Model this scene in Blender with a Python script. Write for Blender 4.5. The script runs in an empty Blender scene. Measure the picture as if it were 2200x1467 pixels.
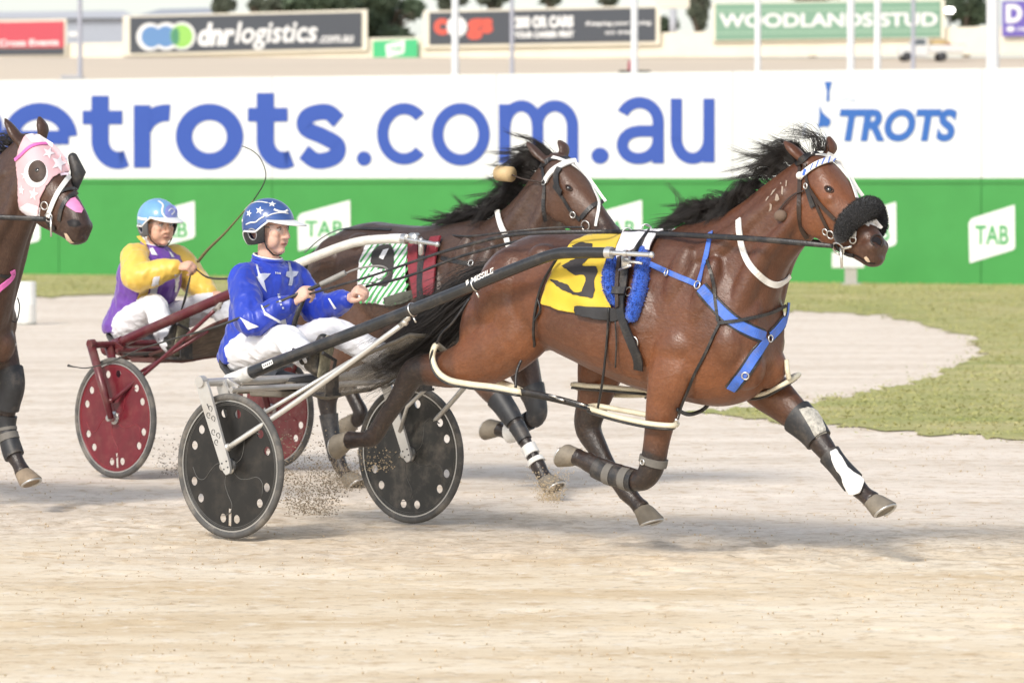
import bpy, bmesh, math, random
import numpy as np
from mathutils import Vector, Matrix, noise, geometry, kdtree
from mathutils.bvhtree import BVHTree
random.seed(7)
rng = np.random.default_rng(7)
SC = bpy.context.scene
COL = SC.collection
V = Vector
# ------------------------------------------------------------------ camera
FPX = 9834.0            # focal length in photo pixels (2200 wide)
CAMH = 1.718
PITCH = math.atan((733.5 - 390.0) / FPX)
cam = bpy.data.cameras.new('camera')
camo = bpy.data.objects.new('camera', cam)
COL.objects.link(camo)
camo.location = (0, 0, CAMH)
camo.rotation_euler = (math.pi / 2 - PITCH, 0, 0)
cam.sensor_fit = 'HORIZONTAL'
cam.sensor_width = 36.0
cam.lens = FPX / 2200 * 36
cam.clip_start = 0.5
cam.clip_end = 3000
cam.dof.use_dof = True
cam.dof.focus_distance = 21.4
cam.dof.aperture_fstop = 5.6
SC.camera = camo
# ------------------------------------------------------------------ light
SUN_ELEV = math.radians(37)
SUN_TRAVEL = V((0.50, 0.87, 0)).normalized()      # the way the light travels over the ground
w = bpy.data.worlds.new('World')
SC.world = w
w.use_nodes = True
nt = w.node_tree
bg = nt.nodes['Background']
sky = nt.nodes.new('ShaderNodeTexSky')
sky.sky_type = 'NISHITA'
sky.sun_disc = False
sky.sun_elevation = SUN_ELEV
sky.sun_rotation = math.atan2(-SUN_TRAVEL.x, -SUN_TRAVEL.y)
sky.air_density = 1.0
sky.dust_density = 1.5
sky.ozone_density = 1.0
hs = nt.nodes.new('ShaderNodeHueSaturation'); hs.inputs['Saturation'].default_value = .45      # thin high cloud: a paler sky
nt.links.new(sky.outputs[0], hs.inputs['Color'])
nt.links.new(hs.outputs[0], bg.inputs[0])
bg.inputs[1].default_value = 0.14
sl = bpy.data.lights.new('sun', 'SUN')
sl.energy = 1.75
sl.angle = math.radians(12)
sl.color = (1.0, 0.93, 0.83)
slo = bpy.data.objects.new('sun', sl)
COL.objects.link(slo)
_d = V((SUN_TRAVEL.x * math.cos(SUN_ELEV), SUN_TRAVEL.y * math.cos(SUN_ELEV), -math.sin(SUN_ELEV)))
slo.rotation_euler = _d.to_track_quat('-Z', 'Y').to_euler()
SC.view_settings.view_transform = 'Standard'
SC.view_settings.look = 'None'
SC.view_settings.gamma = 1
SC.view_settings.use_curve_mapping = False
SC.view_settings.exposure = 0.60
SC.cycles.use_denoising = True
SC.cycles.max_bounces = 6
SC.cycles.transparent_max_bounces = 12
# ------------------------------------------------------------------ helpers: pixels and frames
CAM = V((0, 0, CAMH))
_F = V((0, math.cos(PITCH), -math.sin(PITCH)))
_U = V((0, math.sin(PITCH), math.cos(PITCH)))
_R = V((1, 0, 0))
def ray(px, py):
    return _F + _R * ((px - 1100) / FPX) + _U * ((733.5 - py) / FPX)
def at(px, py, Y):
    "point of the world seen at a pixel of the photograph, at a distance Y"
    r = ray(px, py)
    return CAM + r * (Y / r.y)
def ground(px, py, z=0.0):
    r = ray(px, py)
    return CAM + r * ((z - CAMH) / r.z)

class Frame:
    "local frame of one team: x forward, y to its left, z up, origin on the ground under the axle"
    def __init__(s, mx, my, deg):
        s.o = V((mx, my, 0)); s.a = -math.radians(deg)
        s.R = Matrix.Rotation(s.a, 3, 'Z'); s.Ri = s.R.transposed()
        s.f = s.R @ V((1, 0, 0)); s.l = s.R @ V((0, 1, 0))
        s.c = s.Ri @ (CAM - s.o)
    def rayl(s, px, py):
        return s.Ri @ ray(px, py)
    def L(s, px, py, y=0.0):
        "local point at lateral offset y seen at a pixel"
        r = s.rayl(px, py)
        return s.c + r * ((y - s.c.y) / r.y)
    def root(s, name):
        o = bpy.data.objects.new(name, None); COL.objects.link(o)
        o.location = s.o; o.rotation_euler = (0, 0, s.a); o.empty_display_size = .2
        return o
    def world(s, p): return s.o + s.R @ V(p)

def tag(o, label=None, cat=None, group=None, kind=None):
    if label: o['label'] = label
    if cat: o['category'] = cat
    if group: o['group'] = group
    if kind: o['kind'] = kind
    return o
def empty(name, loc=(0, 0, 0), rz=0):
    o = bpy.data.objects.new(name, None); COL.objects.link(o)
    o.location = loc; o.rotation_euler = (0, 0, rz); o.empty_display_size = .2
    return o
def copy_tree(o, parent=None):
    c = o.copy(); COL.objects.link(c)
    if parent is not None: c.parent = parent
    for ch in list(o.children): copy_tree(ch, c)
    return c
# ------------------------------------------------------------------ helpers: colour and materials
def lin(c):
    c = c / 255.0
    return c / 12.92 if c <= .04045 else ((c + .055) / 1.055) ** 2.4
def rgb(r, g, b, k=1.0): return (lin(r) * k, lin(g) * k, lin(b) * k, 1)
MATS = {}
def mat(name, col, rough=.6, metal=0, var=.12, scale=30, bump=0, bscale=None, spec=.5, sheen=0, dirt=None, dirt_amt=.4, dscale=6, alpha=1, coat=0, stretch=None):
    "principled material with a fine noise in its colour, an optional dirt colour and a bump"
    if name in MATS: return MATS[name]
    m = bpy.data.materials.new(name); m.use_nodes = True; MATS[name] = m
    n = m.node_tree; N = n.nodes; p = N['Principled BSDF']
    tc = N.new('ShaderNodeTexCoord'); src = tc.outputs['Object']
    if stretch:
        mp = N.new('ShaderNodeMapping'); mp.inputs['Scale'].default_value = stretch
        n.links.new(src, mp.inputs[0]); src = mp.outputs[0]
    nz = N.new('ShaderNodeTexNoise'); nz.inputs['Scale'].default_value = scale; nz.inputs['Detail'].default_value = 5
    n.links.new(src, nz.inputs['Vector'])
    mr = N.new('ShaderNodeMapRange'); mr.inputs[1].default_value = .25; mr.inputs[2].default_value = .75
    mr.inputs[3].default_value = 1 - var; mr.inputs[4].default_value = 1 + var
    n.links.new(nz.outputs['Fac'], mr.inputs[0])
    mx = N.new('ShaderNodeVectorMath'); mx.operation = 'SCALE'; mx.inputs[0].default_value = col[:3]
    n.links.new(mr.outputs[0], mx.inputs['Scale'])
    out = mx.outputs[0]
    if dirt:
        n2 = N.new('ShaderNodeTexNoise'); n2.inputs['Scale'].default_value = dscale; n2.inputs['Detail'].default_value = 8
        n2.inputs['Roughness'].default_value = .7
        n.links.new(src, n2.inputs['Vector'])
        r2 = N.new('ShaderNodeMapRange'); r2.inputs[1].default_value = .48; r2.inputs[2].default_value = .75
        r2.inputs[3].default_value = 0; r2.inputs[4].default_value = dirt_amt
        n.links.new(n2.outputs['Fac'], r2.inputs[0])
        mm = N.new('ShaderNodeMix'); mm.data_type = 'RGBA'
        n.links.new(r2.outputs[0], mm.inputs[0]); n.links.new(out, mm.inputs[6]); mm.inputs[7].default_value = dirt
        out = mm.outputs[2]
    n.links.new(out, p.inputs['Base Color'])
    p.inputs['Roughness'].default_value = rough; p.inputs['Metallic'].default_value = metal
    p.inputs['Specular IOR Level'].default_value = spec
    if sheen: p.inputs['Sheen Weight'].default_value = sheen
    if coat: p.inputs['Coat Weight'].default_value = coat; p.inputs['Coat Roughness'].default_value = .1
    if alpha < 1: p.inputs['Alpha'].default_value = alpha
    if bump:
        bn = N.new('ShaderNodeTexNoise'); bn.inputs['Scale'].default_value = bscale or scale * 3; bn.inputs['Detail'].default_value = 4
        n.links.new(src, bn.inputs['Vector'])
        b = N.new('ShaderNodeBump'); b.inputs['Strength'].default_value = bump; b.inputs['Distance'].default_value = .01
        n.links.new(bn.outputs['Fac'], b.inputs['Height']); n.links.new(b.outputs[0], p.inputs['Normal'])
    return m
# ------------------------------------------------------------------ helpers: meshes
def cr(pts, n=8, closed=False):
    "Catmull-Rom through points (tuples of any length), n steps per span"
    P = [np.array(p, float) for p in pts]
    out = []
    m = len(P)
    rngi = range(m if closed else m - 1)
    for i in rngi:
        if closed: a, b, c, d = P[i - 1], P[i], P[(i + 1) % m], P[(i + 2) % m]
        else:
            b, c = P[i], P[i + 1]
            a = P[i - 1] if i else 2 * b - c
            d = P[i + 2] if i + 2 < m else 2 * c - b
        for k in range(n):
            t = k / n
            out.append(.5 * ((2 * b) + (c - a) * t + (2 * a - 5 * b + 4 * c - d) * t * t + (3 * b - a - 3 * c + d) * t ** 3))
    if not closed: out.append(P[-1])
    return out
class MB:
    "collects shapes; build() links them as one mesh object"
    def __init__(s): s.v = []; s.f = []
    def add(s, vs, fs):
        o = len(s.v); s.v += [tuple(x) for x in vs]; s.f += [tuple(i + o for i in f) for f in fs]
    def loft(s, rings, caps=True, closed=False):
        n = len(rings[0]); vs = [p for r in rings for p in r]; fs = []
        m = len(rings)
        for i in range(m if closed else m - 1):
            j = (i + 1) % m
            for k in range(n):
                l = (k + 1) % n
                fs.append((i * n + k, i * n + l, j * n + l, j * n + k))
        if caps and not closed:
            fs.append(tuple(range(n))[::-1]); fs.append(tuple((m - 1) * n + k for k in range(n)))
        s.add(vs, fs)
    def tube(s, path, rad, n=10, flat=None, up=None, caps=True, closed=False):
        "tube along a path; rad a number or list; flat = ratio of the second axis"
        P = [V(p) for p in path]; m = len(P)
        R = rad if hasattr(rad, '__len__') else [rad] * m
        rings = []; u = None
        for i in range(m):
            if closed: t = P[(i + 1) % m] - P[i - 1]
            else: t = P[min(i + 1, m - 1)] - P[max(i - 1, 0)]
            if t.length < 1e-9: t = V((0, 0, 1))
            t.normalize()
            if u is None:
                u = V(up) if up is not None else (V((0, 0, 1)) if abs(t.z) < .9 else V((1, 0, 0)))
            elif up is not None: u = V(up)
            u = u - t * u.dot(t)
            if u.length < 1e-6: u = t.orthogonal()
            u.normalize(); b = t.cross(u)
            r = R[i]; r2 = r * (flat if flat else 1)
            rings.append([P[i] + u * (r * math.cos(2 * math.pi * k / n)) + b * (r2 * math.sin(2 * math.pi * k / n)) for k in range(n)])
        s.loft(rings, caps, closed)
    def capsule(s, path, rad, n=12):
        "tube with rounded ends"
        P = [V(p) for p in path]; R = list(rad) if hasattr(rad, '__len__') else [rad] * len(P)
        t0 = (P[0] - P[1]).normalized(); t1 = (P[-1] - P[-2]).normalized()
        pre = [(P[0] + t0 * R[0] * math.sin(a), R[0] * math.cos(a)) for a in (1.45, 1.1, .75, .35)]
        post = [(P[-1] + t1 * R[-1] * math.sin(a), R[-1] * math.cos(a)) for a in (.35, .75, 1.1, 1.45)]
        pts = pre + list(zip(P, R)) + post
        s.tube([p for p, r in pts], [r for p, r in pts], n)
    def ell(s, c, r, rot=None, nu=16, nv=10):
        c = V(c); vs = []; fs = []
        M = rot if rot is not None else Matrix.Identity(3)
        for j in range(1, nv):
            th = math.pi * j / nv
            for i in range(nu):
                ph = 2 * math.pi * i / nu
                vs.append(c + M @ V((r[0] * math.sin(th) * math.cos(ph), r[1] * math.sin(th) * math.sin(ph), r[2] * math.cos(th))))
        a = len(vs); vs.append(c + M @ V((0, 0, r[2]))); vs.append(c + M @ V((0, 0, -r[2])))
        for j in range(nv - 2):
            for i in range(nu):
                k = (i + 1) % nu
                fs.append((j * nu + i, (j + 1) * nu + i, (j + 1) * nu + k, j * nu + k))
        for i in range(nu):
            k = (i + 1) % nu
            fs.append((a, i, k)); fs.append((a + 1, (nv - 2) * nu + k, (nv - 2) * nu + i))
        s.add(vs, fs)
    def box(s, c, d, rot=None, bev=0):
        c = V(c); M = rot if rot is not None else Matrix.Identity(3)
        x, y, z = d[0] / 2, d[1] / 2, d[2] / 2
        if bev <= 0:
            vs = [c + M @ V((sx * x, sy * y, sz * z)) for sz in (-1, 1) for sx, sy in ((-1, -1), (1, -1), (1, 1), (-1, 1))]
            s.add(vs, [(3, 2, 1, 0), (4, 5, 6, 7), (0, 1, 5, 4), (1, 2, 6, 5), (2, 3, 7, 6), (3, 0, 4, 7)])
        else:
            b = bev; rings = []
            for z0, i in ((-z, b), (-z + b, 0), (z - b, 0), (z, b)):
                X, Y = x - i, y - i
                rings.append([c + M @ V((px, py, z0)) for px, py in ((-X + b, -Y), (X - b, -Y), (X, -Y + b), (X, Y - b), (X - b, Y), (-X + b, Y), (-X, Y - b), (-X, -Y + b))])
            s.loft(rings)
    def bar(s, a, b, w, h, up=(0, 0, 1), bev=0):
        a, b = V(a), V(b); t = b - a; L = t.length; t.normalize()
        u = V(up); u = (u - t * u.dot(t)).normalized(); q = u.cross(t)
        M = Matrix((t, q, u)).transposed()
        s.box((a + b) / 2, (L, w, h), M, bev)
    def disc_ring(s, c, ax, prof, n=48):
        "lathe: profile of (radius, offset along the axis ax)"
        c = V(c); ax = V(ax).normalized(); u = ax.orthogonal().normalized(); q = ax.cross(u)
        rings = [[c + ax * h + (u * math.cos(2 * math.pi * k / n) + q * math.sin(2 * math.pi * k / n)) * r for k in range(n)] for r, h in prof]
        s.loft(rings, caps=False)
    def weld(s, d=5):
        idx = {}; mp = []; vs = []
        for v in s.v:
            k = tuple(round(c, d) for c in v)
            if k not in idx: idx[k] = len(vs); vs.append(v)
            mp.append(idx[k])
        s.v = vs; s.f = [tuple(mp[i] for i in f) for f in s.f]; return s
    def build(s, name, m=None, parent=None, smooth=True, auto=None):
        me = bpy.data.meshes.new(name); me.from_pydata(s.v, [], s.f); me.update()
        return link(name, me, m, parent, smooth, auto)
def link(name, me, m=None, parent=None, smooth=True, auto=None):
    o = bpy.data.objects.new(name, me); COL.objects.link(o)
    if m: me.materials.append(m)
    if smooth:
        me.polygons.foreach_set('use_smooth', [True] * len(me.polygons))
        if auto: me.set_sharp_from_angle(angle=math.radians(auto))
    if parent is not None: o.parent = parent
    return o
def fixnormals(me):
    b = bmesh.new(); b.from_mesh(me); bmesh.ops.recalc_face_normals(b, faces=b.faces); b.to_mesh(me); b.free()
def fuse(mb, voxel, smooth=6, fac=.5, keep=None):
    "union of closed shapes as one continuous smooth surface (voxel remesh)"
    me = bpy.data.meshes.new('tmp'); me.from_pydata(mb.v, [], mb.f); fixnormals(me)
    o = bpy.data.objects.new('tmp', me); COL.objects.link(o)
    md = o.modifiers.new('r', 'REMESH'); md.mode = 'VOXEL'; md.voxel_size = voxel; md.adaptivity = 0
    if smooth:
        sm = o.modifiers.new('s', 'SMOOTH'); sm.factor = fac; sm.iterations = smooth
    dg = bpy.context.evaluated_depsgraph_get()
    r = bpy.data.meshes.new_from_object(o.evaluated_get(dg))
    bpy.data.objects.remove(o); bpy.data.meshes.remove(me)
    r.materials.clear()
    return r
def bvh_of(*meshes):
    vs = []; fs = []
    for me in meshes:
        if hasattr(me, 'data'): me = me.data
        o = len(vs); vs += [v.co.copy() for v in me.vertices]; fs += [tuple(i + o for i in p.vertices) for p in me.polygons]
    return BVHTree.FromPolygons(vs, fs)
def mesh_np(me):
    a = np.empty(len(me.vertices) * 3, np.float32); me.vertices.foreach_get('co', a); return a.reshape(-1, 3)
def set_attr(me, name, arr):
    at_ = me.attributes.new(name, 'FLOAT', 'POINT'); at_.data.foreach_set('value', np.asarray(arr, np.float32))
def seg_dist(P, a, b):
    a = np.array(a, float); b = np.array(b, float); d = b - a; L = (d * d).sum() or 1e-9
    t = np.clip(((P - a) @ d) / L, 0, 1)
    return np.linalg.norm(P - (a + t[:, None] * d), axis=1), t
# ---- things laid on a body: cast through pixels of the photograph onto the real surface, in the team's frame
def cast(fr, bv, px, py):
    r = fr.rayl(px, py).normalized()
    h = bv.ray_cast(fr.c, r, 100)
    if h[0] is None: return (None, None, None)
    return (h[0], -h[1] if h[1].dot(r) > 0 else h[1], h[3])
def lay(fr, bv, pts, n=6, smooth=2, yfall=None):
    "polyline of pixels -> (points, normals) lying on the body"
    pp = cr(pts, n); P = []; Nn = []; T = []
    for q in pp:
        l, nn, t = cast(fr, bv, q[0], q[1]); T.append(t); P.append(l); Nn.append(nn)
    ok = [i for i, t in enumerate(T) if t is not None]
    if not ok:
        P = [fr.L(q[0], q[1], yfall or 0) for q in pp]; Nn = [-fr.rayl(*q[:2]).normalized() for q in pp]
        return P, Nn
    for i in range(len(pp)):
        if T[i] is None:
            a = max([k for k in ok if k < i], default=None); b = min([k for k in ok if k > i], default=None)
            if a is None: t = T[b]
            elif b is None: t = T[a]
            else: t = T[a] + (T[b] - T[a]) * (i - a) / (b - a)
            r = fr.rayl(pp[i][0], pp[i][1]).normalized(); P[i] = fr.c + r * t
            Nn[i] = Nn[a if b is None or (a is not None and i - a < b - i) else b]
    for _ in range(smooth):
        P = [P[0]] + [(P[i - 1] + P[i] * 2 + P[i + 1]) / 4 for i in range(1, len(P) - 1)] + [P[-1]]
        Nn = [Nn[0]] + [(Nn[i - 1] + Nn[i] * 2 + Nn[i + 1]).normalized() for i in range(1, len(Nn) - 1)] + [Nn[-1]]
    return P, Nn
def ribbon(mb, P, Nn, width, th=.004, off=.004, closed=False):
    m = len(P); W = width if hasattr(width, '__len__') else [width] * m
    rings = []
    for i in range(m):
        t = (P[(i + 1) % m] - P[i - 1]) if closed else (P[min(i + 1, m - 1)] - P[max(i - 1, 0)])
        if t.length < 1e-9: t = V((1, 0, 0))
        t.normalize(); nn = (Nn[i] - t * Nn[i].dot(t))
        if nn.length < 1e-6: nn = t.orthogonal()
        nn.normalize(); s_ = t.cross(nn); c = P[i] + nn * off; hw = W[i] / 2
        rings.append([c - s_ * hw, c + s_ * hw, c + s_ * hw * .92 + nn * th, c - s_ * hw * .92 + nn * th])
    mb.loft(rings, True, closed)
def strap(fr, bv, pts, width, th=.004, off=.003, n=6, mb=None, smooth=2, yfall=None):
    mb = mb or MB()
    P, Nn = lay(fr, bv, pts, n, smooth, yfall)
    ribbon(mb, P, Nn, width, th, off)
    return mb
def inpoly(x, y, poly):
    c = False; j = len(poly) - 1
    for i in range(len(poly)):
        xi, yi = poly[i]; xj, yj = poly[j]
        if (yi > y) != (yj > y) and x < (xj - xi) * (y - yi) / (yj - yi) + xi: c = not c
        j = i
    return c
def trigrid(poly, step):
    "fine triangulation of a 2D polygon"
    B = []
    for i in range(len(poly)):
        a = V(poly[i][:2]); b = V(poly[(i + 1) % len(poly)][:2]); k = max(1, int((b - a).length / step))
        B += [a + (b - a) * (j / k) for j in range(k)]
    pts = list(B); bp = [(p.x, p.y) for p in B]
    xs = [p[0] for p in bp]; ys = [p[1] for p in bp]
    y = min(ys) + step * .5; row = 0
    while y < max(ys):
        x = min(xs) + step * (.5 if row % 2 else .0)
        while x < max(xs):
            if inpoly(x, y, bp) and min((p.x - x) ** 2 + (p.y - y) ** 2 for p in B) > (step * .45) ** 2: pts.append(V((x, y)))
            x += step
        y += step * .87; row += 1
    n = len(B)
    r = geometry.delaunay_2d_cdt(pts, [], [list(range(n))], 1, 1e-5)
    return [(p.x, p.y) for p in r[0]], [tuple(f) for f in r[2]]
def decal(fr, bv, poly, step=5, off=.003, mb=None, smooth=0):
    "patch with a pixel outline laid on the body"
    mb = mb or MB()
    pts, fs = trigrid(poly, step)
    P = []; miss = []
    for i, (x, y) in enumerate(pts):
        l, nn, t = cast(fr, bv, x, y)
        if l is None: P.append(None); miss.append(i)
        else: P.append((l + nn * off, t))
    hit = [i for i, p in enumerate(P) if p]
    if not hit: return mb
    for i in miss:
        x, y = pts[i]
        near = sorted(hit, key=lambda k: (pts[k][0] - x) ** 2 + (pts[k][1] - y) ** 2)[:4]
        t = sum(P[k][1] for k in near) / len(near)
        P[i] = (fr.c + fr.rayl(x, y).normalized() * (t - off), t)
    Q = [p[0] for p in P]
    if smooth:
        nb = [set() for _ in Q]
        for f in fs:
            for a in range(len(f)): nb[f[a]].add(f[a - 1]); nb[f[a - 1]].add(f[a])
        for _ in range(smooth):
            Q = [(q + sum((Q[k] for k in nb[i]), V((0, 0, 0)))) / (1 + len(nb[i])) for i, q in enumerate(Q)]
    # face the camera
    out = []
    for f in fs:
        a, b, c = Q[f[0]], Q[f[1]], Q[f[2]]
        if (b - a).cross(c - a).dot(fr.c - a) < 0: f = f[::-1]
        out.append(f)
    mb.add(Q, out)
    return mb
def solid(o, th, offset=1):
    m = o.modifiers.new('thickness', 'SOLIDIFY'); m.thickness = th; m.offset = offset; return o
def text_mesh(s, shear=0, bold=0, space=1.0):
    cu = bpy.data.curves.new('t', 'FONT'); cu.body = s; cu.size = 1; cu.shear = shear; cu.offset = bold; cu.space_character = space
    cu.resolution_u = 6
    o = bpy.data.objects.new('t', cu); COL.objects.link(o)
    dg = bpy.context.evaluated_depsgraph_get()
    me = bpy.data.meshes.new_from_object(o.evaluated_get(dg))
    bpy.data.objects.remove(o); bpy.data.curves.remove(cu)
    me.materials.clear()
    a = mesh_np(me); lo = a.min(0); hi = a.max(0)
    return a, [tuple(p.vertices) for p in me.polygons], lo, hi
def star_poly(cx, cy, r, rot=0, k=.42, sx=1, sy=1):
    return [(cx + sx * math.sin(rot + i * math.pi / 5) * (r if i % 2 == 0 else r * k), cy - sy * math.cos(rot + i * math.pi / 5) * (r if i % 2 == 0 else r * k)) for i in range(10)]
def circ_poly(cx, cy, rx, ry=None, n=20): 
    ry = ry or rx
    return [(cx + rx * math.cos(2 * math.pi * i / n), cy + ry * math.sin(2 * math.pi * i / n)) for i in range(n)]
# ================================================================== SETTING
def vnoise(x, y, seed=0):
    xi = np.floor(x).astype(np.int64); yi = np.floor(y).astype(np.int64)
    fx = x - xi; fy = y - yi
    fx = fx * fx * (3 - 2 * fx); fy = fy * fy * (3 - 2 * fy)
    def h(a, b):
        n = (a * 374761393 + b * 668265263 + seed * 974634) & 0x7fffffff
        n = ((n ^ (n >> 13)) * 1274126177) & 0x7fffffff
        return ((n ^ (n >> 16)) & 0xffff) / 65535.0
    return (h(xi, yi) * (1 - fx) + h(xi + 1, yi) * fx) * (1 - fy) + (h(xi, yi + 1) * (1 - fx) + h(xi + 1, yi + 1) * fx) * fy

def sand_material():
    m = bpy.data.materials.new('track_sand'); m.use_nodes = True
    n = m.node_tree; N = n.nodes; L = n.links; p = N['Principled BSDF']
    tc = N.new('ShaderNodeTexCoord')
    mp = N.new('ShaderNodeMapping'); mp.inputs['Rotation'].default_value = (0, 0, math.radians(37)); mp.inputs['Scale'].default_value = (.22, 1, 1)
    # scale happens after rotation in Mapping(point), so streaks follow the racing line
    L.new(tc.outputs['Object'], mp.inputs[0])
    def nz(scale, detail, rough, src):
        t = N.new('ShaderNodeTexNoise'); t.inputs['Scale'].default_value = scale; t.inputs['Detail'].default_value = detail; t.inputs['Roughness'].default_value = rough
        L.new(src, t.inputs['Vector']); return t.outputs['Fac']
    def rmp(src, a, b, c, d):
        r = N.new('ShaderNodeMapRange'); r.inputs[1].default_value = a; r.inputs[2].default_value = b; r.inputs[3].default_value = c; r.inputs[4].default_value = d
        L.new(src, r.inputs[0]); return r.outputs[0]
    def mix(f, a, b):
        x = N.new('ShaderNodeMix'); x.data_type = 'RGBA'; L.new(f, x.inputs[0])
        for k, v in ((6, a), (7, b)):
            if isinstance(v, tuple): x.inputs[k].default_value = v
            else: L.new(v, x.inputs[k])
        return x.outputs[2]
    # outer lane is loose yellow sand, the inner lane is paler and pinkish
    sx = N.new('ShaderNodeSeparateXYZ'); L.new(tc.outputs['Object'], sx.inputs[0])
    wob = nz(.35, 3, .5, tc.outputs['Object'])
    ad = N.new('ShaderNodeMath'); ad.operation = 'MULTIPLY_ADD'; ad.inputs[1].default_value = 5.0; L.new(wob, ad.inputs[0]); L.new(sx.outputs['Y'], ad.inputs[2])
    lane = rmp(ad.outputs[0], 22.5, 26.5, 0, 1)
    iso = tc.outputs['Object']
    a = mix(rmp(nz(1.6, 6, .62, mp.outputs[0]), .36, .62, 0, 1), (.67, .53, .35, 1), (.84, .73, .56, 1))
    b = mix(rmp(nz(1.3, 6, .62, mp.outputs[0]), .34, .62, 0, 1), (.675, .58, .475, 1), (.84, .745, .64, 1))
    c = mix(lane, a, b)
    fine = nz(17, 8, .75, iso)
    c2 = mix(rmp(nz(7, 7, .70, iso), .52, .64, 0, .55), c, (.50, .345, .185, 1))
    c2 = mix(rmp(nz(12, 7, .70, iso), .57, .67, 0, .55), c2, (.33, .255, .165, 1))
    c2 = mix(rmp(nz(8.3, 7, .68, iso), .54, .66, 0, .6), c2, (.84, .78, .68, 1))
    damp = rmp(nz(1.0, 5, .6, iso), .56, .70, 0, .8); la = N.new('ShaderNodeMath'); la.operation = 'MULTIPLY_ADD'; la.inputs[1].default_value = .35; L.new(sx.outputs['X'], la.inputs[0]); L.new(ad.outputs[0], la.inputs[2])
    l0 = rmp(la.outputs[0], 22.6, 24.0, 0, 1); l1 = rmp(la.outputs[0], 25.2, 27.2, 1, 0); lb = N.new('ShaderNodeMath'); lb.operation = 'MULTIPLY'; L.new(l0, lb.inputs[0]); L.new(l1, lb.inputs[1])  # lane band: churned sand, plus some of the horses' shadow put into the colour
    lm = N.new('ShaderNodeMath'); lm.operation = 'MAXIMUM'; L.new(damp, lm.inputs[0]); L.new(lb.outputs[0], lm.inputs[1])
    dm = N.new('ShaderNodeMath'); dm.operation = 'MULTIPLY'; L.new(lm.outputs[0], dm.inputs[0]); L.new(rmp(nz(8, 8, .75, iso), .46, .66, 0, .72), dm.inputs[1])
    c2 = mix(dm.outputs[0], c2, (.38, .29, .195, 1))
    grit = nz(170, 3, .6, tc.outputs['Object'])
    c3 = mix(rmp(grit, .64, .82, 0, .35), c2, (.40, .32, .22, 1))
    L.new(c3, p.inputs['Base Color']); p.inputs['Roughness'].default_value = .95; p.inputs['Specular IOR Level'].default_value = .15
    bp = N.new('ShaderNodeBump'); bp.inputs['Strength'].default_value = .28; bp.inputs['Distance'].default_value = .012
    s = N.new('ShaderNodeMath'); s.operation = 'ADD'; L.new(fine, s.inputs[0]); L.new(grit, s.inputs[1])
    L.new(s.outputs[0], bp.inputs['Height']); L.new(bp.outputs[0], p.inputs['Normal'])
    return m
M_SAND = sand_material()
# ground: one sheet to the horizon, then the worked racing surface laid on it
g = MB(); g.add([(-1500, -200, -.012), (1500, -200, -.012), (1500, 2500, -.012), (-1500, 2500, -.012)], [(0, 1, 2, 3)])
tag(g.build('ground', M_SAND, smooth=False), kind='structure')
def track_surface():
    xs = np.concatenate([np.linspace(-14, -3.2, 40)[:-1], np.arange(-3.2, 3.4, .03), np.linspace(3.4, 14, 40)[1:]])
    ys = np.concatenate([np.linspace(9, 15.2, 30)[:-1], np.arange(15.2, 27, .03), np.arange(27, 34, .06), np.linspace(34, 62, 120)[1:]])
    X, Y = np.meshgrid(xs, ys)
    c, s = math.cos(math.radians(40)), math.sin(math.radians(40))
    U = X * c - Y * s; W_ = X * s + Y * c
    band = np.exp(-((Y + .35 * X - 22.2) / 1.9) ** 2); k = .5 + 1.5 * band
    z = (vnoise(U * .8, W_ * 1.6, 1) - .5) * .004 + ((vnoise(X * 10, Y * 10, 3) - .5) * .0022 + (vnoise(X * 21, Y * 21, 5) - .5) * .0028) * k
    cl = vnoise(X * 26, Y * 26, 4); z += np.clip(cl - .74, 0, 1) * .022 * (vnoise(X * 2.3, Y * 3.1, 8) > .5) * k
    # hoof prints and scuffs
    r = np.random.default_rng(3)
    for _ in range(420):
        t = r.uniform(-7, 9); o = r.normal(0, 2.2); hx = .4 + t * c + o * s; hy = 21.6 - t * s + o * c
        d = ((X - hx) / .085) ** 2 + ((Y - hy) / .085) ** 2
        z += -.008 * np.exp(-d) + .0045 * np.exp(-((np.sqrt(d) - 1.7) / .45) ** 2)
    # wheel lines
    for o in (-.62, .66, -1.9, 1.7, 2.6):
        q = (X + .93) * s + (Y - 22.49) * c - o + .05 * np.sin(U * .8)
        z -= .006 * np.exp(-(q / .03) ** 2)
    edge = np.clip((X + 14) / 4, 0, 1) * np.clip((14 - X) / 4, 0, 1) * np.clip((Y - 9) / 3, 0, 1) * np.clip((62 - Y) / 8, 0, 1)
    z = z * edge - .004
    h, w_ = X.shape
    me = bpy.data.meshes.new('track_surface')
    vs = np.stack([X, Y, z], -1).reshape(-1, 3)
    i = np.arange(h * w_).reshape(h, w_)
    f = np.stack([i[:-1, :-1], i[:-1, 1:], i[1:, 1:], i[1:, :-1]], -1).reshape(-1, 4)
    me.vertices.add(len(vs)); me.vertices.foreach_set('co', vs.ravel())
    me.loops.add(f.size); me.loops.foreach_set('vertex_index', f.ravel().astype(np.int32))
    me.polygons.add(len(f)); me.polygons.foreach_set('loop_start', np.arange(0, f.size, 4, dtype=np.int32)); me.polygons.foreach_set('loop_total', np.full(len(f), 4, np.int32))
    me.update(calc_edges=True)
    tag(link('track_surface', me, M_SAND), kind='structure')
track_surface()
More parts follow.
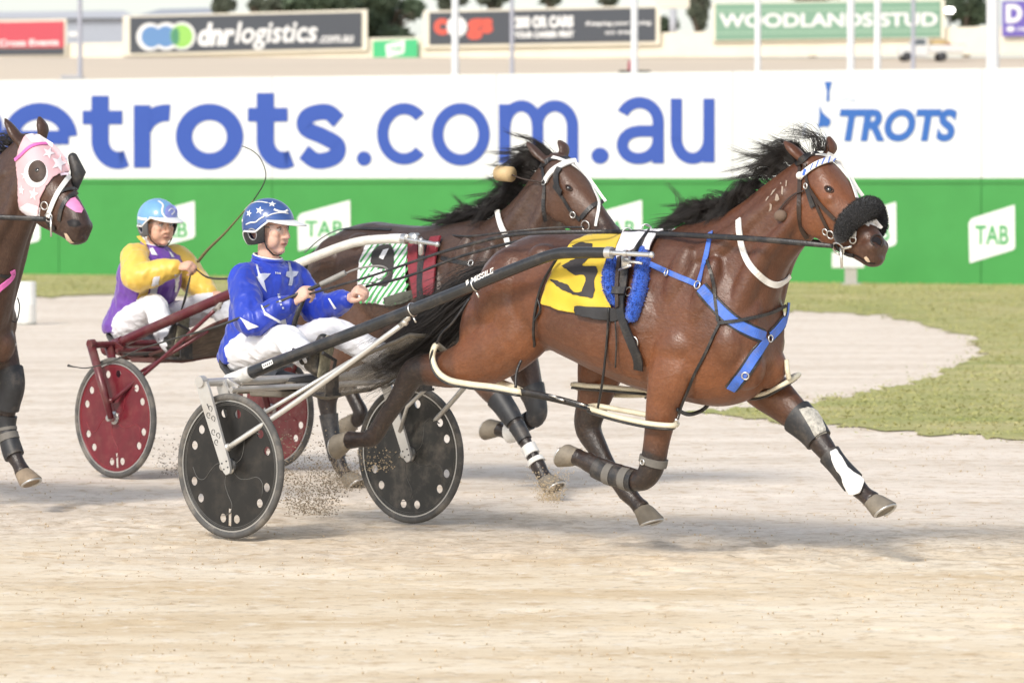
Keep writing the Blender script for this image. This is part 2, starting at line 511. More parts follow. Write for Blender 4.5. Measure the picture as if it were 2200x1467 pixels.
# scattered clods on the track and the sand thrown up by hooves and wheels
M_CLOD = mat('clod_sand', (.52, .41, .27), rough=1, var=.35, scale=40)
M_CLODD = mat('clod_sand_damp', (.25, .20, .14), rough=1, var=.4, scale=40)
def lump(mb, c, r, rr):
    vs = [(1, 0, 0), (-1, 0, 0), (0, 1, 0), (0, -1, 0), (0, 0, 1), (0, 0, -1)]
    vs = [V((c[0] + x * r * rr.uniform(.6, 1.3), c[1] + y * r * rr.uniform(.6, 1.3), c[2] + z * r * rr.uniform(.5, 1.1))) for x, y, z in vs]
    mb.add(vs, [(0, 2, 4), (2, 1, 4), (1, 3, 4), (3, 0, 4), (2, 0, 5), (1, 2, 5), (3, 1, 5), (0, 3, 5)])
def clods():
    rr = random.Random(5); mb = MB(); n = 0
    while n < 2600:
        Y = rr.uniform(15, 30); X = rr.uniform(-.13, .13) * Y
        if noise.noise(V((X * .9, Y * .7, 3))) < rr.uniform(-.35, .5): continue
        r = rr.choice([.002, .003, .003, .004, .005, .006]); lump(mb, (X, Y, r * .4), r, rr); n += 1
    tag(mb.build('sand_clods', M_CLOD, smooth=False), kind='stuff')
clods()
def spray(name, px0, py0, px1, py1, Y0, Y1, n, m, bias=1.6, seed=1, smax=.009):
    rr = random.Random(seed); mb = MB()
    for _ in range(n):
        v = min(1.3, abs(rr.gauss(0, .42))) if rr.random() < .75 else rr.random() ** bias; u = .5 + (rr.random() - .5) * (.55 + .9 * v) + rr.gauss(0, .10)
        c = at(px0 + (px1 - px0) * u, py0 + (py1 - py0) * v + rr.gauss(0, 5), rr.uniform(Y0, Y1))
        lump(mb, c, rr.uniform(.002, smax), rr)
    return tag(mb.build(name, m, smooth=False), kind='stuff')
# grass
def poly_grass():
    pts = [(-900, 637), (0, 637), (250, 634), (500, 637), (1000, 645), (1400, 656), (1600, 664), (1700, 671), (1800, 672), (1900, 681), (1990, 696), (2060, 716), (2098, 735), (2112, 748), (2098, 768), (2050, 790),
           (1945, 826), (1850, 846), (1753, 862), (1640, 874), (1529, 881), (1500, 885), (1641, 903), (1790, 914), (2014, 933), (2200, 946), (2600, 985), (3600, 985)]
    P = cr(pts, 9); rr = random.Random(2)
    G = []
    for i, p in enumerate(P):
        k = 0 if i < 6 else 1
        q = ground(p[0] + rr.gauss(0, 14) * k, p[1] + rr.gauss(0, 2.6) * k); G.append((q.x, q.y))
    G += [(40, 62), (26, 72), (-25, 98), (-30, 96)]
    return G
GP = poly_grass()
def grass():
    m = bpy.data.materials.new('turf'); m.use_nodes = True
    n = m.node_tree; N = n.nodes; L = n.links; p = N['Principled BSDF']
    tc = N.new('ShaderNodeTexCoord'); mp = N.new('ShaderNodeMapping'); mp.inputs['Scale'].default_value = (.4, .8, 1); L.new(tc.outputs['Object'], mp.inputs[0])
    a = N.new('ShaderNodeTexNoise'); a.inputs['Scale'].default_value = 1.3; a.inputs['Detail'].default_value = 7; a.inputs['Roughness'].default_value = .65; L.new(mp.outputs[0], a.inputs['Vector'])
    cr_ = N.new('ShaderNodeValToRGB'); e = cr_.color_ramp.elements
    e[0].position = .30; e[0].color = (.28, .31, .10, 1); e[1].position = .72; e[1].color = (.54, .47, .25, 1)
    x = e.new(.5); x.color = (.40, .385, .155, 1)
    L.new(a.outputs['Fac'], cr_.inputs[0]); L.new(cr_.outputs[0], p.inputs['Base Color'])
    p.inputs['Roughness'].default_value = .9; p.inputs['Specular IOR Level'].default_value = .2
    b = N.new('ShaderNodeTexNoise'); b.inputs['Scale'].default_value = 30; b.inputs['Detail'].default_value = 6; L.new(tc.outputs['Object'], b.inputs['Vector'])
    bp = N.new('ShaderNodeBump'); bp.inputs['Strength'].default_value = .4; bp.inputs['Distance'].default_value = .02; L.new(b.outputs['Fac'], bp.inputs['Height']); L.new(bp.outputs[0], p.inputs['Normal'])
    r = geometry.delaunay_2d_cdt([V(q) for q in GP], [], [list(range(len(GP)))], 1, 1e-5)
    me = bpy.data.meshes.new('infield_turf'); me.from_pydata([(q.x, q.y, .004) for q in r[0]], [], [tuple(f) for f in r[2]]); fixnormals(me)
    if me.polygons[0].normal.z < 0: me.flip_normals()
    tag(link('infield_turf', me, m, smooth=False), kind='structure')
    rr = random.Random(9); mb = MB(); k = 0
    while k < 30000:
        Y = 22 + 62 * rr.random() ** 1.9; X = rr.uniform(-.125, .145) * Y
        if not inpoly(X + rr.gauss(0, .12), Y + rr.gauss(0, .45), GP): continue
        if noise.noise(V((X * .8, Y * .8, 0))) < rr.uniform(-.9, .3): continue
        h = rr.uniform(.004, .013) * (1 + Y * .006); a = rr.uniform(0, 6.28); wd = .006 * (1 + Y * .03); lx, ly = rr.gauss(0, .02), rr.gauss(0, .02)
        c, s = math.cos(a) * wd, math.sin(a) * wd
        mb.add([(X - c, Y - s, .012), (X + c, Y + s, .012), (X + lx, Y + ly, .012 + h)], [(0, 1, 2)]); k += 1
    tag(mb.build('grass', m, smooth=False), kind='stuff')
grass()
# ------------------------------------------------------------------ the hoarding
WA = V((-9.54, 85.3, 0)); WB = V((8.51, 76.1, 0)); WD = (WB - WA).normalized(); WN = V((WD.y, -WD.x, 0))   # WN faces the track
def wp(px, py, out=0.0):
    "point on the hoarding"
    r = ray(px, py); n = WN; t = ((WA + n * out) - CAM).dot(n) / r.dot(n); return CAM + r * t
M_WHITE = mat('hoarding_white', (.69, .695, .70), rough=.45, var=.02, scale=2, dirt=(.64, .63, .60, 1), dirt_amt=.22, dscale=.6)
M_GREEN = mat('hoarding_green', (.040, .262, .050), rough=.45, var=.05, scale=2, dirt=(.05, .285, .065, 1), dirt_amt=.5, dscale=.5)
M_BLUE = mat('hoarding_blue', (.024, .072, .36), rough=.5, var=.03)
M_BLUE2 = mat('logo_blue', (.018, .11, .40), rough=.5, var=.03)
M_PALE = mat('logo_pale', (.50, .56, .70), rough=.5, var=.03)
hoard = tag(empty('hoarding', WA), 'long white and green advertising hoarding with big blue web address lettering behind the track', 'hoarding')
def wall_panel(name, z0, z1, m, off):
    mb = MB(); a = -26 * WD; b = WD * ((WB - WA).length + 22); n = 15
    for i in range(n):
        p = a + (b - a) * (i / n); q = a + (b - a) * ((i + 1) / n) - WD * .012
        mb.bar(p + V((0, 0, (z0 + z1) / 2)) + WN * off, q + V((0, 0, (z0 + z1) / 2)) + WN * off, .10, z1 - z0)
    return mb.build(name, m, hoard, smooth=False)
wall_panel('white_panel', 1.775, 3.60, M_WHITE, -.05)
wall_panel('green_panel', 0.0, 1.77, M_GREEN, -.05)
mb = MB(); mb.bar(-26 * WD + V((0, 0, 1.70)) + WN * .012, WD * ((WB - WA).length + 22) + V((0, 0, 1.70)) + WN * .012, .02, .03); mb.build('batten', mat('batten_green', (.036, .235, .045), rough=.5), hoard, smooth=False)
mb = MB()
for i in range(16): mb.bar(WD * (-25 + i * 4.2) - WN * .16 + V((0, 0, 0)), WD * (-25 + i * 4.2) - WN * .16 + V((0, 0, 3.5)), .08, .08, up=(1, 0, 0))
mb.build('support_post', mat('galv', (.45, .46, .47), rough=.5, metal=.6), hoard, smooth=False)
def wflat(mb, polys, out):
    "flat raised patch on the hoarding from pixel outlines"
    for poly in polys:
        r = geometry.delaunay_2d_cdt([V(p) for p in poly], [], [list(range(len(poly)))], 1, 1e-5)
        vs = [wp(q.x, q.y, out) - WA for q in r[0]]
        fs = []
        for f in r[2]:
            a, b, c = (vs[k] for k in f[:3]); fs.append(tuple(f) if (b - a).cross(c - a).dot(WN) > 0 else tuple(f)[::-1])
        mb.add(vs, fs)
def wtext(mb, s, x0, x1, y0, y1, out=.012, bold=0, shear=0):
    a, fs, lo, hi = text_mesh(s, shear, bold)
    vs = []
    for p in a:
        u = (p[0] - lo[0]) / (hi[0] - lo[0]); v = (p[1] - lo[1]) / (hi[1] - lo[1])
        vs.append(wp(x0 + (x1 - x0) * u, y1 + (y0 - y1) * v, out) - WA)
    mb.add(vs, fs)
def arc(cx, cy, rx, ry, a0, a1, n=22): return [(cx + rx * math.cos(math.radians(a0 + (a1 - a0) * i / n)), cy + ry * math.sin(math.radians(a0 + (a1 - a0) * i / n))) for i in range(n + 1)]
def stroke(mb, pts, wx, out, closed=False):
    "ribbon of even width along a pixel path on the hoarding"
    P = [np.array(p, float) for p in pts]; m = len(P); l = []; r = []
    for i in range(m):
        t = P[(i + 1) % m] - P[i - 1] if closed else P[min(i + 1, m - 1)] - P[max(i - 1, 0)]
        t /= (np.linalg.norm(t) or 1); n = np.array([-t[1], t[0]]) * wx / 2
        l.append(P[i] + n); r.append(P[i] - n)
    vs = [wp(p[0], p[1], out) - WA for p in l + r]
    mb.add(vs, [(i, (i + 1) % m, m + (i + 1) % m, m + i) for i in range(m if closed else m - 1)])
class Letter:
    def __init__(s, mb): s.mb = mb; s.k = 0
    def __call__(s, pts, w, closed=False): s.k += 1; stroke(s.mb, pts, w, .010 + .0015 * (s.k % 4), closed)
def web_address():
    mb = MB(); S = Letter(mb)
    W1 = 36
    S(arc(-52, 275, 40, 38, 180, 360) + [(-12, 362)], W1); S([(-92, 150), (-92, 362)], W1)   # h
    # e
    S([(24, 296), (148, 296)], 30); S(arc(86, 294, 62, 55, 0, -318, 40), W1)
    def t(x0, x1, ys, top, bot):
        xs = (x0 + x1) / 2 - 6
        S([(xs, top), (xs, bot - 62)] + arc(xs + 38, bot - 60, 38, 43, 180, 70, 12) + [(x1 - 2, bot - 20)], W1 + 2)
        S([(x0, ys), (x1 - 2, ys)], 30)
    t(177, 265, 253, 206, 362)
    S([(305, 226), (305, 361)], W1); S(arc(358, 290, 52, 47, 195, 278, 12), W1 + 1)
    S(arc(450, 294, 55, 53, 0, 360, 44)[:-1], W1, True)
    t(532, 620, 247, 200, 362)
    def ss(cx, cy, hw, hh, w):
        S(cr([(cx + hw - 8, cy - hh + 22), (cx + hw * .25, cy - hh + 2), (cx - hw * .62, cy - hh * .80), (cx - hw * .72, cy - hh * .32), (cx + hw * .1, cy + 1), (cx + hw * .74, cy + hh * .36), (cx + hw * .62, cy + hh * .82), (cx - hw * .2, cy + hh - 1), (cx - hw + 8, cy + hh - 20)], 8), w)
    ss(690, 293, 46, 54, 35)
    wflat(mb, [circ_poly(782, 341, 16, 16)], .012)
    W2 = 25
    S(arc(868, 288, 46, 54, -42, -318, 36), W2)
    S(arc(990, 289, 50, 55, 0, 360, 44)[:-1], W2, True)
    S([(1084, 224), (1084, 352)], W2); S(arc(1120, 272, 35, 44, 180, 360, 20) + [(1155, 352)], W2); S(arc(1192, 272, 38, 44, 180, 360, 20) + [(1230, 352)], W2)
    wflat(mb, [circ_poly(1289, 335, 19, 18)], .012)
    S(arc(1374, 262, 40, 41, 205, 360, 20) + [(1414, 352)], W2); S([(1414, 282), (1372, 282)] + arc(1370, 312, 33, 29, -90, -270, 18) + arc(1372, 300, 42, 41, 90, 0, 10), W2)
    S([(1453, 212), (1453, 300)] + arc(1488, 298, 35, 43, 180, 0, 20) + [(1523, 212)], W2); S([(1523, 212), (1523, 350)], W2)
    mb.build('web_address_lettering', M_BLUE, hoard, smooth=False)
web_address()
mb = MB(); wtext(mb, 'TROTS', 1803, 2056, 234, 305, bold=.045, shear=.18)
wflat(mb, [[(1771, 176), (1788, 176), (1782, 197), (1782, 219), (1775, 219), (1776, 197)]], .012)
wflat(mb, [[(1760, 226), (1768, 243), (1785, 258), (1784, 268), (1776, 274), (1768, 272), (1762, 275), (1756, 272), (1759, 262), (1760, 250)]], .012)
mb.build('trots_lettering', M_BLUE2, hoard, smooth=False)
mb = MB(); wtext(mb, 'the', 1806, 1840, 204, 221, shear=.15)
wflat(mb, [[(1731, 250), (1735, 250), (1728, 296), (1724, 296)], [(1757, 272), (1760, 272), (1755, 300), (1752, 300)], [(1778, 274), (1782, 274), (1772, 302), (1768, 302)]], .012)
mb.build('faint_lettering', M_PALE, hoard, smooth=False)
M_TABW = mat('logo_white', (.74, .75, .74), rough=.45, var=.02); M_TABG = mat('logo_green', (.06, .33, .10), rough=.5)
for xl, xr, tr, hr in ((-30, 85, 437, 83), (303, 418, 432, 82), (638, 752, 430, 83), (958, 1072, 430, 84), (1268, 1379, 430, 86), (1545, 1652, 432, 90), (1820, 1925, 434, 95), (2080, 2180, 440, 99)):
    h = tr + hr; k = (xr - xl) / 100
    mb = MB(); wflat(mb, [[(xl + 1, tr + 40), (xl + 5, tr + 32), (xl + 12, tr + 28), (xr, tr), (xr + 1, h - 8), (xr - 3, h - 2), (xl + 5, h + 26), (xl + 3, h + 26)]], .012)
    lg = mb.build('betting_logo', M_TABW, hoard, smooth=False)
    mb = MB(); wtext(mb, 'TAB', xl + 15 * k, xr - 13 * k, tr + 44, tr + 44 + hr * .42, .018, bold=.02); mb.build('logo_lettering', M_TABG, lg, smooth=False)
# ------------------------------------------------------------------ beyond the hoarding: banked far turn, boundary wall, signs
M_FAR = mat('far_sand', (.66, .555, .43), rough=.95, var=.10, scale=.25, stretch=(.15, 1, 1))
bk = MB(); rows = [(96, 0), (120, 2.4), (150, 5.06), (176, 6.2), (203, 7.2), (218, 7.6), (260, 7.6), (700, 7.4), (1500, 6)]
bk.loft([[V((x * (1 + .004 * (Y - 96)), Y, z)) for x in (-70, -35, -12, 0, 12, 35, 70)] for Y, z in rows], caps=False)
bk.f = [f for f in bk.f if max(i % 7 for i in f) - min(i % 7 for i in f) == 1]
tag(bk.build('far_bank', M_FAR), kind='structure')
def bank_z(Y): return float(np.interp(Y, [r[0] for r in rows], [r[1] for r in rows]))
def fY(px): return 1 / (1 / 214 + (1 / 190 - 1 / 214) * px / 2200)
def fp(px, py, out=0.0):
    y = fY(px) - out; return at(px, py, y)
def fpanel(mb, x0, x1, t0, t1, b0, b1, out=0.0, th=.12):
    "upright panel facing the track: pixel edges, top and bottom at both ends"
    A = [fp(x0, b0, out), fp(x1, b1, out), fp(x1, t1, out), fp(x0, t0, out)]
    B = [p + V((0, th, 0)) for p in A]
    mb.add(A + B, [(0, 1, 2, 3), (7, 6, 5, 4), (0, 4, 5, 1), (1, 5, 6, 2), (2, 6, 7, 3), (3, 7, 4, 0)])
def ftext(mb, s, x0, x1, y0, y1, out, bold=0, shear=0, slope=-.018):
    a, fs, lo, hi = text_mesh(s, shear, bold); vs = []
    for p in a:
        u = (p[0] - lo[0]) / (hi[0] - lo[0]); v = (p[1] - lo[1]) / (hi[1] - lo[1]); x = x0 + (x1 - x0) * u
        vs.append(fp(x, y1 + (y0 - y1) * v + slope * (x - x0), out))
    mb.add(vs, fs)
def fpoly(mb, poly, out):
    r = geometry.delaunay_2d_cdt([V(p) for p in poly], [], [list(range(len(poly)))], 1, 1e-5)
    vs = [fp(q.x, q.y, out) for q in r[0]]; fs = []
    for f in r[2]:
        a, b, c = (vs[k] for k in f[:3]); fs.append(tuple(f) if (b - a).cross(c - a).y < 0 else tuple(f)[::-1])
    mb.add(vs, fs)
M_CREAM = mat('cream_render', (.70, .655, .545), rough=.85, var=.05, scale=1.2, dirt=(.62, .54, .4, 1), dirt_amt=.25, dscale=.7)
M_CHAR = mat('sign_charcoal', (.055, .062, .075), rough=.6, var=.05)
M_SIGNW = mat('sign_white', (.70, .70, .69), rough=.6, var=.03)
mb = MB(); fpanel(mb, -900, 3100, 113, 40, 146, 108, -.25, .3)
tag(mb.build('boundary_wall', M_CREAM, smooth=False), 'low cream wall round the far turn under the sponsor signs', 'wall')
def sign(name, label, inner, frame, m):
    root = tag(empty(name, fp(inner[0], inner[4], 0)), label, 'sign'); Lo = root.location.copy()
    def put(mb, nm, mm, par=None):
        mb.v = [tuple(V(v) - Lo) for v in mb.v]; return mb.build(nm, mm, par or root, smooth=False)
    if frame:
        mb = MB(); fpanel(mb, *frame, 0, .2); put(mb, 'frame', M_CREAM)
    mb = MB(); fpanel(mb, *inner, .05 if frame else .05, .04); put(mb, 'panel', m)
    return put
put = sign('sponsor_sign', 'wide charcoal sign with blue and green circles and white lettering left of the dark trees', (279, 777, 38, 27, 115, 103), (264, 789, 35, 21, 121, 109), M_CHAR)
mb = MB(); fpoly(mb, circ_poly(322, 80, 29, 30, 28), .07); fpoly(mb, circ_poly(357, 79, 29, 30, 28), .073); fpoly(mb, circ_poly(391, 78, 29, 30, 28), .076); put(mb, 'circle_outline', M_SIGNW)
mb = MB(); fpoly(mb, circ_poly(325, 80, 22, 23, 28), .09); fpoly(mb, circ_poly(356, 79, 22, 23, 28), .092); put(mb, 'blue_circle', mat('sign_blue', (.105, .22, .42), rough=.6))
mb = MB(); fpoly(mb, circ_poly(390, 78, 24, 25, 28), .095); put(mb, 'green_circle', mat('sign_lime', (.25, .50, .10), rough=.6))
mb = MB(); fpoly(mb, [(374 - 8, 79), (378 - 6, 62), (381, 60), (385, 70), (385, 88), (380, 98), (372, 96)], .10); put(mb, 'circle_overlap', mat('sign_teal', (.06, .22, .12), rough=.6))
for t_ in (('dnr', 425, 505, 50, 100, .07, .045, .2), ('logistics', 505, 682, 48, 108, .07, .02, .2), ('.com.au', 684, 760, 78, 93, .07, .02, .2)): mb = MB(); ftext(mb, *t_); put(mb, 'lettering', M_SIGNW)
put = sign('sponsor_sign', 'red sign with a line of white lettering at the left end of the far wall', (-190, 137, 52, 46, 104, 103), None, mat('sign_red', (.48, .065, .09), rough=.6, var=.04))
mb = MB(); fpanel(mb, -190, 137, 107, 104.2, 121, 118, .06, .04); put(mb, 'strip', M_CHAR)
mb = MB(); fpanel(mb, -200, 143, 46, 41, 125, 122, -.02, .1); put(mb, 'frame', M_CREAM)
mb = MB(); ftext(mb, 'Southern Cross Events', -100, 126, 88, 102, .07, bold=.03); put(mb, 'lettering', M_SIGNW)
put = sign('sponsor_sign', 'small green sign with a white slanted logo on the cream far wall', (801, 897, 89, 85, 126, 124), None, mat('sign_green', (.05, .42, .17), rough=.6))
mb = MB(); fpoly(mb, [(828, 98), (833, 95), (870, 87), (869, 112), (866, 116), (831, 124)], .07); put(mb, 'logo', M_SIGNW)
mb = MB(); ftext(mb, 'TAB', 836, 863, 101, 112, .09, bold=.02, slope=-.1); put(mb, 'lettering', mat('sign_green', None))
put = sign('sponsor_sign', 'wide charcoal sign with red word and white lettering in the middle of the far wall', (922, 1408, 28, 17, 97, 89), (910, 1418, 24, 12, 104, 96), M_CHAR)
for t_ in (('c', 932, 962, 41, 76, .07, .05), ('gs', 1003, 1059, 41, 86, .07, .05)): mb = MB(); ftext(mb, *t_); put(mb, 'red_lettering', mat('sign_orange', (.58, .09, .06), rough=.6))
mb = MB(); fpoly(mb, [(981 + (24 if i % 2 else 20) * math.cos(i * math.pi / 14), 58 + (24 if i % 2 else 20) * math.sin(i * math.pi / 14)) for i in range(28)], .07); put(mb, 'gear_letter', M_SIGNW)
for t_ in (('200 OR CARS', 1106, 1232, 36, 62, .07, .07), ('YOUR CAREER FIRST', 1104, 1233, 69, 83, .07, .06), ('Keeping your racing', 1258, 1400, 47, 58, .07, .03, .2), ('on track', 1300, 1372, 66, 74, .07, .03, .2)): mb = MB(); ftext(mb, *t_); put(mb, 'white_lettering', M_SIGNW)
put = sign('sponsor_sign', 'wide sage green sign with cream serif capitals behind the white poles', (1537, 2021, 9, 3, 87, 80), (1531, 2030, 6, -1, 90, 83), mat('sign_sage', (.17, .30, .215), rough=.6, var=.04))
mb = MB(); ftext(mb, 'WOODLANDS STUD', 1545, 2014, 30, 60, .07, bold=.03, slope=-.006); put(mb, 'lettering', M_SIGNW)
mb = MB(); fpanel(mb, 1537, 2021, 24, 18, 26, 20, .07, .02); fpanel(mb, 1537, 2021, 71, 65, 73, 67, .07, .02); put(mb, 'rule_line', mat('sign_sage_pale', (.36, .50, .38), rough=.6))
put = sign('sponsor_sign', 'purple sign with a big white letter at the right edge', (2153, 2330, 3, 0, 79, 76), None, mat('sign_purple', (.12, .085, .36), rough=.6))
for t_ in (('D', 2161, 2196, 10, 50, .07, .05), ('racing', 2186, 2240, 58, 70, .07, .03)): mb = MB(); ftext(mb, *t_); put(mb, 'lettering', M_SIGNW)
mb = MB(); fpoly(mb, circ_poly(2171, 63, 9, 6, 14), .07); put(mb, 'emblem', M_SIGNW)
r = tag(empty('pole_sign', at(1446, 75, 230)), 'cream box sign on a grey post between the charcoal and sage signs', 'sign'); lo = r.location
mb = MB(); mb.box(at(1446, 2, 230) - lo, (1.65, .3, .75), bev=.02); mb.build('sign_box', M_CREAM, r, smooth=False)
mb = MB(); mb.tube([at(1446, 20, 230) - lo, at(1446, 90, 230) - lo], .18, 10); mb.build('post', mat('post_grey', (.40, .41, .44), rough=.6), r)
# poles
def pole(px, w, Y, m, label, grp, z0, base=False):
    p = at(px, 100, Y); r = tag(empty('pole', (p.x, Y, z0)), label, 'pole', grp)
    rad = w / 2 / FPX * Y; H = 7.5
    mb = MB(); mb.tube([(0, 0, 0), (0, 0, H * .55), (0, 0, H)], [rad, rad * .97, rad * .93], 12); mb.build('shaft', m, r, auto=40)
    mb = MB(); mb.disc_ring((0, 0, 0), (0, 0, 1), [(rad, .03), (rad * 2.6, .03), (rad * 2.8, 0)], 14)
    if base: mb.box((-rad * 3.5, 0, .06), (rad * 9, .5, .12), bev=.02)
    mb.build('footing', mat('post_grey', None), r, smooth=False)
    mb = MB(); mb.ell((0, 0, H), (rad * 1.05, rad * 1.05, rad * .7)); mb.build('cap', m, r)
M_PW = mat('pole_white', (.70, .71, .72), rough=.4, var=.03); M_PG = mat('pole_grey', (.36, .37, .43), rough=.5, var=.05)
for px, wd, Y, lb in ((978, 17, 93, 'white pole in front of the charcoal sign with the red word'), (1363, 16, 93, 'white pole across the right end of the middle charcoal sign'),
                      (1628, 14, 93, 'white pole across the left half of the sage green sign'), (1828, 17, 93, 'left one of the paired white poles before the sage sign'),
                      (1885, 16, 93, 'right one of the paired white poles before the sage sign'), (2133, 29, 93, 'thickest white pole, left of the purple sign')):
    pole(px, wd, Y, M_PW, lb, 'white poles behind the hoarding', 0)
for px, wd, lb, Y in ((172, 10, 'thin grey pole between the red and charcoal signs', 150), (1100, 9, 'thin grey pole crossing the middle charcoal sign', 152), (1962, 9, 'thin grey pole before the white utility vehicle', 158)):
    pole(px, wd, Y, M_PG, lb, 'thin grey poles behind the hoarding', bank_z(Y), True)
# hydrant-like red marker
p = at(1354, 150, 160); p.z = bank_z(160)
r = tag(empty('track_marker', p), 'small red marker on a dark base beside a white pole on the far track', 'marker')
mb = MB(); mb.disc_ring((0, 0, 0), (0, 0, 1), [(0, .46), (.05, .45), (.07, .38), (.10, .05), (.10, 0)], 14); mb.build('cone', mat('marker_red', (.30, .02, .05), rough=.5), r)
mb = MB(); mb.box((.15, 0, .04), (1.1, .4, .08), bev=.02); mb.build('base', mat('marker_black', (.02, .02, .02), rough=.8), r, smooth=False)
# lamp glint at the right of the sage sign
r = tag(empty('floodlight', at(2040, 23, 205)), 'small bright floodlight beside the right end of the sage sign', 'floodlight')
em = bpy.data.materials.new('lamp_glow'); em.use_nodes = True; pb = em.node_tree.nodes['Principled BSDF']; pb.inputs['Emission Color'].default_value = (1, .97, .9, 1); pb.inputs['Emission Strength'].default_value = 6
mb = MB(); mb.ell((0, 0, 0), (.22, .06, .13)); mb.build('lens', em, r)
mb = MB(); mb.box((0, .16, 0), (.5, .2, .32), bev=.03); mb.tube([(0, .2, -.1), (0, .25, -1.6)], .05, 8); mb.build('housing', mat('lamp_body', (.2, .2, .2), rough=.6), r, smooth=False)
# utility vehicle on the far track
def ute():
    Y = 186; p = at(1985, 123, Y); p.z = bank_z(Y) + .0
    r = tag(empty('utility_vehicle', p), 'small white utility vehicle with red and white tray on the far track', 'utility vehicle'); k = Y / FPX
    wm = mat('ute_white', (.62, .62, .61), rough=.35); rm = mat('ute_red', (.45, .06, .07), rough=.5); bm_ = mat('ute_dark', (.03, .03, .035), rough=.5)
    prof = [(-56, 12), (-55, 24), (-48, 29), (-34, 33), (-22, 50), (4, 51), (6, 12)]
    mb = MB(); mb.loft([[V((x * k, y, z * k)) for x, z in prof] for y in (-.72, .72)]); mb.build('cab', wm, r, smooth=False)
    mb = MB(); mb.loft([[V((x * k, y, z * k)) for x, z in [(-30, 34), (-19, 47.5), (0, 48), (1, 34)]] for y in (-.725, .725)]); mb.build('side_window', mat('ute_glass', (.09, .11, .13), rough=.15), r, smooth=False)
    mb = MB(); mb.box((46 * k, 0, 21 * k), (78 * k, 1.5, 5 * k)); mb.box((46 * k, -.74, 29 * k), (78 * k, .05, 11 * k)); mb.box((46 * k, .74, 29 * k), (78 * k, .05, 11 * k)); mb.build('tray', wm, r, smooth=False)
    mb = MB(); mb.box((64 * k, 0, 33 * k), (44 * k, 1.4, 5 * k)); mb.build('tailboard', rm, r, smooth=False)
    mb = MB(); mb.ell((34 * k, 0, 38 * k), (24 * k, .55, 9 * k)); mb.build('load', mat('ute_load', (.52, .38, .18), rough=.9), r)
    for x in (-40, 36):
        for y in (-.7, .7):
            mb = MB(); mb.disc_ring((x * k, y, 10 * k), (0, 1, 0), [(0, -.09), (7 * k, -.09), (10 * k, -.07), (10 * k, .07), (7 * k, .09), (0, .09)], 20); mb.build('wheel', bm_, r)
ute()
# sheds and trees at the back
def shed():
    Y = 262; k = Y / FPX; p = at(60, 100, Y); r = tag(empty('shed', (p.x, Y, 7.6)), 'grey metal shed with pale low roof behind the red and charcoal signs', 'shed')
    b = p.z - 7.6
    def q(px, py, dy=0): v = at(px, py, Y + dy); return v - V((p.x, Y, 7.6))
    mb = MB(); a, c = q(-260, 41), q(272, 41); mb.add([V((a.x, 0, -.5)), V((c.x, 0, -.5)), V((c.x, 0, c.z)), V((a.x, 0, a.z)), V((a.x, 14, -.5)), V((c.x, 14, -.5)), V((c.x, 14, c.z)), V((a.x, 14, a.z))], [(0, 1, 2, 3), (1, 5, 6, 2), (4, 0, 3, 7), (5, 4, 7, 6)])
    mb.build('wall', mat('shed_grey', (.34, .37, .43), rough=.5, stretch=(6, .2, .2), scale=6, var=.1), r, smooth=False)
    mb = MB(); e0, e1 = q(-275, 43), q(288, 40); g0, g1 = q(-275, 18), q(240, 12)
    mb.add([e0 + V((0, -.4, 0)), e1 + V((0, -.4, 0)), V((g1.x, 8, g1.z)), V((g0.x, 8, g0.z)), V((e0.x, 15, e0.z)), V((e1.x, 15, e1.z))], [(0, 1, 2, 3), (3, 2, 5, 4), (1, 5, 2), (0, 3, 4)])
    mb.build('roof', mat('shed_roof', (.52, .52, .54), rough=.5, var=.06), r, smooth=False)
    mb = MB(); fz = q(146, 74); mb.box((fz.x + .3, -.03, fz.z), (.5, .04, .3)); mb.build('plate', M_SIGNW, r, smooth=False)
    p2 = at(370, 100, 285); r2 = tag(empty('shed', (p2.x, 285, 7.6)), 'darker grey shed roof peeking above the sign with the circles', 'shed')
    def q2(px, py): return at(px, py, 285) - V((p2.x, 285, 7.6))
    e0, e1, g0, g1 = q2(262, 44), q2(470, 44), q2(330, 14), q2(470, 10)
    mb = MB(); mb.add([V((e0.x, 0, -.5)), V((e1.x, 0, -.5)), e1, e0, V((e0.x, 9, -.5)), V((e1.x, 9, -.5)), e1 + V((0, 9, 0)), e0 + V((0, 9, 0))], [(0, 1, 2, 3), (1, 5, 6, 2), (4, 0, 3, 7), (5, 4, 7, 6)]); mb.build('wall', mat('shed_grey', None), r2, smooth=False)
    mb = MB(); mb.add([e0 + V((0, -.3, 0)), e1 + V((.3, -.3, 0)), V((g1.x, 5, g1.z)), V((g0.x, 5, g0.z)), e0 + V((0, 9.3, 0)), e1 + V((.3, 9.3, 0))], [(0, 1, 2, 3), (3, 2, 5, 4), (1, 5, 2), (0, 3, 4)]); mb.build('roof', mat('shed_roof_dark', (.36, .38, .42), rough=.5), r2, smooth=False)
shed()
